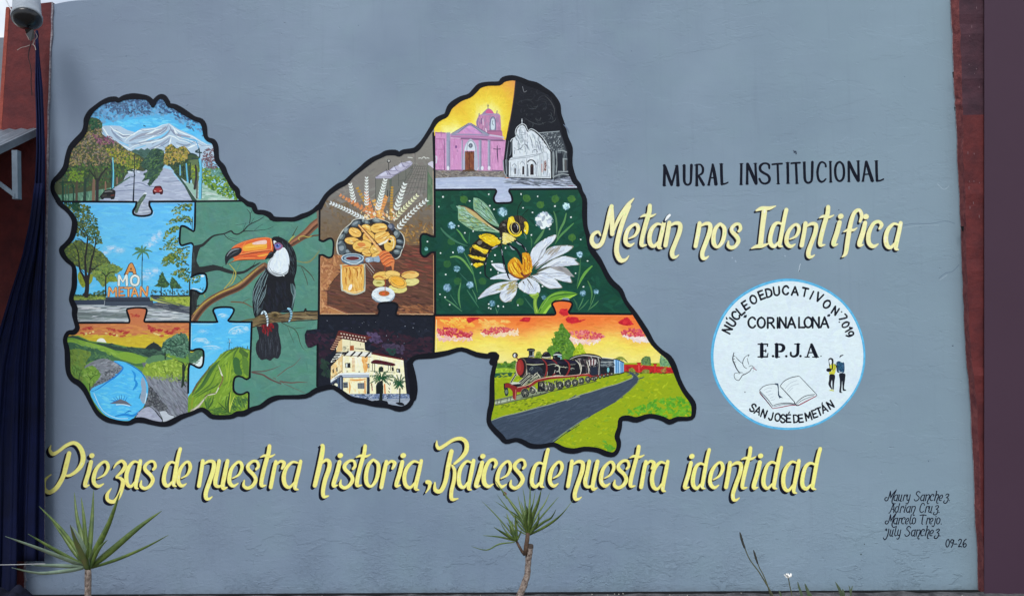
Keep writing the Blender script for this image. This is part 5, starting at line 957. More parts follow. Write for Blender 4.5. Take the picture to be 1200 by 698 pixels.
poly(h3("505,462 560,445 755,436 790,520 832,690 650,700 600,600 550,530"), (64,70,78)); sc(h3("530,470 750,445 825,685 660,690 580,560"), 170, 1.7, .9, .4, [(160,168,174),(110,118,126),(36,40,48),(190,196,200),(84,92,98)], 6, 1.4); stroke(h3("500,460 755,440"), 1, (150,158,164)); stroke(h3("755,440 800,560 835,685"), .9, (60,64,72))
poly(h4("645,175 700,160 835,160 850,250 848,420 870,470 700,505 650,505"), (54,60,70)); sc(h4("660,180 840,170 845,420 680,495"), 90, 9, 1, 1.5, [(84,92,100),(40,44,54),(110,118,124)], 5, .15)
for s_, w_ in (("680,180 690,300 684,490", 1.2), ("715,170 725,300 715,420", 1), ("740,170 790,165 835,185", 1.4), ("800,262 805,400", 1.8), ("790,262 840,266", 1.2), ("740,410 780,415 850,410", 1.2), ("690,470 780,440 860,450", 1.2)): stroke(h4(s_), w_, (150,158,162))
poly(h4("725,200 790,195 795,400 730,400"), (38,42,52)); poly(h4("812,275 835,278 838,400 818,400"), (86,84,86)); stroke(h4("655,180 660,500"), 1.6, (40,44,54)); stroke(h4("668,200 672,480"), .8, (130,136,140))
cha = h3("208,545 218,515 250,500 262,470 252,452 262,410 290,378 322,366 350,384 365,420 378,458 400,434 425,428 455,442 500,480 545,528 560,560 600,600 622,650 645,672")+h4("648,190 652,350 655,490 400,482 160,478 158,300 175,260 208,240 205,60")
poly([(x+(600-x)*-.03, y+(190-y)*-.035) for x, y in cha], (24,26,32)); poly(cha, (214,220,228))
for s_ in ("180,560 200,530 238,508 248,490 238,455 250,405 285,368 322,352 360,372 380,425", "385,435 420,412 460,425 510,462 565,520 610,590 640,650"): stroke(h3(s_), .8, (206,212,218))
stroke(h3("316,362 316,292"), .8, (206,212,220)); stroke(h3("308,318 324,318"), .6, (206,212,220))
sc(h3("230,530 300,400 360,430 480,490 600,620 640,690 220,690"), 150, 6, 1.4, 1.3, [(160,168,178),(226,230,236),(184,192,202),(232,236,240),(140,150,162)], 6, .4); sc(h4("180,300 640,200 645,470 180,465"), 130, 7, 1.6, 1.5, [(222,228,234),(198,206,216),(232,236,240),(182,190,202)], 5, .2)
for s_, w_, c_ in (("280,455 370,460", 1, (120,128,140)), ("275,470 320,480 375,470", .8, (150,158,168)), ("270,540 300,660", .8, (110,118,130)), ("340,590 365,600 380,630", .9, (60,66,76)), ("455,660 480,655 500,690", .9, (80,86,96)), ("290,405 322,392 350,408", .6, (150,158,168)), ("250,660 300,640 330,600", 1, (110,118,130)), ("400,480 430,560 440,640", 1, (120,130,142)), ("500,520 530,600 540,660", 1, (110,120,132)), ("440,470 470,540 475,600", .8, (150,158,170)), ("390,520 360,560", 1.4, (130,140,150))): stroke(h3(s_), [.3, w_, .3], c_)
for s_ in ("200,250 300,240 420,220 540,200", "310,110 345,92 375,105 390,135", "440,170 470,152 500,180", "270,160 300,150 330,165", "165,280 220,265 330,250 420,240 520,215", "540,190 545,460", "525,200 528,460", "370,260 372,460", "270,290 272,450", "180,300 185,460", "500,300 505,465", "165,465 640,470", "200,350 225,320 255,350", "290,330 318,292 350,330", "560,180 565,440", "610,200 612,460"): stroke(h4(s_), .6, (128,136,148))
stroke(h4("382,300 400,282 430,276 462,295 482,330"), 1.3, (40,44,52)); stroke(h4("382,330 385,460"), 1.3, (84,92,104)); stroke(h4("480,330 485,465"), .6, (120,126,138))
for q_ in ("412,450 413,345 420,325 440,320 452,340 454,450", "318,445 320,355 330,345 342,356 342,445", "228,440 228,380 236,366 244,382 244,440"): poly(h4(q_), (44,34,40))
poly(h4("568,405 572,295 585,280 600,285 602,400"), (176,160,160)); sc(h4("572,300 600,290 598,400 572,400"), 16, 2, .9, 1, [(120,58,50),(84,50,46)], 6, 1); stroke(h4("548,320 552,420"), .8, (204,140,130)); stroke(h4("420,350 440,345"), .6, (120,90,70)); stroke(h4("160,480 400,488 660,500"), 1.1, (44,48,58)); stroke(h4("160,300 158,470"), 1, (50,54,64))
CUR = pH; stroke(h2("895,430 905,560 940,625"), 1, (150,158,168)); stroke(h2("925,420 935,600"), .8, (160,168,178))
# ---------------------------------------------------------------- piece I: bee on a daisy
pI = piece('I', 'dark green puzzle piece with a bee landing on a daisy')
io = T(490, 210, 4.105); i1 = T(500, 220); i2 = T(590, 220); i3 = T(500, 280); i4 = T(580, 280); i5 = T(500, 330); i6 = T(640, 330)
grad(PX("485,215 770,215 770,375 485,375"), lambda x, y: (20+random.uniform(-3, 3), 70+random.uniform(-4, 4), 56+random.uniform(-4, 4)), 9)
sc(PX("495,224 685,224 690,280 735,367 511,367 495,298"), 420, 14, 4, .3, [(20,74,58),(16,62,50),(26,82,64),(18,68,56)], 3, 1.2)
for x, y in ((220,97),(522,92),(588,123),(738,95),(740,280),(140,408),(190,490),(310,490),(160,300),(490,590),(660,95)):
    cx, cy = io("%d,%d" % (x, y))[0]; a_ = 1 if y < 300 else .6; c_ = tuple(20+(v-20)*a_ for v in (62,0,0)); col_ = (20+42*a_, 74+34*a_, 56+0*a_)
    ell(cx, cy, 4.6, 4.3, col_, 0, 14, .2); sc(circ(cx, cy, 4.2), 9, 4, 1.1, .8, [(20+54*a_, 76+42*a_, 48), (20+32*a_, 72+26*a_, 52)], 5, 1.4)
def puff(x, y, r, c=(150,190,206), n=None):
    cx, cy = io("%f,%f" % (x, y))[0]; r /= 4.105
    ell(cx, cy, r*1.15, r*1.1, (52,104,108), 0, 12, r*.08)
    for _ in range(n or int(8+r*4)):
        a_ = random.uniform(0, 6.28); q = r*math.sqrt(random.random())*.8; dab(cx+q*math.cos(a_), cy+q*math.sin(a_), r*.9, r*.42, random.uniform(0, 3), jit(random.choice([c, tuple(v-38 for v in c), tuple(min(240, v+26) for v in c)]), 6))
GB = (78,126,76)
for s_, w_, c_ in (("110,235 125,255 160,285 200,308 240,322", 2.4, (66,116,92)), ("185,240 205,262 222,290 238,308", 1.8, (96,156,84)), ("248,255 246,285 245,312", 1.6, (40,100,74)), ("155,375 185,372 215,388 245,425 262,455", 2.6, (106,158,86)), ("262,450 275,490 285,545", 1.2, (84,136,80)), ("220,352 245,400 265,450 272,500", 1.5, (70,126,82)), ("205,500 196,545 197,585 206,622", 2.2, (84,136,84)), ("130,575 165,598 212,636", 1.5, (88,140,100)), ("155,555 175,585 190,605", .9, (70,124,96)), ("235,532 262,572 292,618", 1.6, (64,118,90)), ("260,530 275,560 282,590", 1.2, (78,130,92)), ("200,450 220,472 240,492", .8, (56,108,92)), ("652,155 662,185 667,230 667,285", 2, (78,122,80)), ("712,165 702,205 682,245 668,290", 2.4, (90,140,84)), ("747,213 712,245 682,275 658,312", 2.3, (84,138,80)), ("605,243 592,268 572,295 558,312", 3, (88,134,84)), ("540,275 546,298 544,330", 1.6, (58,112,74)), ("836,418 808,445 785,480 765,525", 3, (104,160,70)), ("780,382 778,430 770,480 763,515", 1.7, (60,108,72)), ("815,488 830,520 836,555 828,600", 1.8, (76,124,70)), ("868,585 848,605 815,632", 1.3, (78,130,84)), ("795,570 785,595 768,628", 1.5, (78,130,90)), ("850,555 838,590 820,625", 1, (84,130,90)), ("512,570 535,600 560,632", 1.4, (56,104,84)), ("372,615 380,640 378,650", 1, (76,130,96)), ("392,612 382,640", .7, (70,120,90)), ("748,575 762,600 765,625", 2, (52,100,74)), ("820,580 795,610 770,632", 1.4, (72,122,84))):
    w_ = w_; stroke(io(s_), [w_*.5, w_, w_*.9, .4], c_)
for x, y, r, c_ in ((605,198,38,(204,214,228)),(712,130,17,(180,214,228)),(406,158,22,(156,190,206)),(160,223,17,(140,178,200)),(205,338,17,(136,174,202)),(187,430,15,(118,160,176)),(250,507,16,(140,178,200)),(140,522,18,(130,166,190)),(357,597,14,(108,150,172)),(777,362,15,(156,190,212)),(792,548,14,(130,168,190)),(856,540,12,(150,190,214)),(605,568,11,(86,130,150)),(40,335,9,(130,190,186))): puff(x, y, r, c_)
ell(*io("605,198")[0], 9.8, 8.6, (196,206,222), 0, 14, .8); puff(605, 198, 38, (206,216,230), 60)
begin('daisy', pI, 'white daisy with yellow centre')
stroke(io("568,555,20 562,600,16 572,645,22"), 0, (120,160,60)); stroke(io("566,560 562,600 572,640"), .9, (170,200,90))
poly(io("575,646 588,610 612,575 650,548 700,537 768,550 735,562 690,570 645,590 600,645"), (104,156,50), True); poly(io("600,645 640,596 680,574 730,562 768,550 725,575 680,590 640,610 612,648"), (158,204,72), True); stroke(io("582,640 612,588 660,560 768,550"), .9, (44,92,44)); stroke(io("592,620 640,560 700,545"), .8, (140,186,84)); stroke(io("655,560 700,552 745,552"), .9, (60,110,50))
poly(i6("170,215 200,190 260,190 275,215 240,225"), (120,150,166))
PET = ["i4:430,345 412,260 418,170 445,110 500,55 590,-5 680,-45 722,-40 690,20 640,70 600,110 575,200 520,270 462,318", "i4:468,342 520,260 570,180 620,112 690,85 760,75 915,80 880,130 820,165 740,205 640,250 560,300 490,345", "i4:505,368 560,320 640,262 720,222 830,200 960,232 928,240 990,297 900,308 800,318 690,320 600,335", "i4:485,402 560,360 640,330 720,318 790,322 850,350 890,400 930,442 880,438 902,510 820,500 720,475 640,440 560,425", "i4:410,438 470,418 560,418 640,440 700,470 745,510 788,568 700,578 640,580 570,545 490,490", "i4:268,545 290,505 330,470 400,448 460,475 510,520 530,580 520,630 470,650 400,645 330,615 285,580",
  "i5:600,198 640,140 700,85 770,35 850,8 940,-5 1060,-15 1010,40 960,80 880,115 810,140 720,160 650,185", "i5:852,175 870,120 905,60 960,25 1060,10 1058,80 1040,150 1000,205 930,240 880,225", "i3:738,468 800,430 860,408 930,400 1010,430 1085,468 1040,482 960,480 860,468", "i3:758,290 820,285 890,290 915,330 925,385 880,388 830,370 790,335"]
for i, q_ in enumerate(PET):
    setclip(PIECES['I'], OUT); f = {'i3': i3, 'i4': i4, 'i5': i5}[q_[:2]]; P_ = f(q_[3:]); cx, cy = 623, 324
    poly(P_, (150,146,134), True); poly([(x+(sum(p[0] for p in P_)/len(P_)-x)*.07, y+(sum(p[1] for p in P_)/len(P_)-y)*.07) for x, y in P_], (216,222,232), True)
    setclip(spline(P_, 4, True), PIECES['I'])
    gx = sum(p[0] for p in P_)/len(P_); gy = sum(p[1] for p in P_)/len(P_); an = math.atan2(gy-cy, gx-cx); tip = max(P_, key=lambda p: math.hypot(p[0]-cx, p[1]-cy))
    sc(P_, 30, 9, 1.8, an, [(228,232,240),(200,210,230),(212,220,234),(236,238,242),(184,190,208)], 3, .08)
    for k in range(3):
        o = random.uniform(-2.6, 2.6); bx, by = cx+(gx-cx)*.45, cy+(gy-cy)*.45; nx, ny = -math.sin(an), math.cos(an)
        stroke([(bx+nx*o*.4, by+ny*o*.4), (gx+nx*o, gy+ny*o), (gx+(tip[0]-gx)*.6+nx*o*.7, gy+(tip[1]-gy)*.6+ny*o*.7)], [.2, .5, .2], jit((160,162,172), 12))
    if i in (6, 7): sc([(x+(1055/9.975+500-x)*.45, y+(330.5-y)*.45) for x, y in P_], 24, 6, 1.2, an, [(190,176,120),(166,150,110),(150,150,70)], 6, .2)
    if i == 3: poly(f("640,332 720,320 790,324 850,352 890,402 925,440 860,430 800,390 730,370"), (156,152,154)); sc(f("660,335 790,330 880,410 800,385"), 14, 8, .9, .5, [(130,128,132),(176,172,170)], 5, .1)
    if i == 1: sc(f("600,130 760,85 780,110 660,200"), 22, 8, 1, an, [(150,142,132),(172,166,158)], 5, .1)
setclip(PIECES['I'], OUT)
for s_ in ("440,330 500,260 560,200", "470,345 560,290 620,240", "500,372 600,330 660,318", "450,420 540,400 620,410", "430,440 500,480 560,530", "380,470 430,540 455,590", "270,545 240,520", "330,500 350,540"): stroke(i4(s_), [1.4, .8, .2], (92,84,70))
poly(i5("930,240"+" 960,232 1000,205 990,228"), (180,176,160)); poly(i4("400,645 470,640 500,620 515,660 480,700 440,690"), (130,168,64), True); stroke(i4("420,660 470,650 500,640"), .8, (196,212,110))
poly(i4("150,305 175,255 205,225 240,218 275,240 300,275 312,300 318,240 318,170 350,160 390,168 418,210 430,260 436,330 425,390 395,430 330,462 270,458 215,430 165,385"), (222,152,32), True, .3)
sc(i4("155,310 240,225 305,290 320,175 400,175 432,300 410,400 330,440 230,430"), 90, 4.5, 1, 1.1, [(246,206,48),(230,150,30),(250,222,80),(190,106,26),(214,130,24)], 7, .35)
for s_ in ("170,300 200,370 250,420", "160,330 190,390 240,430", "200,270 240,350 290,415", "240,260 290,330 310,400", "185,285 225,360 275,425", "330,200 350,290 340,380", "370,190 385,280 375,370", "400,210 410,300 395,390", "270,280 310,350 330,400"): stroke(i4(s_), [.5, .8, .4], random.choice([(140,56,22),(250,222,84),(162,76,24)]))
stroke(i4("180,400 230,440 300,458 360,440 410,400"), 1.6, (126,62,34)); stroke(i4("310,400 340,430 390,420"), 2.4, (120,56,44)); stroke(i4("318,180 318,290"), .8, (70,40,24))
begin('bee', pI, 'black and yellow striped bee with green-tinted wings')
def ii(f, s_, **k): poly(f(s_), k['c'], True)
poly(i1("548,128 565,120 600,125 650,155 715,215 765,290 800,360 842,432 845,455 790,440 720,400 640,340 580,290 548,240"), (132,172,142), True)
sc(i1("555,135 600,135 700,220 800,400 700,370 560,250"), 60, 6, 1.6, .9, [(156,196,176),(116,156,120),(150,170,96),(172,206,196),(96,140,116)], 6, .3)
for s_ in ("560,180 620,200 680,260", "560,235 640,270 720,350 800,410", "600,135 660,200 740,290 830,420", "650,160 640,200 690,260", "580,270 660,330 740,390"): stroke(i1(s_), .55, (40,70,56))
poly(i1("368,212 405,212 455,228 520,262 580,300 640,345 700,395 760,440 850,505 862,525 800,522 700,508 620,506 545,496 480,462 420,420 372,375 368,290"), (138,176,140), True)
sc(i1("375,225 450,240 600,340 780,490 560,490 400,390"), 80, 7, 1.8, .55, [(160,200,186),(120,156,100),(156,166,84),(176,210,200),(104,146,120)], 6, .3)
for s_ in ("375,320 430,330 480,315 560,360 640,380", "380,375 440,380 520,345", "400,395 480,410 600,410 700,430", "480,455 560,470 680,450 780,480", "545,490 540,460 600,440", "450,240 520,300 620,370 720,450", "600,500 700,480 800,500"): stroke(i1(s_), .6, (44,66,52))
poly(i1("450,232 520,262 600,318 660,372 740,432 800,478 750,460 680,420 600,370 520,310 470,262"), (196,172,116), True); stroke(i1("500,242,6 560,275,14 640,345,14 720,410,16 790,460,20 860,500,24"), 0, (26,26,26)); stroke(i1("395,215 460,226 540,268 600,310"), .7, (130,70,50)); stroke(i1("720,440 780,475 850,515"), .8, (220,214,190))
ab = i3("500,150 512,105 535,68 570,30 610,-5 640,-45 700,-70 780,-60 840,-10 872,60 820,95 770,120 740,140 720,175 700,215 680,250 660,290 625,322 590,335 565,325 545,290 515,240 498,195")
poly(ab, (34,30,26), True); sc(ab, 150, 4, .8, .5, [(26,24,22),(56,50,40),(42,38,32),(90,78,44)], 5, 1)
for q_ in ("622,-45 680,-62 740,-58 800,-30 850,20 872,66 840,62 780,84 735,68 690,40 640,5 615,-20", "538,88 570,72 610,92 660,118 740,132 715,150 690,168 650,155 600,128 560,110", "500,190 530,195 580,205 640,218 690,222 672,250 620,242 570,232 520,215", "545,290 600,288 660,280 640,302 600,318 570,328"):
    P_ = i3(q_); poly(P_, (232,196,30), True, .3); sc(P_, 46, 4.5, 1, .5, [(246,218,44),(226,180,24),(250,230,90),(206,160,26)], 6, .3)
for s_ in ("640,-20 700,-45 760,-35", "510,160 520,110 560,70", "505,130 515,100", "600,40 620,20 660,30"): stroke(i3(s_), .8, (150,122,40))
poly(i3("590,45 620,20 650,40 620,70"), (110,104,96), True); 
for _ in range(60): x = random.uniform(502, 580); t = random.random(); p_ = ab[int(t*(len(ab)-1))]; a_ = math.atan2(p_[1]-300/1-0, p_[0]-560); stroke([p_, (p_[0]+random.uniform(-1.6, 1.6), p_[1]+random.uniform(-1.6, 1.6))], [.6, .2], (40,34,26))
th = i1("845,470 850,430 880,395 920,378 960,378 985,400 1000,470 1010,540 1040,600 1010,625 940,650 890,665 875,620 860,560"); poly(th, (36,32,30), True); sc(th, 90, 3.6, .9, .6, [(26,24,24),(62,56,50),(96,88,76),(44,40,36)], 6, 1.4); ell(*i1("905,435")[0], 2, 1.4, (120,116,110), .4); ell(*i1("860,590")[0], 1.2, .9, (170,166,150))
cp = i1("890,538 930,530 980,552 1035,585 1040,612 1000,628 950,645 905,660 888,620"); poly(cp, (232,214,120), True, .3); sc(cp, 40, 4, 1, .3, [(244,230,150),(214,190,90),(236,222,170)], 6, .9); stroke(i1("1000,560 1040,590 1060,600"), .8, (90,70,40))
hd_ = i1("945,400 958,360 985,335 1015,332 1060,325 1110,330 1150,365 1180,400 1192,440 1188,510 1172,545 1140,520 1110,540 1080,568 1040,572 1000,555 965,515 945,460"); poly(hd_, (40,34,32), True)
sc(i1("1030,340 1110,335 1165,380 1140,520 1095,440 1040,400"), 90, 4, .8, 1.2, [(28,26,26),(64,56,52),(90,78,66),(40,36,36)], 6, .6)
poly(i1("948,405 960,362 985,338 1012,338 1025,370 1035,400 1000,410 975,430 965,480 985,520 1020,545 1060,548 1090,525 1105,500 1112,530 1080,565 1035,572 990,552 958,510 943,455"), (236,204,44), True, .2); sc(i1("960,365 1010,340 1030,395 970,420"), 26, 4, 1, 1.2, [(250,224,50),(228,186,34),(252,236,110)], 6, .4)
poly(i1("1138,405 1160,398 1178,412 1190,450 1186,510 1172,545 1152,530 1135,500 1150,450"), (240,212,46), True); stroke(i1("1145,410 1160,450 1150,500"), .7, (160,120,40))
x, y = i1("1038,470")[0]; ell(x, y, 5.4, 7.4, (228,204,110), -.2); ell(x, y, 4.7, 6.7, (70,58,44), -.2); ell(x, y, 4, 6, (22,20,28), -.2); stroke([(x+.5, y-4.6), (x+2.6, y-2), (x+2.6, y+2)], [.3, .9, .3], (200,196,196)); ell(x-1, y-2, 1, 1.6, (70,70,84), -.2); stroke(i1("985,440 990,490 1020,530"), .5, (250,236,170))
stroke(i1("1065,325 1062,280 1075,225 1112,162"), .8, (16,30,28)); stroke(i1("1120,325 1145,295 1190,250"), .7, (18,34,30))
for s_ in ("1085,330 1092,380 1110,420", "1110,350 1115,400", "1130,360 1140,400"): stroke(i1(s_), .6, (96,80,66))
LG = (16,20,32)
for s_ in ("870,55,18 800,95,22 745,125,26 715,180,24 695,235,18 685,300,20 682,370,16 692,430,14 745,470,5", "868,75,16 880,150,18 898,250,24 915,330,26 940,385,20 955,440,16 978,476,6", "950,55,20 985,85,20 1040,115,24 1070,150,26 1095,200,28 1110,250,20 1118,300,6", "1030,15,18 1070,40,22 1115,75,22 1150,120,20 1175,160,14"): stroke(i3(s_), 0, LG)
for s_ in ("760,118 800,95 835,82", "706,210 718,170", "690,300 694,275", "876,120 884,190", "905,300 915,350", "972,80 1000,115 1030,128", "1045,30 1075,55 1110,72", "1150,100 1165,140", "890,140 880,170"): stroke(i3(s_), [.5, 1.4, .4], (176,180,190))
stroke(i2("240,540 262,570 262,600"), .6, (120,150,140))
CUR = pI
DOTS = "120,85 100,133 340,73 248,105 495,72 575,83 345,128 365,145 505,138 550,160 632,240 735,183 658,130 782,290 795,517 718,400 757,452 108,355 133,458 105,553 130,567 152,603 195,225 225,258 168,352 265,250 300,450 350,435 355,395 370,365 410,612 385,610 340,600 340,618 350,622 480,605 545,268 420,330 815,393 45,300 515,248 385,450 258,408 690,400 598,515"
for k, t in enumerate(DOTS.split()):
    x, y = [float(v) for v in t.split(',')]; ell(*io(t)[0], random.uniform(.75, 1.15), random.uniform(.75, 1.15), (226,234,232), 0, 9, .08)
# ---------------------------------------------------------------- piece J: steam train at sunset
pJ = piece('J', 'wide puzzle piece with a steam train and curving road at sunset')
jo = T(500, 350, 3.636); j1 = T(500, 330); j2 = T(640, 330); j3 = T(580, 400); j4 = T(650, 400); j5 = T(720, 390); j6 = T(560, 460); j7 = T(680, 450, 8.514)
def skyJ(x, y):
    return lerpc([(352, (238,112,54)), (374, (240,122,56)), (384, (242,150,72)), (392, (246,194,92)), (402, (244,220,96)), (425, (240,226,140))], y+4*math.sin(x*.09)+random.uniform(-2, 2)-(3 if x > 660 else 0))
grad(PX("505,345 830,345 830,440 505,440"), skyJ, 5)
for _ in range(420):
    x = random.uniform(511, 790); y = random.uniform(370, 432); dab(x, y, 10, 2.2, random.uniform(-.35, .35), jit(skyJ(x, y), 8))
sc(j1("150,440 480,430 560,520 300,540"), 60, 6, 2.2, .3, [(246,180,70),(248,200,90),(244,160,66)], 6, .6); sc(j1("620,450 980,450 900,530 650,560"), 60, 6, 2, .2, [(246,176,84),(248,196,110)], 6, .6)
def cloud(reg, n, cols, L=3, W=2): sc(reg, n, L, W, .3, cols, 7, 1.2)
cloud(j1("110,600 300,640 520,640 540,680 300,700 150,680"), 60, [(240,196,190),(246,216,200),(238,176,170)], 5, 2); cloud(j1("115,560 200,530 320,540 420,580 540,590 520,650 300,640 150,620"), 150, [(196,48,72),(216,84,96),(228,120,120),(180,34,60)], 3, 2)
cloud(j1("630,600 900,570 1080,560 1060,610 800,650 680,640"), 60, [(244,206,170),(246,220,190)], 5, 2); cloud(j1("620,570 760,530 900,530 1040,560 900,590 700,620"), 110, [(214,88,96),(226,120,110),(198,60,80)], 3, 1.6)
cloud(j2("240,640 500,690 690,650 560,720 250,720"), 60, [(246,214,200),(240,190,180),(244,232,220)], 6, 2); cloud(j2("240,590 330,575 470,570 640,610 700,640 600,670 400,660 260,620"), 140, [(206,62,84),(222,100,108),(234,150,140)], 3, 2)
cloud(j2("900,620 1060,660 1180,640 1200,700 1050,700"), 40, [(236,226,220),(240,214,210)], 6, 2.2); cloud(j2("860,590 940,560 1080,550 1150,590 1140,630 1000,640 900,620"), 90, [(212,78,96),(224,104,110),(200,60,80)], 3.4, 1.7)
for reg, f in (("465,450 490,415 540,405 610,425 560,450 500,475", j1), ("150,360 190,320 250,330 255,380 210,400", j2), ("235,450 250,415 360,415 390,450 465,435 400,470 320,485 250,475", j2), ("840,480 900,435 950,415 1000,470 1020,500 930,510", j2), ("1090,460 1150,410 1200,410 1200,465", j1)):
    P_ = f(reg); poly(P_, (204,38,50), True, .3); sc(P_, 16, 4, 1.6, 0, [(220,50,56),(186,28,46)], 6, .5)
def bush(P_, c, n, L=2.8, rough=.6):
    poly(P_, c, True, rough); sc(P_, n, L, L*.55, .3, [tuple(min(255, v+26) for v in c), tuple(max(0, v-28) for v in c), c, (c[0]+30, c[1]+34, c[2])], 7, 1.3)
bush(jo("575,103 590,125 612,150 606,170 622,190 632,215 628,255 560,258 516,230 520,205 538,195 530,170 548,165 545,145 560,135"), (84,128,46), 170); sc(jo("575,120 595,150 600,230 560,240"), 40, 3, 1.4, .4, [(130,166,54),(54,92,40)], 6, 1); bush(jo("632,215 650,188 664,198 670,220 684,238 650,248 625,245"), (168,186,46), 50); bush(jo("462,250 470,228 484,226 492,250"), (118,140,56), 20)
poly(PX("575,425 840,425 840,560 560,560"), (150,168,26)); 
bush(PX("578,428 584,425 588,427 592,423 597,426 603,422 608,428 606,436 578,437"), (76,118,46), 50); bush(PX("578,432 606,432 606,438 578,439"), (146,176,50), 26); poly(PX("577,437 606,436 606,440 577,443"), (38,86,64))
grass = PX("577,441 650,420 735,433 740,436 790,436 815,475 815,492 730,492 725,530 660,530 570,495"); sc(grass, 620, 5, 2, -.2, [(166,180,22),(140,164,30),(180,190,34),(124,156,34),(156,172,20)], 7, 1)
sc(j7("690,180 780,140 1000,130 1110,190 1110,310 900,340 700,290 480,300 440,280"), 170, 5, 2.4, .2, [(96,168,40),(118,176,38),(82,152,46)], 7, 1); sc(j6("190,160 600,60 900,60 860,130 560,210"), 70, 4, 1.2, -.2, [(104,124,30),(88,110,34),(190,196,40)], 7, .5); sc(j7("240,560 340,640 300,660 240,640"), 20, 5, 2.4, .3, [(104,166,42),(90,150,44)], 7, 1)
poly(j5("112,368 190,366 265,368 380,380 460,385 560,392 680,404 692,470 560,472 112,458"), (190,36,38)); sc(j5("118,372 680,408 685,465 118,455"), 70, 5, 1.5, .1, [(206,50,48),(170,30,36),(150,28,36)], 6, .3)
for q_ in ("258,348 308,346 310,362 300,372 302,455 276,452 272,370", "450,362 498,360 496,376 486,386 482,462 462,460 464,384"): poly(j5(q_), (206,44,46)); stroke(j5(q_.split()[0]+" "+q_.split()[1]), .8, (120,24,32))
stroke(j5("310,395 330,380"), .8, (230,120,110)); stroke(j5("285,375 288,450"), .7, (226,96,90)); sc(j5("120,450 690,465 690,480 120,470"), 40, 3, 1, 0, [(70,44,30),(96,120,40)], 6, .3)
bush(j5("165,445 180,415 205,405 235,430 240,455 190,460"), (122,130,50), 16, 2); bush(j5("320,450 350,430 395,430 405,460 340,468"), (134,136,60), 20, 2); bush(j5("540,440 570,415 600,405 600,450 550,460"), (160,116,60), 16, 2); bush(j5("312,330 325,295 355,275 400,270 425,300 425,345 420,375 330,372"), (88,118,76), 60, 2.2); bush(j5("535,290 540,258 575,280 600,300 640,345 660,385 535,385"), (112,154,116), 50, 2.4); stroke(j5("20,300 50,285 90,290 120,310 150,340"), [1, 2.4, 1], (126,134,66)); bush(j5("10,300 60,278 110,295 120,320 60,310"), (136,144,64), 20, 1.8)
road = j6("150,325 300,272 440,240 560,208 700,170 860,130 980,100")+j4("300,622 420,590 520,560 600,532 720,500 840,455 905,425 918,400 880,375 850,355 890,352 930,375 965,410 980,440 960,480 870,570 790,635 720,700")+j6("1290,285 1190,340 1100,400 1000,470 900,560 860,580 860,640 150,640")
poly(road, (62,74,92)); sc([p for p in road], 330, 12, 1.6, -.45, [(67,79,98),(57,68,86),(62,74,92),(71,83,102)], 2, .2)
for s_ in ("150,325 300,272 440,240 560,208 700,170 860,130 980,96 1190,42",): stroke(j6(s_), [.8, 1, .8], (150,158,132))
stroke(j4("140,690 300,622 420,588 600,530 720,498 840,452 910,420 905,400"), .8, (152,160,138)); stroke(j4("930,372 968,410 985,440 962,484 870,575 720,695"), .7, (110,122,96)); stroke(j6("880,562 1000,470 1100,400 1190,338 1290,280"), 1, (116,132,120)); stroke(j6("880,580 1000,490 1100,425 1190,368"), .8, (40,50,64)); stroke(j6("340,300 600,240 900,160"), [.3, 1, .3], (84,98,118))
poly(j6("200,80 420,30 600,-10 800,-50 830,0 600,50 430,90 205,145"), (140,150,120)); stroke(j6("195,92 300,68 400,42 520,10"), .8, (64,68,72)); stroke(j6("200,145 300,125 430,92 640,48 800,5"), .8, (64,68,72)); stroke(j6("205,118 300,98 420,70"), 1.4, (190,196,180))
for x in (225, 265, 340, 380): stroke(j6("%d,%d %d,%d" % (x, 135-(x-200)*.22, x+8, 80-(x-200)*.2)), .8, (80,84,70))
begin('steam_train', pJ, 'black and red steam locomotive pulling a blue wagon')
K_ = (26,27,34)
poly(j4("500,205 560,190 690,208 700,300 700,372 540,402 500,400"), (54,62,72)); poly(j4("690,208 740,214 808,245 808,362 700,372"), (126,178,220)); 
for x in (722, 748, 775, 795): stroke(j4("%d,%d %d,366" % (x, 216+(x-720)*.25, x)), .8, (64,112,166))
stroke(j4("700,214 702,370"), 1, (206,222,236)); stroke(j4("758,235 762,362"), 1.2, (184,214,238)); stroke(j4("690,206 740,212 810,245"), 1.2, (56,60,68))
poly(j4("530,290 640,285 690,300 690,370 560,390 540,380"), (30,34,42)); ell(*j4("625,330")[0], 1.4, 3, (120,190,200)); sc(j4("510,210 690,215 690,290 530,300"), 60, 5, 1, .1, [(110,120,128),(40,46,56),(150,156,158),(70,78,88)], 6, .2); stroke(j4("530,240 690,236"), .7, (190,196,196)); stroke(j4("540,195 560,188 690,200"), .8, (226,222,210))
poly(j4("180,205 215,185 240,170 360,148 440,152 500,165 545,192 530,300 520,400 420,400 300,395 285,300 250,215"), (44,40,46))
sc(j4("250,190 500,180 510,380 310,385"), 120, 4, 1, 1.4, [(26,26,34),(190,184,180),(96,60,66),(70,72,80),(130,126,124)], 8, .5)
for q_ in ("400,215 412,205 414,280 402,285", "432,210 446,205 446,270 434,280", "465,210 480,208 478,262 466,272"): poly(j4(q_), (214,206,204)); 
for q_ in ("416,215 430,212 428,275 416,282", "448,215 462,212 460,268 448,275"): poly(j4(q_), (96,34,44))
poly(j4("300,290 360,285 370,385 305,385"), (28,28,36)); poly(j4("420,300 500,290 505,380 425,392"), (36,44,60)); stroke(j4("375,230 395,300 400,380"), .9, (206,198,180)); stroke(j4("505,180 520,260 515,390"), .8, (190,190,180)); ell(*j4("355,192")[0], 1.7, 1.2, (20,20,28)); stroke(j4("180,204 240,176 320,160 400,164 500,178 540,192"), 1.1, (200,196,186)); stroke(j4("175,200 240,168 360,146 450,152 520,172 545,190"), 1.3, (24,24,30))
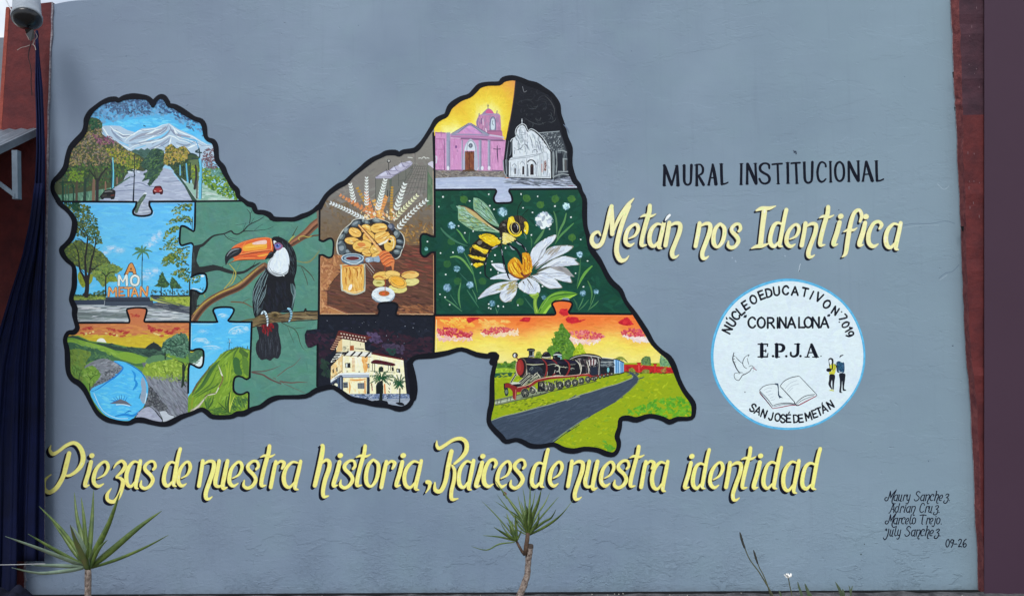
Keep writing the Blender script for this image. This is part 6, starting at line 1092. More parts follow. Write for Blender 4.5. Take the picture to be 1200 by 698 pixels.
boil = j3("262,205 300,188 380,182 560,196 700,205 860,208 960,215 1000,240 1010,330 990,400 840,402 720,402 600,405 540,430 480,430 430,440 360,402 330,425 290,415"); poly(boil, K_)
poly(j3("350,400 480,355 560,400 600,405 480,450 380,500 300,530 270,500"), (66,74,70)); sc(j3("360,410 470,370 540,420 460,450 320,520"), 40, 5, 1.1, -.6, [(180,184,150),(30,32,36),(110,114,90),(210,204,180)], 6, .4)
sc(j3("370,200 560,205 840,215 960,225 970,260 600,258 380,250"), 50, 9, 1.6, .05, [(22,20,40),(34,30,52),(44,46,58)], 4, .1); sc(j3("380,280 570,280 570,390 400,390"), 40, 7, 2, .2, [(38,44,56),(24,26,36),(54,62,70)], 5, .8)
for s_, w_, c_ in (("362,262 450,270 570,262", 1, (206,204,170)), ("610,275 700,262 740,290 850,300", .8, (190,190,166)), ("370,300 372,380 360,400", .8, (214,210,190)), ("870,270 940,265", .8, (180,180,160)), ("605,420 700,402 800,398", 1.4, (222,206,184)), ("700,290 730,275 755,300 750,340 765,380", 1.3, (196,196,176)), ("705,330 690,380", 1.2, (206,206,190)), ("720,350 745,345", 1.6, (220,218,206)), ("400,330 430,300 445,310 420,335", 1, (120,132,130)), ("860,310 900,330", 1, (130,140,140)), ("990,240 1010,300 995,380 960,420", 1.1, (214,208,190)), ("940,215 985,260 1000,330", 1.2, (210,204,186)), ("880,320 900,310 930,318", 1, (160,160,150)), ("800,290 830,310", .8, (190,180,160)), ("615,300 610,400", .8, (206,200,180)), ("490,365 520,400 530,425", .9, (214,210,190)), ("450,410 470,380 500,360", 1, (206,200,180))): stroke(j3(s_), [w_*.5, w_, w_*.5], c_)
for s_, w_ in (("555,205 595,250 606,310 594,380 575,425", 1.7), ("815,208 860,250 872,310 850,370 820,410", 1.9), ("660,205 705,235 722,260", 1.3), ("965,395 930,430", 1.2), ("700,370 670,400", 1.4)): stroke(j3(s_), [w_*.7, w_, w_*.7], (140,44,44)); stroke([(x+1, y) for x, y in j3(s_)], .4, (90,26,34))
x, y = j3("318,305")[0]; ell(x, y, 5.6, 11.4, (36,30,34), .02); ell(x+.4, y, 5.2, 10.9, (120,104,90), .02); ell(x-.4, y, 5, 10.6, (30,24,30), .02); x, y = j3("294,300")[0]; ell(x, y, 4.9, 10, (92,26,30)); ell(x, y, 4.3, 9.2, (154,46,44)); ell(x-.8, y-1, 2, 6, (168,56,50)); stroke(j3("250,240 245,330 270,400"), .6, (226,190,160))
for q_ in ("374,100 380,84 420,78 462,84 470,100 462,112 458,130 455,160 468,182 385,182 398,160 394,110 378,108", "542,192 548,160 570,128 598,116 630,125 652,155 656,194", "672,205 682,170 690,140 715,118 745,116 772,134 780,165 784,205"): poly([p for p in j3(q_)], K_)
for s_, w_, c_ in (("390,104 456,102", .6, (130,134,130)), ("448,120 446,165", 1.1, (180,186,180)), ("410,120 412,160", .7, (70,78,76)), ("552,182 600,186 650,180", .9, (216,210,196)), ("570,150 590,132 610,130", .9, (96,80,96)), ("688,156 730,150 776,158", 1.1, (214,220,216)), ("740,170 770,180 772,200", 1.8, (128,170,172)), ("705,130 740,122", .8, (90,98,100)), ("690,175 700,195", 1, (80,90,92)), ("400,176 430,168 458,178", 1, (150,150,166))): stroke(j3(s_), w_, c_)
x, y = j3("236,160")[0]; ell(x, y, 3.4, 3.3, (40,30,30), .3); ell(x-.4, y+.2, 1.5, 2.1, (222,224,226), .2); ell(x+1.2, y, 1.1, 1.6, (90,80,84)); stroke(j3("250,185 270,205"), 1.4, (120,60,54))
for s_, w_ in (("180,492 215,430 248,380", 1.2), ("262,500 330,440 400,375", 1.6), ("300,520 370,450 430,400", 1.6), ("200,500 290,505 330,540", 1.3)): stroke(j3(s_), w_+.8, (206,202,184)); stroke(j3(s_), w_, (28,28,34))
poly(j3("170,490 215,470 300,480 280,510 200,505"), (206,206,196)); poly(j3("205,498 290,492 330,520 262,535"), (34,34,42))
poly(j3("262,535 330,520 400,500 450,470 480,445 560,430 640,412 720,402 850,398 960,392 1100,372 1100,395 960,412 850,420 720,432 640,440 560,458 500,470 470,495 420,530 340,560 300,590 256,590"), (140,42,42)); stroke(j3("262,535 400,502 480,448 640,412 850,400 1090,374"), .6, (232,190,170)); stroke(j3("1000,392 1100,392 1130,410 1200,405"), 2.2, (160,50,46)); stroke(j4("380,385 420,410 500,404 560,390 640,378"), 1.8, (160,46,44))
poly(j3("108,492 150,484 200,508 258,528 262,560 244,684 210,665 205,580 180,548 140,535 116,540"), (136,40,40)); stroke(j3("112,490 160,486 255,528"), .7, (84,22,28)); stroke(j3("245,560 236,680"), .7, (206,120,104)); poly(j3("112,540 150,535 160,600 145,635 122,632 110,590"), (38,52,50)); ell(*j3("135,585")[0], 1.6, 2.6, (110,124,110)); poly(j3("102,490 118,490 116,560 104,555"), (26,26,32))
for cx, cy, r in ((352,600,56),(440,565,46),(545,515,46),(598,545,42),(655,530,52),(758,510,50),(850,492,46),(935,478,44),(1010,458,40),(1085,442,38),(1160,432,30)):
    x, y = j3("%d,%d" % (cx, cy))[0]; r /= 9.975
    ell(x, y, r*.92, r, (128,128,112)); ell(x+.2, y, r*.84, r*.93, (30,34,36)); ell(x+.2, y, r*.62, r*.7, (84,90,84)); ell(x+.2, y, r*.5, r*.58, (44,48,48))
    for k in range(6): a_ = k*1.05+.3; stroke([(x+.2, y), (x+.2+math.cos(a_)*r*.6, y+math.sin(a_)*r*.66)], .4, (128,130,114))
    ell(x+.2, y, r*.2, r*.22, (190,186,166))
for q_ in ("500,470 570,465 580,580 500,585",): poly(j3(q_), (28,28,38)); ell(*j3("540,500")[0], 2, 2, (176,170,150))
for s_ in ("590,470 600,560", "620,470 640,560", "700,470 705,540", "800,460 805,520", "890,450 895,500", "430,520 480,560 480,590", "980,440 985,480"): stroke(j3(s_), [.6, 1.3, .5], (214,208,190))
sc(j3("300,560 500,470 1000,420 1200,405 1200,450 900,520 600,590 330,660"), 110, 3.2, .9, .6, [(34,36,40),(64,68,66),(150,148,128),(24,26,32)], 8, 1.4)
for k in range(6): x, y = j4("%d,%d" % (440+k*45, 432-k*11))[0]; ell(x, y, 2.1, 2.3, (40,42,44)); ell(x, y, 1.1, 1.2, (140,140,124))
stroke(j4("580,410 660,392 760,375 810,360"), 1.2, (40,42,46)); stroke(j3("300,655 420,640 620,590 900,530 1190,460"), .8, (70,76,60))
# ---------------------------------------------------------------- black cuts between the pieces and the heavy black edge of the map
setclip()
LC = (14,17,26)
def cut(p, w_=2.4):
    begin('puzzle_cut', mural); stroke([(x+random.uniform(-.15, .15), y+random.uniform(-.15, .15), w_*random.uniform(.88, 1.12)) for x, y in p], 0, LC, len(p) > 3, 3)
for l in (PX("66,236.5 110,236.3 160,236.5"), TAB1, PX("175.5,236.3 229,236 286,235.4"), V1A[:13], TABB, V1B, PX("92,378 151,378"), TAB2, H2B, V2A, TABC, V2B[:-1], DTOP, DR1, NOTCH, PX("291.7,461 291.3,480"), V3A[:2], TABE, V3B, V3C[:1]+PX("372,452"), H3A, TABG2, H3B, PX("507.8,156 509.2,200 509.6,277.5"), TABI, V4B, PX("509.2,369 508.6,414"), H4A, TABH, PX("598,222 640,221.6 678,221.4"), H5A, TABJ, H5B): cut(l)
begin('puzzle_cut', mural); stroke(PX("509.3,160 509.8,222 510,277"), 1.6, LC); begin('puzzle_cut', mural); stroke(PX("510,297 510.4,369"), 1.6, LC)
begin('reserved_edge', mural, kind='stuff')
for l, c_ in ((PX("164,255 171,255 178,253.6 180.5,248"), (170,206,236)), (PX("93,238.6 158,238.8"), (150,206,240)), (PX("178,238.4 226,238"), (150,206,240)), (PX("94,375.6 147,375.6"), (190,196,202)), (PX("174,375 221,375"), (180,186,192)), (PX("225,379.4 250,379.4"), (160,214,246)), (PX("272,379.4 292,379.4"), (160,214,246)), (PX("224.6,382 224.4,407"), (160,214,246)), (PX("376,367.6 440,367.4"), (214,176,136)), (PX("468,367.8 508,368"), (214,176,136)), (PX("507.6,200 507.8,274"), (190,170,150)), (PX("508,299 508.2,366"), (200,150,110)), (PX("512,371.6 646,371"), (248,150,100)), (PX("511.6,374 511.4,411"), (248,226,160)), (PX("670,370 738,370.4"), (246,140,84)), (PX("511,220.4 578,219.8"), (206,214,232)), (PX("600,219.4 676,219"), (206,214,232)), (PX("376,302 376,366"), (206,150,110))): stroke(l, .7, c_)
begin('map_outline', mural, 'heavy black outline of the map')
ow = []
for i, (x, y) in enumerate(OUT+[OUT[0], OUT[1]]): ow.append((x, y, 5.9+.7*math.sin(i*1.7)+.4*math.sin(i*.61)))
stroke(ow, 0, (15,18,27), True, 3, False)
stroke(PX("179.5,120,7 179.3,124,5"), 0, (15,18,27)); stroke(PX("577,424,8 581,417,9 575,416,8"), 0, (15,18,27))
stroke(PX("480,425,7 483,440,9 485,455,9 484,466,8"), 0, (15,18,27))
# ================================================================ lettering
setclip()
wm = begin('scuffs_and_crack_shading'); wm.kind = 'stuff'
for x, y, r, c_ in ((931.5,178,1.9,(54,64,80)),(933,180,1.2,(70,80,96)),(929.8,176.6,.8,(84,94,110)),(936.6,317.5,1,(60,72,86)),(983,246,.8,(70,84,104)),(985.6,248.6,.7,(84,98,116)),(1116.6,405,1,(70,84,96)),(398,192,1.2,(112,126,150)),(1013,637,.9,(60,70,72)),(1009,649,1,(74,90,90)),(1088,540,.8,(90,106,124)),(148,66,.8,(90,102,126)),(420,30,.8,(96,110,134)),(740,60,.8,(98,112,134)),(1060,90,.8,(104,122,140)),(520,560,.7,(90,104,124)),(862,306,1.6,(150,164,182)),(858,302,1.1,(150,164,182)),(920,300,1.2,(154,168,184))):
    ell(x, y, r, r*.7, c_, random.uniform(0, 3), 10, r*.2)
stroke(PX("660,146 664,150 667,156"), [.4, 1.6, .6], (104,118,140)); 
for s_ in ("936,318 937,312 938,309",): stroke(PX(s_), .6, (190,200,212))
stroke(PX("1054,265 1070,262 1090,262 1108,259 1119,262"), .6, (106,124,142)); stroke(PX("1058,267 1080,264 1100,264"), .5, (156,172,186)); stroke(PX("1100,326 1108,320 1116,318 1124,310"), .8, (106,124,142)); stroke(PX("1101,328 1110,322"), .5, (160,174,188)); stroke(PX("1098,215 1106,222 1112,218"), .6, (160,176,190))  # pale and dark pairs paint the light and shade of cracks
G = {  # brush skeletons: x, y, width in wall pixels, origin at the left foot of the letter
'd': ["15,-28,2.5 10,-29.5,3.2 5,-25,4.5 1.8,-13,5 2,-5,5 6,-1.5,4 10.5,-6,2.2", "20.6,-45,4.4 18,-34,4.6 13.8,-11,4.8 12.6,-3,4.4 15.8,-1.2,1.4"],
'e': ["5.5,-10.6,1.2 12.5,-15,3 16,-23,4.2 14.5,-29,3.8 10.5,-29,3.2 4.6,-22,4.3 2,-12,4.9 2.5,-5,4.8 6.5,-1.5,4 11.5,-4.5,1.2"],
'n': ["6.5,-31,4.6 5,-20,4.8 1.8,-1.5,4.8", "7.5,-27,2 13.5,-30.5,3.6 19,-29,4.8 18.7,-20,5 14,-6,5 10,6,5 10.5,13,4.6 14,13.5,3 17.5,11,1"],
'u': ["6,-31,4.4 3.5,-17,4.9 1.5,-8,5 2.5,-2,4.6 7.5,-1.5,2.8 11.5,-7,1.8", "15.5,-31,4.9 12.5,-16,5 10,-3,5 11,1.5,4.4 15,0,1.2"],
's': ["16,-21.6,3 18.6,-25,3.6 17,-30.5,3.2 12,-31,3.4 6.5,-26,4.4 7,-21,4.6 13,-15,4.8 15.5,-9,4.8 12,-2.5,4.2 6,0.5,4 1.5,-2.5,3.8 2,-8.5,1.6"],
't': ["11,-48.5,4.6 10,-40,4.8 6,-26,4.9 2,-9,4.9 2,-2,4.4 7,-2.5,1.2", "0.5,-35,1 5.5,-37,3.2 12,-36,3 17.5,-38.5,1"],
'r': ["8,-30,4.6 5.6,-19,4.8 2,0,4.9", "8.5,-26,1.8 13,-30.5,3.2 17.5,-29,4.2 17,-25.5,4 15,-22,2.8"],
'a': ["16,-29,2.2 11,-30,3.2 5,-23,4.6 2.5,-13,5 3.7,-4,5 8,-1,3.8 13,-7,2", "19,-31,4.4 17,-20,4.9 14.3,-7,4.9 13.6,0,4.4 16.4,1.6,1.4"],
'i': ["10,-30,4.8 7,-17,5.2 3.2,-5,5.2 3.5,-1.5,4.2 7.5,-2.5,1.3", "10.6,-37,6.2 11.4,-37.4,6"],
'o': ["9.5,-32,3 4.5,-26,4.4 2,-15,5 2.5,-5,4.8 7.5,-1,3.4 13.5,-8,4.4 16.2,-19,4.9 15.6,-27.5,4.4 10.5,-32.5,3"],
'h': ["9.6,-49,2 11.7,-48.6,4.4 11,-40,5.4 7,-21,5.6 2.5,-2,5.4", "9.5,-27,1.8 15.5,-32,4 19.5,-29,4.9 18.8,-21,5.2 14.5,-9,5.2 12,4,5 13,11,4.2 18.5,10,1.2"],
'c': ["14,-24,2.8 16.3,-29,4.4 13,-33,3.6 7,-30,4.3 2,-17.5,5.2 2,-6,5.2 7,-1.5,4.2 12.5,-4.5,1.2"],
'z': ["1,-27,1 5,-32,3 11,-35,3.8 15,-30,4.8 11,-23,4.4 4,-16.5,2 8,-16,3 12,-12,4.8 11,-4,5 7,6,5 1,11.5,5 -5.5,9.5,4.5 -6,3,3.8 -1.5,-3.5,1"],
'P': ["6,-57,1 5,-51.5,3.4 8.5,-47,5 15,-50,3.8 24,-57,4.2 33,-60,4.6 40,-55,5.6 44,-45,6 42.5,-35,5.8 36,-27,4.8 28,-22,3.4 22,-22,2", "27.5,-48,5.6 24,-33,5.6 20.5,-20.5,5.6 13,-8,5.8 4.5,-2,5.4 -1.5,-6.5,5 -.8,-16.5,3.4 6.5,-23,1"],
'R': ["0,-54,1 0,-48.5,3.2 3,-45,4.4 10.5,-49.5,3.8 19.5,-55,4.2 28.5,-56.5,4.6 34.5,-51.5,5.2 34.5,-42.5,5.6 29.5,-35,4.8 20.5,-27,3", "17,-42,5.6 13.2,-24,5.6 10,-6.5,5.2 4.5,4.8,5 -1.8,3.5,4.4 -2.4,-5,1.8", "18,-24.8,2.6 20.8,-19,4 20,-7.5,4.4 17,5,4.6 17.6,14.5,4.6 25,13.5,1.2"],
',': ["2,-5.5,5 5,-4.5,5 3.8,1,3 .6,6,1"],
'M': ["9.5,-13.5,1.8 7,-17.5,3 1,-14,4.2 -.5,-6.5,4.8 4,-.5,5 11,-4.5,4.8 16,-19.5,4.6 20,-38,4.8 22.6,-47.5,4.8", "22.4,-47.5,4.6 23.2,-31,5 23.4,-15,4.9", "24,-17,2.6 31.5,-33.5,4 41.5,-48.5,4.2 48.5,-56.5,1.2", "44,-48,3.6 36.5,-31,4.9 30.5,-11,5.4 28.5,5.5,5.6 33,15.5,5.2 39,15,3.2 42.8,10.5,1"],
'I': ["5,-44,2 11,-46.5,4.4 20,-46.5,4.2 27.5,-49,1", "14.5,-43,5.8 12,-24,5.6 9.8,-4,5.6", "-1,.5,1 5,-2,3.8 12.5,-2.6,4 19.5,-5.5,1"],
'f': ["18.5,-30,2.8 20.5,-37,4 17.5,-43.5,3.8 11.5,-40,4.4 7.5,-27.5,5 4,-8,5 1.5,7,4.4 -2.6,11.5,1.2", "-.5,-18,1.2 5,-20.5,3.2 10.5,-19.8,2.8 15,-22.5,1"],
}
def parse(s): return [tuple(float(k) for k in t.split(',')) for t in s.split()]
def word_thing(name, x, y, label, cat, group=None): return thing(name, x, y, label, cat, group)
def script(th, items, col, shade, tip, sw=(-2.9, 2.5), lw=1.0):
    """items: (char, x, baseline, sx, sy). Each letter one object: black drop under a pale body."""
    lay = []
    for ch, x, y, sx, sy in items:
        lay.append((begin('letter', th), [[(x+px*sx+random.uniform(-.15, .15), y+py*sy+random.uniform(-.15, .15), w_*lw*random.uniform(.94, 1.06)) for px, py, w_ in parse(s)] for s in G[ch]]))
    global CUR
    for L, ss in lay:
        CUR = L; q = []
        for s in ss:
            for o in (.45, 1): q += ribbon([(x+sw[0]*o, y+sw[1]*o, w_+.2) for x, y, w_ in s])
        fillset(q, (14, 18, 34))
    for L, ss in lay:
        CUR = L; q = []
        for s in ss: q += ribbon([(x, y, w_+.5) for x, y, w_ in s])
        fillset(q, shade)
    for L, ss in lay:
        CUR = L; q = []
        for s in ss: q += ribbon([(x+.12, y-.1, max(.3, w_-.2)) for x, y, w_ in s])
        fillset(q, jit(col, 3))
        for s in ss:                       # dry-brush streaks along the strokes
            sp = spline(s, 3) if len(s) > 2 else s
            for k in range(len(sp)//4):
                i = random.randrange(len(sp)); x, y, w_ = sp[i]; j_ = min(i+2, len(sp)-1); i0 = max(0, j_-3)
                if w_ < 2.4: continue
                a = math.atan2(sp[j_][1]-sp[i0][1], sp[j_][0]-sp[i0][0])
                dab(x+random.uniform(-.2, .2)*w_, y, 5, w_*.32, a, jit(random.choice([tip, (col[0]-4, col[1]-12, col[2]-24), (min(255, col[0]+6), col[1]+4, min(255, col[2]+40)), (col[0]-16, col[1]+2, col[2]-10)]), 5))
t_low = word_thing('painted_slogan', 500, 575, 'yellow script line reading Piezas de nuestra historia, Raices de nuestra identidad', 'lettering')
B = 570.5
items = [('P', 53.5, 578.5, 1, 1), ('i', 96.9, B, 1, 1), ('e', 107.6, B+.5, 1.2, 1.02), ('z', 132.0, 575.5, 1, 1.02), ('a', 145.6, B, 1, 1), ('s', 163.6, B+.8, 1, 1), ('d', 190.6, B, 1, 1), ('e', 207, B, 1, 1),
 ('n', 231.3, B, 1, 1), ('u', 250.8, B, 1.02, 1), ('e', 266.6, B, 1.06, 1), ('s', 284.2, B+.4, 1, 1), ('t', 304.7, B, 1, 1), ('r', 315.4, B, 1, 1), ('a', 329.6, B+1, 1.2, 1.02),
 ('h', 366.6, B, 1, 1), ('i', 388, B, 1, 1), ('s', 397.6, B, 1, 1), ('t', 416.8, B, 1, 1), ('o', 427.2, B, 1, 1), ('r', 445, B, 1, 1), ('i', 461.6, B, 1, 1), ('a', 471, B+1.4, 1.2, 1.05),
 (',', 498.4, 570.2, 1.1, 1.1), ('R', 512, 570, 1, 1), ('a', 535, B+1.2, 1.05, 1.05), ('i', 555, B+.8, 1, 1), ('c', 565.4, B+.6, 1, 1), ('e', 580.8, B+1, 1.1, 1.05), ('s', 597, B+.6, 1, 1.05),
 ('d', 621.6, B+.8, 1, 1), ('e', 642.6, B, 1, 1), ('n', 663.8, B+.4, 1, 1), ('u', 684.4, B+.6, 1.02, 1), ('e', 702.4, B, 1.06, 1), ('s', 718.4, B, 1, 1), ('t', 737.4, B+.6, 1, 1), ('r', 749.4, B, .95, 1), ('a', 761.4, B+3, 1.12, 1.08),
 ('i', 799.8, B+2.4, 1, 1.04), ('d', 810.4, B+2.8, 1, 1.04), ('e', 830.2, B+2, 1.05, 1.04), ('n', 849, B+1.4, 1, .98), ('t', 868.4, B+2.6, 1, 1), ('i', 880.4, B+2.6, 1, 1.06), ('d', 893, B+3, 1.1, 1.1), ('a', 915, B+5, 1.12, 1.16), ('d', 938.4, B+3.6, 1.1, 1.08)]
script(t_low, items, (244, 234, 138), (206, 186, 116), (250, 222, 130), lw=.91)
t_ti = word_thing('painted_title', 880, 300, 'cream script title reading Metán nos Identifica', 'lettering')
items = [('M', 694, 289.2, 1, 1), ('e', 731, 289, 1.05, .88), ('t', 750, 289.4, 1.05, 1), ('a', 758.4, 289.4, 1.02, .9), ('n', 777.8, 289, 1, .9),
 ('n', 813.4, 290, .98, .92), ('o', 834.4, 290.2, .9, .86), ('s', 852, 290, .86, .88), ('I', 881.4, 290.6, 1, 1), ('d', 901, 290, 1, .98), ('e', 919.6, 290, 1.05, .9), ('n', 937.8, 289, .96, .88), ('t', 959.6, 289, 1, .96), ('i', 974, 288.6, 1, .94), ('f', 989.4, 289.6, 1, 1), ('i', 1004.4, 289, .94, .94), ('c', 1016, 290, 1.05, .92), ('a', 1035.4, 291, 1.06, .96)]
script(t_ti, items, (241, 234, 176), (200, 186, 146), (248, 228, 160), (-2.3, 2.2))
begin('accent', t_ti); stroke(PX("778.2,259.6,3.4 781,255.6,3.6 783.6,252.2,3.2"), 0, (30,38,56)); stroke(PX("779.6,258.4,1.2 782,255,3.2 784.6,252.2,3"), 0, (238,240,240))
# block capitals
BLK = (12, 17, 32)
emb = None
def caps(th, f, letters, name='letter', col=BLK):
    for ss in letters:
        begin(name, th); q = []
        for s in ss.split('|'):
            p = f(s)
            if th is emb: p = [(x, y, w_*1.12+.25) for x, y, w_ in p]
            q += ribbon(p, len(p) > 2, 4, True)
        fillset(q, col)
t_cap = word_thing('painted_heading', 905, 215, 'black capital heading reading MURAL INSTITUCIONAL', 'lettering')
m1 = T(770, 160, 8); m2 = T(900, 160, 8)
caps(t_cap, m1, ["56,274,8 70,276,26 68,400,28 66,455,30|56,460,10 82,460,10|76,282,24 105,370,30 136,452,28|138,450,20 160,370,22 184,276,22|170,273,8 194,271,8|188,276,24 192,360,28 196,456,32|182,461,10 208,461,10",
 "254,272,28 254,350,28 255,415,26 268,445,22 292,452,20 312,436,22 318,400,24 320,330,26 322,268,28|240,272,8 266,270,8",
 "372,268,26 372,360,26 372,456,28|352,270,10 385,262,14 412,268,18 430,300,24 424,342,22 395,362,16 382,364,10|390,368,20 412,410,28 436,452,28|358,460,8 386,460,8",
 "522,262,18 505,350,20 484,452,24|522,264,24 538,350,32 552,446,34|500,388,14 545,386,14|470,457,8 496,457,8|538,452,8 564,451,8", "586,258,8 618,258,8|602,262,28 604,350,28 608,446,28|608,446,22 640,442,16 664,430,14",
 "776,256,8 806,254,8|790,260,24 789,350,24 787,446,26|774,451,8 802,450,8", "846,256,24 845,350,24 844,442,26|832,447,8 856,447,8|850,258,26 885,340,32 928,440,30|922,256,22 926,350,24 932,440,24|906,253,8 936,252,8",
 "1052,298,20 1048,266,22 1022,252,18 990,256,20 966,282,26 970,318,26 1000,342,24 1036,362,24 1054,392,26 1046,426,24 1012,442,20 978,430,20 960,398,22", "1080,262,18 1125,257,18 1172,255,18|1130,264,22 1133,350,22 1136,440,22|1122,444,8 1150,443,8"])
caps(t_cap, m2, ["184,250,26 186,340,26 187,434,26|168,246,8 200,244,8|172,440,8 204,439,8", "218,252,18 260,248,18 300,246,18|262,254,24 266,340,24 270,436,24|256,440,8 286,439,8", "340,246,26 342,330,26 346,400,26 360,428,22 382,434,20 404,420,22 412,390,24 414,320,26 416,240,26|326,242,8 352,240,8",
 "542,282,20 536,256,18 508,240,18 484,254,22 468,300,24 464,350,24 474,402,24 496,424,22 520,420,18 542,398,16", "584,238,22 586,330,22 588,424,24|572,235,8 598,234,8|574,429,8 602,428,8", "672,238,20 648,252,22 632,290,24 630,340,24 640,390,24 662,416,20 688,412,22 708,380,24 712,320,24 702,266,22 678,240,18",
 "756,238,24 757,330,24 758,418,24|746,424,8 770,423,8|760,240,26 800,330,32 846,414,30|846,232,22 848,330,24 850,414,24|830,231,8 860,230,8", "918,236,20 904,330,20 890,416,22|922,238,26 950,330,32 978,414,32|900,356,14 958,352,14|878,421,8 900,421,8|964,419,8 992,418,8", "1000,230,8 1030,228,8|1016,234,26 1018,330,26 1022,414,26|1022,416,20 1050,414,16 1082,400,16"])
# round school emblem
emb = thing('school_emblem', 923, 503, 'round white school emblem with a blue rim, dove, open book and two students', 'emblem')
begin('disc', emb); ECX, ECY = 923.6, 415.2
ring = [(ECX+math.cos(a)*(90.6+.35*math.sin(a*5)), ECY+math.sin(a)*(88.6+.35*math.sin(a*7))) for a in np.linspace(0, 2*math.pi, 96, endpoint=False)]
poly(ring, (86, 172, 218)); inner = [(ECX+(x-ECX)*.969+.3, ECY+(y-ECY)*.968+.2) for x, y in ring]
poly(inner, (220, 232, 244))
setclip(inner); sc(inner, 420, 16, 5, .2, [(221,233,245),(217,229,241),(223,235,246),(219,229,243)], 1, 1.5); setclip()
for a in np.linspace(0, 6.28, 60): dab(ECX+math.cos(a)*89.2, ECY+math.sin(a)*87.2, 9, 1.4, a+1.57, jit((104,188,230), 8))
F_ = {'A': "0,10 3.5,0|3.5,0 7,10|1.6,6.6 5.4,6.6", 'B': "0,0 0,10", 'C': "6.4,2 5,.3 3,0 .8,2 0,5 .8,8.2 3,10 5,9.7 6.4,8", 'D': "0,0 0,10|0,.2 3,.4 5.6,2.4 6,5 5.4,8 3,9.7 0,9.9", 'E': "0,0 0,10|0,.2 5.2,.2|0,4.9 4.4,4.9|0,9.8 5.4,9.8", 'I': "0,0 0,10",
 'J': "4.4,0 4.4,7.4 3.4,9.6 1.6,9.8 0,8", 'L': "0,0 0,10|0,9.8 5,9.8", 'M': "0,10 .6,0|.6,0 3.8,7|3.8,7 7,0|7,0 7.6,10", 'N': "0,10 0,0|0,0 5.8,10|5.8,10 5.8,0", 'O': "3.4,0 1,1.6 0,5 1,8.6 3.4,10 5.8,8.6 6.8,5 5.8,1.6 3.4,0", 'P': "0,0 0,10|0,.2 4,.4 5.6,2.6 4,5 0,5.4", 'R': "0,0 0,10|0,.2 4,.4 5.4,2.6 4,4.8 0,5.2|2.6,5.2 6,10",
 'S': "5.4,1.8 4.4,.2 2,0 .4,1.6 .8,3.8 4.4,5.8 5.6,7.8 4.2,9.8 1.6,10 0,8.2", 'T': "0,.2 6.4,.2|3.2,0 3.2,10", 'U': "0,0 .2,7 1.6,9.6 3.2,10 4.8,9.4 6,7 6.2,0", 'V': "0,0 3.2,10|3.2,10 6.6,0", '7': "0,.2 5,.2 2,10", '0': "2.8,0 .6,2 0,5 .6,8.4 2.8,10 5,8.4 5.6,5 5,2 2.8,0", '1': "1,2.4 3,0|3,0 3,10", '9': "5,3.4 3.6,6 1,5.4 .2,2.6 1.8,.2 4.2,.4 5.4,3 5,7 2.6,10", 'n': ""}
WID = {'A': 7, 'C': 6.4, 'D': 6, 'E': 5.3, 'I': 0, 'J': 4.4, 'L': 5, 'M': 7.6, 'N': 5.8, 'O': 6.8, 'P': 5.6, 'R': 6, 'S': 5.6, 'T': 6.4, 'U': 6.2, 'V': 6.6, '7': 5, '0': 5.6, '1': 3, '9': 5.4}
def glyph(ch, cx, cy, rot, h, w_, acc=False, wsc=1, rk=0, col=(18,22,34)):
    s = h/10.; c, sn = math.cos(rot), math.sin(rot); q = []
    def tr(px, py):
        u = (px-WID[ch]/2)*s*wsc; v = (py-5)*s; return (cx+u*c-v*sn, cy+u*sn+v*c)
    for st_ in F_[ch].split('|'):
        p = [tuple(float(k) for k in t.split(',')) for t in st_.split()]
        q += ribbon([tr(*a)+(w_*random.uniform(.85, 1.12),) for a in p], len(p) > 2, 3)
    if acc: q += ribbon([tr(WID[ch]/2+.2, -2)+(w_*.9,), tr(WID[ch]/2+1.3, -3.8)+(w_*.5,)], False)
    fillset(q, col)
def gl(crop, txt, h, w_, wsc=1):
    for t in txt.split():
        ch, x, y, r = t.split(',')[:4]; (cx, cy), = crop("%s,%s" % (x, y)); begin('letter', emb)
        glyph(ch, cx, cy, R(float(r)), h, w_, acc=(t.count(',') == 4), wsc=wsc)
l8 = T(830, 320, 8); r8 = T(880, 320, 8); q8 = T(860, 430, 8.514)
gl(l8, "N,178,528,-62 U,218,462,-54,a C,256,398,-46 L,302,352,-40 E,350,300,-33 O,422,246,-20 E,500,204,-22 D,568,184,-12 U,640,168,-6 C,724,160,2 A,812,166,2 T,906,178,12 I,970,206,26 V,1040,226,24 O,1112,290,38", 9.8, 2.3, 1.06)
gl(r8, "N,790,352,32 7,862,416,58 0,888,482,60 1,912,522,60 9,926,570,66", 9.0, 2.05, 1.02)
begin('degree_sign', emb); ell(*r8("850,362")[0], .9, .8, (18,22,34)); begin('full_stop', emb); ell(*r8("828,458")[0], .9, .8, (18,22,34))
gl(l8, "C,408,462,0 O,497,462,0 R,588,464,0 I,650,464,0 N,698,462,0 A,780,462,0 L,876,462,0 O,936,460,0 N,1008,462,0 A,1090,460,0", 12, 2.35, 1.06)
for q_ in ("336,412 344,396", "350,412 356,396", "1120,400 1126,390", "1132,402 1138,388"): begin('quotation_mark', emb); stroke(l8(q_), 1.7, (30,36,50))
gl(q8, "S,190,404,28 A,240,432,22 N,300,462,20 J,368,488,12 O,436,498,6 S,490,512,4 E,546,510,0,a D,620,512,-4 E,668,510,-6 M,742,490,-14 E,806,464,-18 T,852,442,-20 A,900,414,-24,a N,962,374,-30", 8.9, 1.95, 1.0)
e12 = T(880, 395, 12)
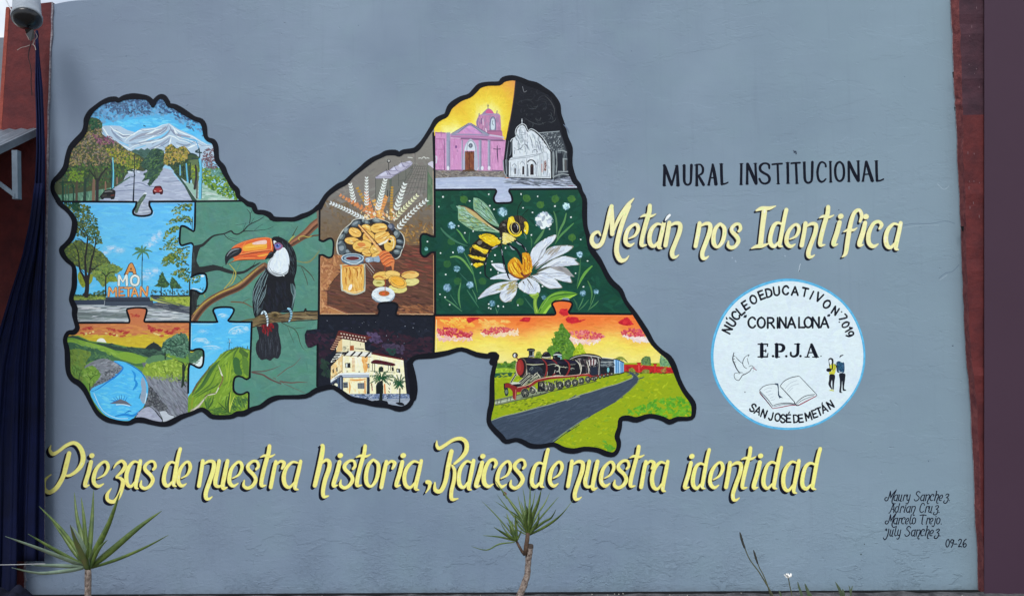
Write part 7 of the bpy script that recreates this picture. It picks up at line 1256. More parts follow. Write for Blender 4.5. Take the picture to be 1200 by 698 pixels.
caps(emb, e12, ["100,97,14 235,97,16|152,100,44 152,270,44|234,92,10 232,125,14|170,190,14 212,190,14|208,170,10 208,208,12|100,275,14 232,273,18|226,276,14 240,226,10", "338,97,14 410,97,16|362,100,40 362,272,42|390,100,18 430,104,28 458,130,40 456,165,40 430,195,28 385,200,14|340,275,12 402,275,12", "614,96,12 686,95,12|662,100,36 660,170,36 656,230,36 630,262,28 592,270,24 562,250,24 560,214,22", "848,98,16 820,180,16 792,272,16|852,104,36 880,180,46 918,268,44|812,216,14 896,214,14|760,277,12 820,277,12|868,277,12 950,277,12"])
for t in ("310,265", "497,266", "697,264"): begin('full_stop', emb); ell(*e12(t)[0], 1.55, 1.45, (16,20,32))
begin('full_stop', emb); ell(*e12("985,265")[0], .9, .85, (100,112,116))
begin('dove', emb, 'line-drawn dove'); dv = T(830, 395, 12); DK = (34,40,54)
poly(dv("350,220 345,330 380,430 420,490 370,510 370,570 420,605 470,560 540,520 600,450 630,425 600,398 560,410 560,250 500,290 480,370 390,280"), (222,233,243))
for s_, w_ in (("362,212 352,250 344,300 352,340 372,380 392,430 430,486 455,500", 1.5), ("340,310 372,300", 1), ("350,270 380,262", 1), ("360,350 385,345", .9), ("385,275 430,325 480,365", .8), ("574,246 520,275 490,330 486,380 510,420 545,440", .9), ("540,262 574,246 560,275", .8), ("548,290 560,350 572,385", .7), ("570,415 595,400 620,402 632,420 605,440 590,470 540,505 500,525 480,535 450,580 425,606 385,590 364,550 370,510 400,500", .9), ("400,500 450,495 490,498", .7), ("430,520 445,500", .6), ("500,515 480,535", 1.4)): stroke(dv(s_), [w_*.6, w_, w_*.6], DK)
stroke(dv("625,422 650,440 680,465"), .8, (110,70,84)); stroke(dv("640,420 660,410"), .4, (190,140,150)); stroke(dv("630,440 660,450"), .5, (200,120,140)); stroke(dv("640,460 625,490"), .4, (150,150,160))
begin('book', emb, 'drawn open book with a ribbon marker'); 
poly(q8("265,215 310,180 370,168 430,165 460,190 520,130 590,98 650,88 822,272 810,290 640,382 615,360 400,385 385,405"), (224,234,242))
for s_, w_, c_ in (("265,222 290,195 340,175 412,168", .8, DK), ("265,215 262,240 330,310 388,388", .8, DK), ("262,240 262,262 320,330 385,410", 1, (130,52,76)), ("258,250 300,300 380,400", .8, DK), ("385,412 470,398 560,380 620,378", 1.1, (150,48,72)), ("388,385 440,366 520,356 575,360 618,368", .9, DK), ("400,392 480,372 560,366 610,374", .8, (90,100,110)), ("460,190 500,140 570,104 650,88", .9, DK), ("652,88 730,170 822,268 820,285", .8, DK), ("820,288 740,330 660,372 625,382", 1.3, (150,40,66)), ("462,190 530,262 610,352", 1, DK), ("618,362 660,320 720,285 810,270", .9, DK), ("628,366 690,325 800,282", .7, (80,88,100)), ("600,352 630,380 650,378", 1.2, DK)): stroke(q8(s_), [w_*.7, w_, w_*.8], c_)
for s_ in ("510,215 560,160 630,130", "530,235 580,185 650,165", "545,250 570,220 590,205", "300,228 350,205 380,212", "320,250 370,235", "340,280 390,262", "360,310 400,290", "370,330 410,320"): stroke(q8(s_), .5, (178,190,202))
poly(q8("408,160 442,162 446,180 448,230 454,278 492,308 468,302 456,312 440,280 440,220 432,180 412,174"), (44,64,86))
f12 = T(920, 405, 12)
begin('student_figure', emb, 'painted student in a yellow top holding a folder')
poly(f12("612,210 608,190 625,172 650,168 675,185 682,220 676,262 660,330 640,340 622,300 616,250"), (22,24,32), True); poly(f12("622,200 645,192 658,225 650,255 640,275 632,260 622,230"), (226,232,238), True)
poly(f12("626,280 650,262 680,252 710,262 720,290 712,340 706,372 690,400 640,406 622,400 618,370 660,350 640,330"), (206,202,64), True); stroke(f12("664,250 666,300 658,330"), 1.4, (24,26,34)); stroke(f12("690,262 700,310 672,350"), .6, (140,136,50)); poly(f12("578,340 600,316 640,318 652,340 640,360 600,364"), (20,22,30), True)
poly(f12("628,402 692,404 704,440 694,500 688,560 684,608 666,610 664,560 660,480 644,540 662,600 650,606 610,545 618,480"), (28,30,42), True); poly(f12("610,628 640,616 655,606 662,620 684,616 686,640 660,634"), (196,196,90))
begin('student_figure', emb, 'painted student with a blue backpack')
stroke(f12("770,160 785,140 815,130"), [1, 1.6, 1], (26,28,36)); poly(f12("722,235 748,215 770,218 800,235 826,232 836,280 836,340 826,375 790,382 740,372 724,340 728,290"), (40,70,104), True); sc(f12("740,240 825,240 828,360 745,360"), 22, 2.4, 1, 1.2, [(62,104,138),(26,48,78),(96,120,150),(40,110,130)], 6, .4); stroke(f12("726,240 730,330 745,375"), .9, (22,28,44)); stroke(f12("700,255 722,290 720,310"), .9, (40,50,60))
poly(f12("762,392 842,390 846,450 836,530 830,600 858,618 850,630 812,626 806,560 802,490 796,560 790,640 804,652 800,660 762,650 770,560 768,470"), (26,30,42), True); stroke(f12("758,352 778,372 806,372"), .8, (210,222,232))
begin('speck', emb); ell(*q8("110,248")[0], .9, .8, (130,140,150))
# signatures: the same brush hand, small and thin
G2 = dict(G)
G2.update({'y': ["6,-31,4 3.5,-17,4 3,-6,4 7,-3,3 12,-9,3", "16,-31,4 13,-12,4 9,6,4 4,15,4 -1,12,3"], 'l': ["10,-48,4 6,-26,4 3,-8,4 6,-1,4 11,-5,2"], 'j': ["11,-30,4 8,-12,4 4,6,4 -1,12,4 -5,8,3", "12,-38,5 12.5,-38,5"],
 'A': ["-2,2,3 4,-2,4 12,-26,4 18,-46,4", "18,-46,4 19,-22,5 18,0,5", "8,-17,3 20,-17,3"], 'S': ["24,-40,3 20,-47,4 12,-45,4 8,-35,4 14,-26,4 20,-16,4 14,-3,4 4,0,4 0,-8,3"], 'C': ["22,-36,3 20,-46,4 12,-44,4 5,-26,5 4,-8,5 10,0,4 19,-6,3"], 'T': ["2,-44,4 14,-47,4 28,-44,4", "16,-46,5 12,-22,5 10,-2,5 14,0,3"], 'J': ["18,-34,5 14,-10,5 8,10,5 0,18,5 -4,8,3", "4,-30,4 8,-36,4 9,-26,4"], '.': ["2,-1,5 3,-1,5"], '-': ["0,-16,4 10,-17,4"],
 '0': ["12,-42,4 4,-32,4 2,-14,5 6,-1,4 14,-8,4 17,-26,4 14,-40,4"], '9': ["16,-36,4 8,-40,4 3,-30,5 8,-22,4 16,-30,4 16,-40,4 14,-18,5 6,0,4"], '2': ["3,-34,4 8,-42,4 16,-38,5 13,-24,4 2,-2,4 10,-4,4 18,-2,4"], '6': ["16,-42,4 7,-32,4 2,-14,5 6,-1,4 14,-4,4 16,-14,4 10,-20,4 4,-12,3"]})
ADV = {'M': 34, 'a': 19, 'u': 18, 'r': 15, 'y': 18, 'S': 24, 'n': 20, 'c': 16, 'h': 20, 'e': 17, 'z': 23, 'A': 22, 'd': 20, 'i': 11, 'C': 23, 'l': 12, 'o': 19, 'T': 26, 'j': 13, 'J': 20, '.': 8, ' ': 14, '0': 20, '9': 20, '-': 15, '2': 21, '6': 19}
t_sig = thing('artist_signatures', 1070, 640, 'small black handwritten list of four painter names dated 09-26', 'signature')
def sign(txt, x0, x1, y, sy, w_):
    tot = sum(ADV[c] for c in txt); k = (x1-x0)/tot; x = x0; L = None
    for ch in txt:
        if ch == ' ': x += ADV[ch]*k; L = None; continue
        if L is None: L = begin('word', t_sig)
        q = []
        for s in G2[ch]: q += ribbon([(x+px*k+random.uniform(-.1, .1)+(9*k if ch == 'z' else 0), y+py*sy+random.uniform(-.1, .1), w_*(.55+.09*ww)) for px, py, ww in parse(s)], True, 3)
        fillset(q, (16, 22, 38)); x += ADV[ch]*k
sign('Maury Sanchez.', 1037, 1114, 586.4, .235, 1.25); sign('Adrian Cruz.', 1042, 1102, 600, .235, 1.2); sign('Marcelo Trejo.', 1037.5, 1104.5, 613.6, .235, 1.25); sign('July Sanchez.', 1036.5, 1103, 627.6, .24, 1.3); sign('09-26', 1108, 1133, 640.6, .225, 1.35)
flush()
for L in LAYERS: pass
# ================================================================ the wall, pillars and everything round it
EL = PX("62,-10 61.5,3 60,40 57.5,100 56,160 54.5,240 53,330 52,430 51,530 50.6,640 50,690.5")       # ragged joint with the left pillar
ER = PX("1112,-60 1113,0 1115.5,40 1117,75 1118,110 1120,135 1122,190 1124.5,240 1126,290 1128.5,345 1131,400 1134,440 1137,480 1139.5,530 1142,590 1144.5,640 1146,691")
def rag(l, a=.5, n=4):
    o = []
    for (x0, y0), (x1, y1) in zip(l, l[1:]):
        for k in range(n): t = k/n; o.append((x0+(x1-x0)*t+random.uniform(-a, a), y0+(y1-y0)*t))
    return o+[l[-1]]
ZG = 0.0
zt = at(600, 691, 0).z; GROUND_Z = zt
wallt = [at(x, y, 0) for x, y in ((-30, 8.5), (40, 6.5), (61, 4.5), (66, 5.2), (75, 2.5), (90, .6), (130, -1), (400, -9), (1200, -30))]
def wz(x):
    for a, b in zip(wallt, wallt[1:]):
        if x <= b.x: return a.z+(b.z-a.z)*max(0, (x-a.x)/(b.x-a.x))
    return wallt[-1].z
XL, XR = at(14, 400).x, at(1150, 600).x
mb = MB(); nx, nz = 120, 60
for side, yy in ((0, 0.0),):
    V = []; 
    for j in range(nz+1):
        for i in range(nx+1):
            x = XL+(XR-XL)*i/nx; z = GROUND_Z-.25+(wz(x)-GROUND_Z+.25)*j/nz
            V.append((x, 0.0, z))
    Fc = [[j*(nx+1)+i, j*(nx+1)+i+1, (j+1)*(nx+1)+i+1, (j+1)*(nx+1)+i] for j in range(nz) for i in range(nx)]
    mb.add(V, Fc)
V = []
for i in range(nx+1):
    x = XL+(XR-XL)*i/nx; V += [(x, 0.0, wz(x)), (x, .2, wz(x)), (x, .2, GROUND_Z-.25)]
mb.add(V, [[3*i, 3*i+3, 3*i+4, 3*i+1] for i in range(nx)]+[[3*i+1, 3*i+4, 3*i+5, 3*i+2] for i in range(nx)])
wo = mesh('plastered_wall', mb.V, mb.F, M_WALL)
tag(wo, 'long blue-grey rendered wall carrying the mural and lettering', 'wall')
# coping line of pale raw plaster at the top, and the edge lines at the joints
def band(name, front_l, front_r, Y, thick, mat, parent=None):
    """closed slab between two px polylines (same count) at depth Y, thick toward the wall."""
    m = MB(); A = [at(x, y, Y) for x, y in front_l]; Bq = [at(x, y, Y) for x, y in front_r]; n = len(A)
    V = A+Bq+[a+Vector((0, thick, 0)) for a in A]+[b+Vector((0, thick, 0)) for b in Bq]
    Fc = [[i, i+1, n+i+1, n+i] for i in range(n-1)]+[[2*n+i, 3*n+i, 3*n+i+1, 2*n+i+1] for i in range(n-1)]
    Fc += [[i, 2*n+i, 2*n+i+1, i+1] for i in range(n-1)]+[[n+i, n+i+1, 3*n+i+1, 3*n+i] for i in range(n-1)]
    Fc += [[0, n, 3*n, 2*n], [n-1, 3*n-1, 4*n-1, 2*n-1]]
    m.add(V, Fc); return m.build(name, mat, parent)
# small weathered marks and painted crack relief on the wall
wm.obj.parent = wo
# left pillar (red), with a lighter strip painted as its lit arris, and its foot
lp = empty('red_pillar', at(30, 690, -.02), 'dark red plastered pillar behind the hanging navy canvas', 'pillar')
PLOC[lp.name] = lp.location.copy()
def raggedR(l, d): return [(x+d, y) for x, y in l]
eL = rag(PX("61.5,2.5 60,40 57.5,100 56,160 54.5,240 53,330 52,430 51,530 50.6,640 50.4,652 29,655 28.6,668 29.4,680 28,694"), .5)
left_l = [(11-(y-8)*.062, y) if y > 8 else (11.4, 8.6) for x, y in eL]
left_l = [(12-(y)*.066, y+(6 if i == 0 else 0)) for i, (x, y) in enumerate(eL)]
band('shaft', left_l, eL, -.008, .35, M_RED, lp)
band('lit_arris_strip', [(x-4.6, y) for x, y in left_l], [(x-.3, y) for x, y in left_l], -.006, .2, simple('lit_red_edge', (150, 76, 66), .8, .3, 20, .006), lp)  # lighter red strip stands for the lit edge
jl = [(x-.7, y) for x, y in eL]; jr = [(x+random.uniform(.2, 1.5), y) for x, y in eL]
jr2 = jr
jm = simple('pale_mortar', (150, 150, 156), .9, .4, 60, .003, c2=(100, 92, 104))
band('mortar_joint', jl, jr2, -.010, .009, jm, lp)
# right pillar
rp = empty('red_pillar', at(1140, 691, -.05), 'oxide red pillar with a chipped edge at the right end of the wall', 'pillar')
PLOC[rp.name] = rp.location.copy()
eR = rag(PX("1113,-6 1115.5,40 1117,75 1118,110 1120,135 1122,190 1124.5,240 1126,290 1128.5,345 1131,400 1134,440 1137,480 1139.5,530 1142,590 1144.5,640 1146,694"), .6)
WS = [10.5, 10, 9.5, 9.5, 9, 7.5, 7.5, 6, 5.5, 6, 6.5, 7.5, 8, 8, 7.5, 7.5, 7.5]
m = MB(); n = len(eR); A = [at(x, y, -.002) for x, y in eR]; Bv = []; dk = MB()
for i, (x, y) in enumerate(eR):
    wv = np.interp(i/(n-1), np.linspace(0, 1, len(WS)), WS)+random.uniform(-.5, .5); Bv.append(at(x+wv, y, -.075+random.uniform(-.004, .004)))
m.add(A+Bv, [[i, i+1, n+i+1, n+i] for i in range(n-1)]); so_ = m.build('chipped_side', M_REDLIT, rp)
Cv = [Vector((at(1220, 400, -.075).x, b.y, b.z)) for b in Bv]
k_ = max(1, min(range(n), key=lambda i: abs(eR[i][1]-138)))
m = MB(); m.add(Bv[k_:]+Cv[k_:], [[i, i+1, n-k_+i+1, n-k_+i] for i in range(n-k_-1)]); m.build('front_face', M_RED, rp)
m = MB(); m.add(Bv[:k_+1]+Cv[:k_+1], [[i, i+1, k_+1+i+1, k_+1+i] for i in range(k_)]); m.build('upper_patch', M_MAROON, rp)
m = MB(); Wl = [a+Vector((-.003, -.004, 0)) for a in A]; Wr = [a+Vector((random.uniform(.002, .010), -.006, 0)) for a in A]
m.add(Wl+Wr, [[i, i+1, n+i+1, n+i] for i in range(n-1)]); m.build('pale_joint', jm, rp)
m = MB(); J1 = [at(x+random.uniform(.5, 1.1), y, -.0065) for x, y in eR]; J2 = [at(x+random.uniform(1.8, 3.0), y, -.0075) for x, y in eR]; kk = int(n*.72)
m.add(J1[:kk]+J2[:kk], [[i, i+1, kk+i+1, kk+i] for i in range(kk-1)]); m.build('dark_crack', simple('dark_joint', (40, 26, 38), .9), rp)  # dark jagged joint between wall and pillar side
m = MB()
for (x, y, w_, h_) in ((1128,268,3,5),(1117,88,1.3,6),(1119,128,1.2,4)):
    a = at(x, y, -.06); m.tube([a+Vector((0, 0, h_*.003)), a-Vector((0, 0, h_*.003))], [w_*.003, w_*.0015], 7)
m.build('chipped_hole', M_DARK, rp)
m = MB()
for _ in range(16):
    x = random.uniform(1134, 1150); y = random.choice([random.uniform(5, 110), random.uniform(150, 260)]); a = at(x, y, -.081); L = random.uniform(.004, .02)
    m.add([a, a+Vector((.002, 0, 0)), a+Vector((.0015, 0, -L)), a+Vector((0, 0, -L))], [[0, 1, 2, 3]])
m.build('paint_drip', simple('pale_drip', (150, 128, 134), .7), rp)
# flat purple panel closing the right side
m = MB(); fr = [at(1153.6, -20, -.092), at(1153.6, 760, -.092)]; xr = at(1260, 400, -.092).x
m.prism([fr[0], fr[1], Vector((xr, -.092, fr[1].z)), Vector((xr, -.092, fr[0].z))], [fr[0]+Vector((0, .004, 0)), fr[1]+Vector((0, .004, 0)), Vector((xr, -.088, fr[1].z)), Vector((xr, -.088, fr[0].z))])
tag(m.build('purple_panel', M_PURPLE), 'flat dull purple panel closing off the right side beside the red pillar', 'panel')
# ground, gap and rubble
m = MB(); gz = GROUND_Z
NX, NY = 90, 14; V = []; 
for j in range(NY+1):
    for i in range(NX+1):
        y = -.062-.006*math.sin(i*1.3)-(.9*(j/NY)**1.6); x = -4.5+9*i/NX; V.append((x, y, gz-.004+.004*math.sin(i*2.1+j)+random.uniform(-.004, .004)))
m.add(V, [[j*(NX+1)+i, j*(NX+1)+i+1, (j+1)*(NX+1)+i+1, (j+1)*(NX+1)+i] for j in range(NY) for i in range(NX)])
o = m.build('pavement', M_CONC, None, True); tag(o, kind='structure')
m = MB(); m.add([(-60, -60, gz-.06), (60, -60, gz-.06), (60, 60, gz-.06), (-60, 60, gz-.06)], [[0, 1, 2, 3]]); tag(m.build('ground', simple('yard_soil', (112, 104, 94), .95, .3, 2, .01)), kind='structure')
m = MB(); m.box((-4.5, -.070, gz-.058), (4.5, -.0012, gz-.012)); tag(m.build('foot_gap_fill', M_DARK), kind='structure')  # dark box fills the gap and stands for its shade
m = MB()
for _ in range(110):
    x = random.uniform(-3, 2.9); y = -.075-random.random()**1.5*.3; s = random.uniform(.0015, .0045); z = gz
    m.add([(x-s, y, z), (x+s*.7, y-s, z), (x+s, y+s, z), (x-.3*s, y+s*.5, z+s*1.2)], [[0, 1, 3], [1, 2, 3], [2, 0, 3]])
tag(m.build('rubble_chips', M_CHIP), kind='stuff')
# far left: neighbour wall and bright sky behind come from the sky itself
m = MB(); a = at(-60, 46, 2.5); b = at(30, 46, 2.5); m.box((a.x, 2.5, gz-.2), (b.x+.6, 2.8, a.z)); tag(m.build('neighbour_wall', M_GREYFAR), 'plain grey wall of the next house beyond the left pillar', 'wall')
# awning
aw = empty('metal_awning', at(10, 160, -.6), 'grey sheet metal awning on a white bracket at the left edge', 'awning'); PLOC[aw.name] = aw.location.copy()
A_ = at(46, 151.4, -.01); x0 = A_.x
def onx(x, y): d = ray(x, y); return CAM+d*((x0-CAM.x)/d.x)
sl_ = (onx(0, 173)-A_); sl_ = sl_/(-sl_.y); L_ = 1.35; Bf = A_+sl_*L_
m = MB(); nc = 46; V = []
for i in range(nc*2+1):                    # corrugated sheet, ribs running down the slope
    xx = -i*.040; zz = .010*(i % 2)
    V += [A_+Vector((xx, 0, zz)), Bf+Vector((xx, 0, zz))]
m.add(V, [[2*i, 2*i+1, 2*i+3, 2*i+2] for i in range(nc*2)])
o = m.build('corrugated_sheet', M_ZINC, aw); md = o.modifiers.new('thickness', 'SOLIDIFY'); md.thickness = .002
m = MB(); a, b, dn = A_+Vector((.002, 0, .012)), Bf+Vector((.002, 0, .012)), Vector((0, 0, -.052))
m.prism([a, b, b+dn, a+dn], [v+Vector((-.012, 0, 0)) for v in (a, b, b+dn, a+dn)]); m.build('side_fascia', simple('galvanised_edge', (104, 114, 126), .5, .3, 10, .001), aw)
m = MB(); a, b = at(13.6, 176, -.38), at(14.4, 233, -.38); wv = Vector((.034, 0, 0)); m.prism([a, a+wv, b+wv, b], [v+Vector((0, .034, 0)) for v in (a, a+wv, b+wv, b)])
a, b = at(-12, 207, -.385), at(17, 229, -.385); m.prism([a+Vector((0, 0, .012)), b+Vector((0, 0, .012)), b-Vector((0, 0, .014)), a-Vector((0, 0, .014))], [v+Vector((0, .024, 0)) for v in (a+Vector((0, 0, .012)), b+Vector((0, 0, .012)), b-Vector((0, 0, .014)), a-Vector((0, 0, .014)))])
m.build('bracket', M_WHITEMETAL, aw)
# lamp head
lm = empty('flood_lamp', at(30, 20, -.42), 'grey cylindrical lamp head with a black mouth above the left pillar', 'lamp'); PLOC[lm.name] = lm.location.copy()
Yl = -.42; c0 = at(31.5, 21.5, Yl); ax = (at(18, -18, Yl)-c0); ax = (ax+Vector((0, .10, 0))).normalized()
def frame(ax):
    a = ax.cross(Vector((0, 1, 0))).normalized(); return a, ax.cross(a).normalized()
fa, fb = frame(ax)
def lathe(prof, n=28):
    V = []; Fc = []
    for (t, r) in prof:
        for k in range(n): q = 2*math.pi*k/n; V.append(c0+ax*t+(fa*math.cos(q)+fb*math.sin(q))*r)
    for i in range(len(prof)-1):
        for k in range(n): Fc.append([i*n+k, i*n+(k+1) % n, (i+1)*n+(k+1) % n, (i+1)*n+k])
    return V, Fc
r0 = (at(46.5, 25, Yl)-at(17, 19, Yl)).length/2
m = MB(); m.add(*lathe([(-.006, r0*.9), (-.006, r0*1.03), (.010, r0*1.04), (.012, r0*.97), (.10, r0*.93), (.30, r0*.86), (.31, r0*.4)])); m.build('housing', simple('grey_lamp_paint', (146, 156, 166), .45, .25, 14, .0005), lm, True)
m = MB(); m.add(*lathe([(-.004, r0*.97), (-.016, r0*.96), (-.036, r0*.74), (-.052, r0*.44), (-.062, r0*.2), (-.064, .001)])); m.build('black_mouth', M_BLACK, lm, True)
m = MB(); a = at(34, 38, Yl); m.add([v for v in (at(29, 35, Yl), at(39, 33, Yl-.01), at(41, 44, Yl), at(36, 49, Yl), at(31, 40, Yl+.01))], [[0, 1, 2, 3, 4]]); m.build('torn_gasket', M_BLACK, lm)
m = MB(); m.tube([at(x, y, Yl-.01) for x, y in spline(PX("3,-8 10,6 17.5,20"), 4)], .0035, 6); m.build('pale_rim', simple('pale_lamp_edge', (200, 206, 212), .5), lm)
def wire(name, pts, Y, r, mat, label):
    m = MB(); m.tube([at(x, y, Y) for x, y in spline(PX(pts), 5)], r, 6); return tag(m.build(name, mat), label, 'wire')
wire('dangling_wire', "36,42 36.5,50 34,60 33.4,68 35.5,76 36.6,86 36.4,98 37.5,112", -.40, .0024, M_WIRE, 'thin dark wire dangling straight down from the lamp mouth')
m = MB()
for s_ in ("20,59 25,56 31,54.6 35,53", "30,40 32,42.5 34,47", "40,37 42.5,40 43.4,44 40,48 39,52 41,55 42,59", "38,46 40,49 37.6,53"): m.tube([at(x, y, -.405) for x, y in spline(PX(s_), 4)], .0018, 5)
tag(m.build('frayed_twine', M_PALEWIRE), 'frayed pale twine ends knotted under the lamp mouth', 'twine')
# navy canvas: gathered at the top, spreading pleats
cu = empty('hanging_canvas', at(30, 660, -.2), 'navy blue canvas gathered at the top and hanging in pleats down the left side', 'curtain'); PLOC[cu.name] = cu.location.copy()
def cloth(name, keys, mat, parent, npl, amp, Yb, n=90, rows=60, sub=.4, seed=1):
    """keys: (y, xl, xr) in photo px at the canvas plane."""
    rr = random.Random(seed); ph = [rr.uniform(0, 6.28) for _ in range(6)]
    ys = [k[0] for k in keys]; V = []
    for j in range(rows+1):
        y = ys[0]+(ys[-1]-ys[0])*j/rows; xl = np.interp(y, ys, [k[1] for k in keys]); xr = np.interp(y, ys, [k[2] for k in keys]); t = j/rows
        for i in range(n+1):
            u = i/n; a_ = u*npl*2*math.pi+ph[0]+.8*math.sin(t*2.4+ph[1])*(1-u)
            s = math.sin(a_); s = math.copysign(abs(s)**1.4, s)+.3*math.sin(3.7*a_+ph[5]+1.5*t)*(1-.6*u); d = amp*(.25+.75*t)*(s+.35*math.sin(2.3*a_+ph[2]+t*3)+.12*math.sin(5.1*a_+ph[3]+t*7))
            x = xl+(xr-xl)*(u+.012*math.sin(2*a_+ph[4])*(t))
            V.append(at(x, y, Yb-d*(1 if u < .985 else .2)))
    Fc = [[j*(n+1)+i, j*(n+1)+i+1, (j+1)*(n+1)+i+1, (j+1)*(n+1)+i] for j in range(rows) for i in range(n)]
    o = mesh(name, V, Fc, mat, parent, True)
    s = o.modifiers.new('thickness', 'SOLIDIFY'); s.thickness = .003
    return o
cloth('main_drape', [(44, 42, 44.5), (70, 42.2, 46.5), (100, 41.5, 50), (140, 43, 51.8), (180, 43, 53), (230, 40, 53), (290, 30, 53), (350, 13, 52.6), (430, 5, 52.4), (520, 0, 52.2), (600, -6, 52), (657, -8, 52)], M_NAVY, cu, 2.7, .020, -.09, seed=3)
cloth('inner_drape', [(215, 41, 50), (260, 35, 46), (300, 26, 40), (350, 10, 30), (430, -14, 22), (520, -26, 21), (657, -34, 20), (690, -36, 19), (705, -36, 18)], M_NAVY, cu, 2.2, .020, -.12, n=50, rows=30, seed=8)
m = MB(); m.tube([at(43.3, y, -.09) for y in (36, 41, 46, 52)], [.006, .011, .008, .006], 10); m.build('knot', M_NAVY, cu)
hm = MB(); hm.tube([at(x, y, -.225) for x, y in PX("-20,661.6 20,661 53,660")], .0022, 6); tag(hm.build('pale_cord', simple('pale_cord', (176, 178, 180), .6)), 'thin pale cord stretched level below the canvas hem', 'cord')
# crumpled dark cloth lying at the pillar foot
m = MB(); NN = 34; V = []
for j in range(NN+1):
    for i in range(NN+1):
        u, v = i/NN, j/NN; r = math.sin(math.pi*min(1, u*1.02))**.6*math.sin(math.pi*v)**.7; h = .085*r*(1+.35*math.sin(u*17+v*5)+.25*math.sin(v*23-u*9))
        p = at(-30+72*u, 690, -.30); V.append((p.x, -.46+.34*v, gz-.01+h+.03*r))
m.add(V, [[j*(NN+1)+i, j*(NN+1)+i+1, (j+1)*(NN+1)+i+1, (j+1)*(NN+1)+i] for j in range(NN) for i in range(NN)])
tag(m.build('crumpled_cloth', simple('dark_rag', (20, 24, 42), .9, .5, 20, .003), None, True), 'crumpled dark cloth heaped on the ground under the canvas', 'cloth')
# ---------------------------------------------------------------- plants
def leafmesh(m, pts, Y0, Y1, w, curl=.35, n=9):
    """A sword leaf: px base..tip polyline, depth from Y0 to Y1, width in metres."""
    sp = spline(pts, 5); L = len(sp); rows = []
    for i, (x, y) in enumerate(sp):
        t = i/(L-1); p = at(x, y, Y0+(Y1-Y0)*t**1.2); rows.append((p, t))
    V = []
    for i, (p, t) in enumerate(rows):
        a = rows[max(i-1, 0)][0]; b = rows[min(i+1, L-1)][0]; d = (b-a).normalized(); s = d.cross(Vector((0, -1, .15))).normalized(); nn = s.cross(d).normalized()
        ww = w*(.55+.45*math.sin(min(1, t*2.6)*math.pi/2))*(1-t**2.4)+.0006
        V += [p-s*ww*.5, p-nn*ww*curl*-.3+nn*ww*0, p+s*ww*.5]
        V[-2] = p+nn*ww*curl*.5
    Fc = []
    for i in range(L-1): Fc += [[3*i, 3*i+1, 3*i+4, 3*i+3], [3*i+1, 3*i+2, 3*i+5, 3*i+4]]
    m.add(V, Fc)
def leaf(parent, pts, Y0, Y1, wpx, mat=M_LEAF, curl=.35):
    m = MB(); leafmesh(m, PX(pts), Y0, Y1, wpx*.86*(4.7+Y0)/F, curl); o = mesh('leaf', m.V, m.F, mat, parent, True)
    s = o.modifiers.new('thickness', 'SOLIDIFY'); s.thickness = .0012; return o
M_LEAF2 = simple('yucca_leaf_light', (104, 122, 62), .5, .4, 26, 0, c2=(66, 92, 48))
y1 = empty('yucca_plant', at(103, 700, -1.2), 'young yucca with long drooping sword leaves in front of the navy canvas', 'plant'); PLOC[y1.name] = y1.location.copy()
Y = -1.2
m = MB(); pts = [at(103+random.uniform(-.3, .3), y, Y) for y in (800, 760, 730, 712, 698, 690, 682, 674, 666)]; m.tube(pts, [.016, .0155, .015, .0145, .0145, .014, .0145, .0145, .013], 12); m.build('trunk', M_TRUNK, y1, True)
leaf(y1, "103,666 90,645 70,618 45.5,592.6", Y, Y+.25, 8); leaf(y1, "102,664 84,655 58,640 32.6,625", Y, Y-.1, 6.5); leaf(y1, "101,664 80,656 45,642 6,628", Y, Y-.35, 6.5, M_LEAFPALE); leaf(y1, "100,665 82,663 55,662 36,662", Y-.02, Y-.25, 6, M_LEAFPALE); leaf(y1, "98,665 78,668.5 45,671 13.4,664.7", Y-.03, Y-.35, 5.5, M_LEAFPALE)
leaf(y1, "102,662 96,630 90,605 87,576", Y+.02, Y+.22, 7.5); leaf(y1, "103,660 100,630 98,605 95,582", Y+.02, Y+.18, 7); leaf(y1, "104,662 105.5,635 108,605 109.7,573", Y, Y+.1, 8); leaf(y1, "105,664 112,645 128,612 141,575", Y-.02, Y-.12, 10.5); leaf(y1, "106,664 130,645 162,618 190.5,597.5", Y-.03, Y+.02, 10); leaf(y1, "107,665 140,654 172,640 198,626", Y-.01, Y-.2, 4.5)
leaf(y1, "102,667 96,650 88,632 82,614", Y-.05, Y-.16, 9, simple('reddish_leaf', (92, 88, 52), .5, .4, 20, 0, c2=(66, 94, 44))); leaf(y1, "104,664 99,645 92,628 84,616", Y-.04, Y-.1, 7, M_LEAFPALE); leaf(y1, "101,663 88,648 74,628 62,612", Y+.03, Y+.15, 5.5); leaf(y1, "105,666 112,650 118,640 126,632", Y-.04, Y-.14, 6); leaf(y1, "104,664 101,640 99,615 97,598", Y, Y+.05, 5); leaf(y1, "103,666 101,654 103,645 104,634", Y-.05, Y-.08, 7); leaf(y1, "104,667 110,655 117,640 121,622", Y-.04, Y-.02, 5)
y2 = empty('yucca_plant', at(612, 700, -.9), 'two-headed yucca with a cut leaning trunk near the wall centre', 'plant'); PLOC[y2.name] = y2.location.copy()
Y = -.9
m = MB(); tp = PX("600,720 607,702 612,690 617,676 618.6,664 619.6,652 620.6,644 621.2,638"); m.tube([at(x+random.uniform(-.3, .3), y, Y) for x, y in spline(tp, 3)], [.0178-.002*min(1, i/12)+random.uniform(-.0012, .0012) for i in range(len(spline(tp, 3)))], 14); m.build('trunk', M_TRUNK, y2, True)
m = MB(); m.tube([at(x, y, Y-.004) for x, y in PX("621.4,641 621.6,637.6")], [.0165, .0145], 12); m.build('cut_stub', simple('cut_wood', (70, 62, 58), .9), y2)
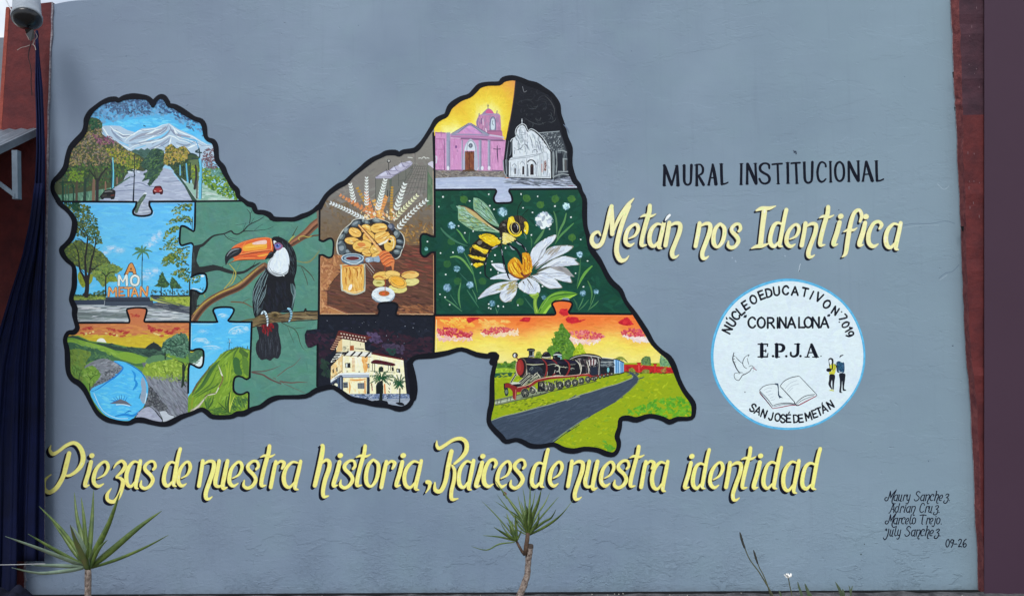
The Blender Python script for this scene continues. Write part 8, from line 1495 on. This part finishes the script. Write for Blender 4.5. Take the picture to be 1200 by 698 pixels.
m = MB(); m.tube([at(x, y, Y-.012) for x, y in PX("615.5,650 616.5,640 617.8,632 618.6,624")], [.011, .0115, .011, .010], 10); m.tube([at(x, y, Y+.01) for x, y in PX("615,650 612,646 608.5,640 605,633")], [.007, .0075, .007, .006], 9); m.build('branch', simple('brown_branch', (96, 78, 66), .8, .4, 60, .002), y2, True)
for s_, w_, a_ in (("619,624 611,606 600,590 590.5,577", 7.5, .1), ("617,622 608,606 594,596 579.6,586.7", 3, .25), ("617,620 612,600 609,590 607,580", 3.2, .1), ("618,620 616,600 615,586 612.6,571", 3.4, .2), ("619,622 620,600 621,585 621.4,566", 5, .05), ("619,620 622,600 625,588 627.4,574", 3.2, .15), ("620,623 624,605 630,590 634.4,573.4", 8, -.1), ("620,622 630,602 638,590 644.4,576.6", 3.6, .1), ("621,622 632,608 644,594 655,581.4", 3.6, .2), ("621,624 636,612 646,606 651.8,596", 4.6, -.1), ("621,626 640,616 654,606 664,596", 5, -.12), ("650,609 660,600 672,585", 1.6, 0), ("617,622 605,608 592,592 582.4,579", 2.8, .2), ("618,624 612,612 606,606 600,602", 4, -.05), ("620,626 626,618 630,612 632,600", 7, -.1), ("618,626 616,612 618,600 617,592", 6.5, -.1), ("619,626 622,612 622,600 624,590", 6, -.12), ("617,624 610,618 606,612 603,600", 3.6, .1), ("617,626 606,620 598,610 590,604", 2.6, .1), ("619,624 615,604 613,596 610,586", 4, .05)):
    leaf(y2, s_, Y, Y+a_, w_*.72, random.choice([M_LEAF, M_LEAF, M_LEAF2]))
leaf(y2, "592.6,580 591,577.6 589.8,575.6", Y+.09, Y+.1, 5.5, M_LEAFDRY)
leaf(y2, "594,584 591,578 585,570 580,562", Y+.08, Y+.12, 2.4)
for s_, w_, a_ in (("605,633 594,618 580,602 564.7,586.7", 3, .15), ("605,632 600,618 596,608 593.4,600.5", 4, .1), ("606,632 605,620 604,610 604,602.5", 4.6, -.05), ("605,633 596,628 588,623 578.6,617", 5.5, -.1), ("605,634 592,630 580,628 565.7,627", 3.4, -.1), ("603,635 585,637 570,644 551.9,639.4", 2.6, -.15), ("606,633 608,628 610,624 610.8,620", 3.4, -.05), ("605,632 600,624 598,618 594,612", 4.5, -.05), ("604,632 596,626 590,618 586,610", 3, .05), ("606,632 604,624 601,618 600,608", 4, 0)):
    leaf(y2, s_, Y-.01, Y-.01+a_, w_*.75, random.choice([M_LEAF, M_LEAF2]))
# grass stems and the small white flower at the wall foot
def stem(name, pts, r, Y, mat, label, cat, grp=None):
    m = MB(); sp = spline(PX(pts), 5); m.tube([at(x, y, Y) for x, y in sp], [r*(1-.5*i/len(sp)) for i in range(len(sp))], 6); return tag(m.build(name, mat), label, cat, grp)
s1 = stem('grass_stalk', "912,712 906,698 897,682 889,669 878.7,655 873,642 869.6,632 867,624", .0042, -.5, M_STEM, 'tallest dry grass stalk bending left against the wall', 'grass stalk')
m = MB(); m.tube([at(x, y, -.5) for x, y in spline(PX("873,642 870.6,636 868.6,629 867,623"), 3)], [.003, .006, .006, .006, .006, .007, .006, .006, .004, .002], 6); m.build('seed_head', simple('dark_seed', (58, 60, 56), .8), s1)
s2 = stem('grass_stalk', "904,700 899,684 894,672 889.7,664 886,653 883,645", .0036, -.48, M_STEM, 'shorter dry grass stalk crossing the tallest one', 'grass stalk')
m = MB(); m.tube([at(x, y, -.48) for x, y in spline(PX("888,660 886,654 884.6,649 883,644"), 3)], [.003, .005, .005, .006, .006, .006, .005, .005, .003, .002], 6); m.build('seed_head', simple('dark_seed_2', (58, 60, 56), .8), s2)
fl = empty('white_flower', at(927, 700, -.5), 'small white wild flower on a thin stem at the wall foot', 'flower'); PLOC[fl.name] = fl.location.copy()
m = MB(); m.tube([at(x, y, -.5) for x, y in spline(PX("929,712 928,697 925.6,686 924,677"), 4)], .0028, 6); m.build('stem', M_STEM, fl)
c = at(923.6, 674, -.5)
for k in range(5):
    a_ = k*1.257+.3; m = MB(); d = Vector((math.cos(a_)*.020, math.sin(a_)*.014, .016+.005*math.sin(a_*2))); s = Vector((-math.sin(a_), math.cos(a_), 0))*.011
    b0 = c-Vector((0, 0, .014)); m.add([b0, b0+d*.6-s, b0+d*1.05-s*.5+Vector((0, 0, .006)), b0+d*1.12, b0+d*1.05+s*.5+Vector((0, 0, .006)), b0+d*.6+s], [[0, 1, 2, 3, 4, 5]]); m.build('petal', M_FLOWER, fl)
wd = empty('weed_tuft', at(960, 692, -.3), 'sparse dark green weed blades along the wall foot right of the flower', 'weeds'); PLOC[wd.name] = wd.location.copy()
for s_, w_ in (("942,705 938.6,694 936,686 934.6,680.7", 3), ("950,706 947.6,695 945,688 943,682.5", 4), ("988,704 984.6,692 981.6,686 978.6,680.7", 3.6), ("989,704 988.6,696 988,692 987.4,689", 3), ("997,700 996.4,692 995.6,688 994.4,685", 1.6), ("997,699 997.6,692 998.4,688 999.4,685.6", 1.6), ("916,706 915,697 913.6,693 912.6,691", 2.4), ("954,706 950,696 948,694 946,690", 2)):
    m = MB(); leafmesh(m, PX(s_), -.42, -.40, w_*4.3/F); o = mesh('blade', m.V, m.F, simple('weed_green', (70, 84, 62), .6, .3, 30) if 'weed_green' not in bpy.data.materials else bpy.data.materials['weed_green'], wd, True)

for o in bpy.data.objects:
    if o.parent is None and o.get('category') in ('plant', 'grass stalk', 'pillar'):
        o['group'] = {'plant': 'yucca plants in front of the wall', 'grass stalk': 'dry grass stalks at the wall foot', 'pillar': 'red pillars at the two ends of the wall'}[o['category']]
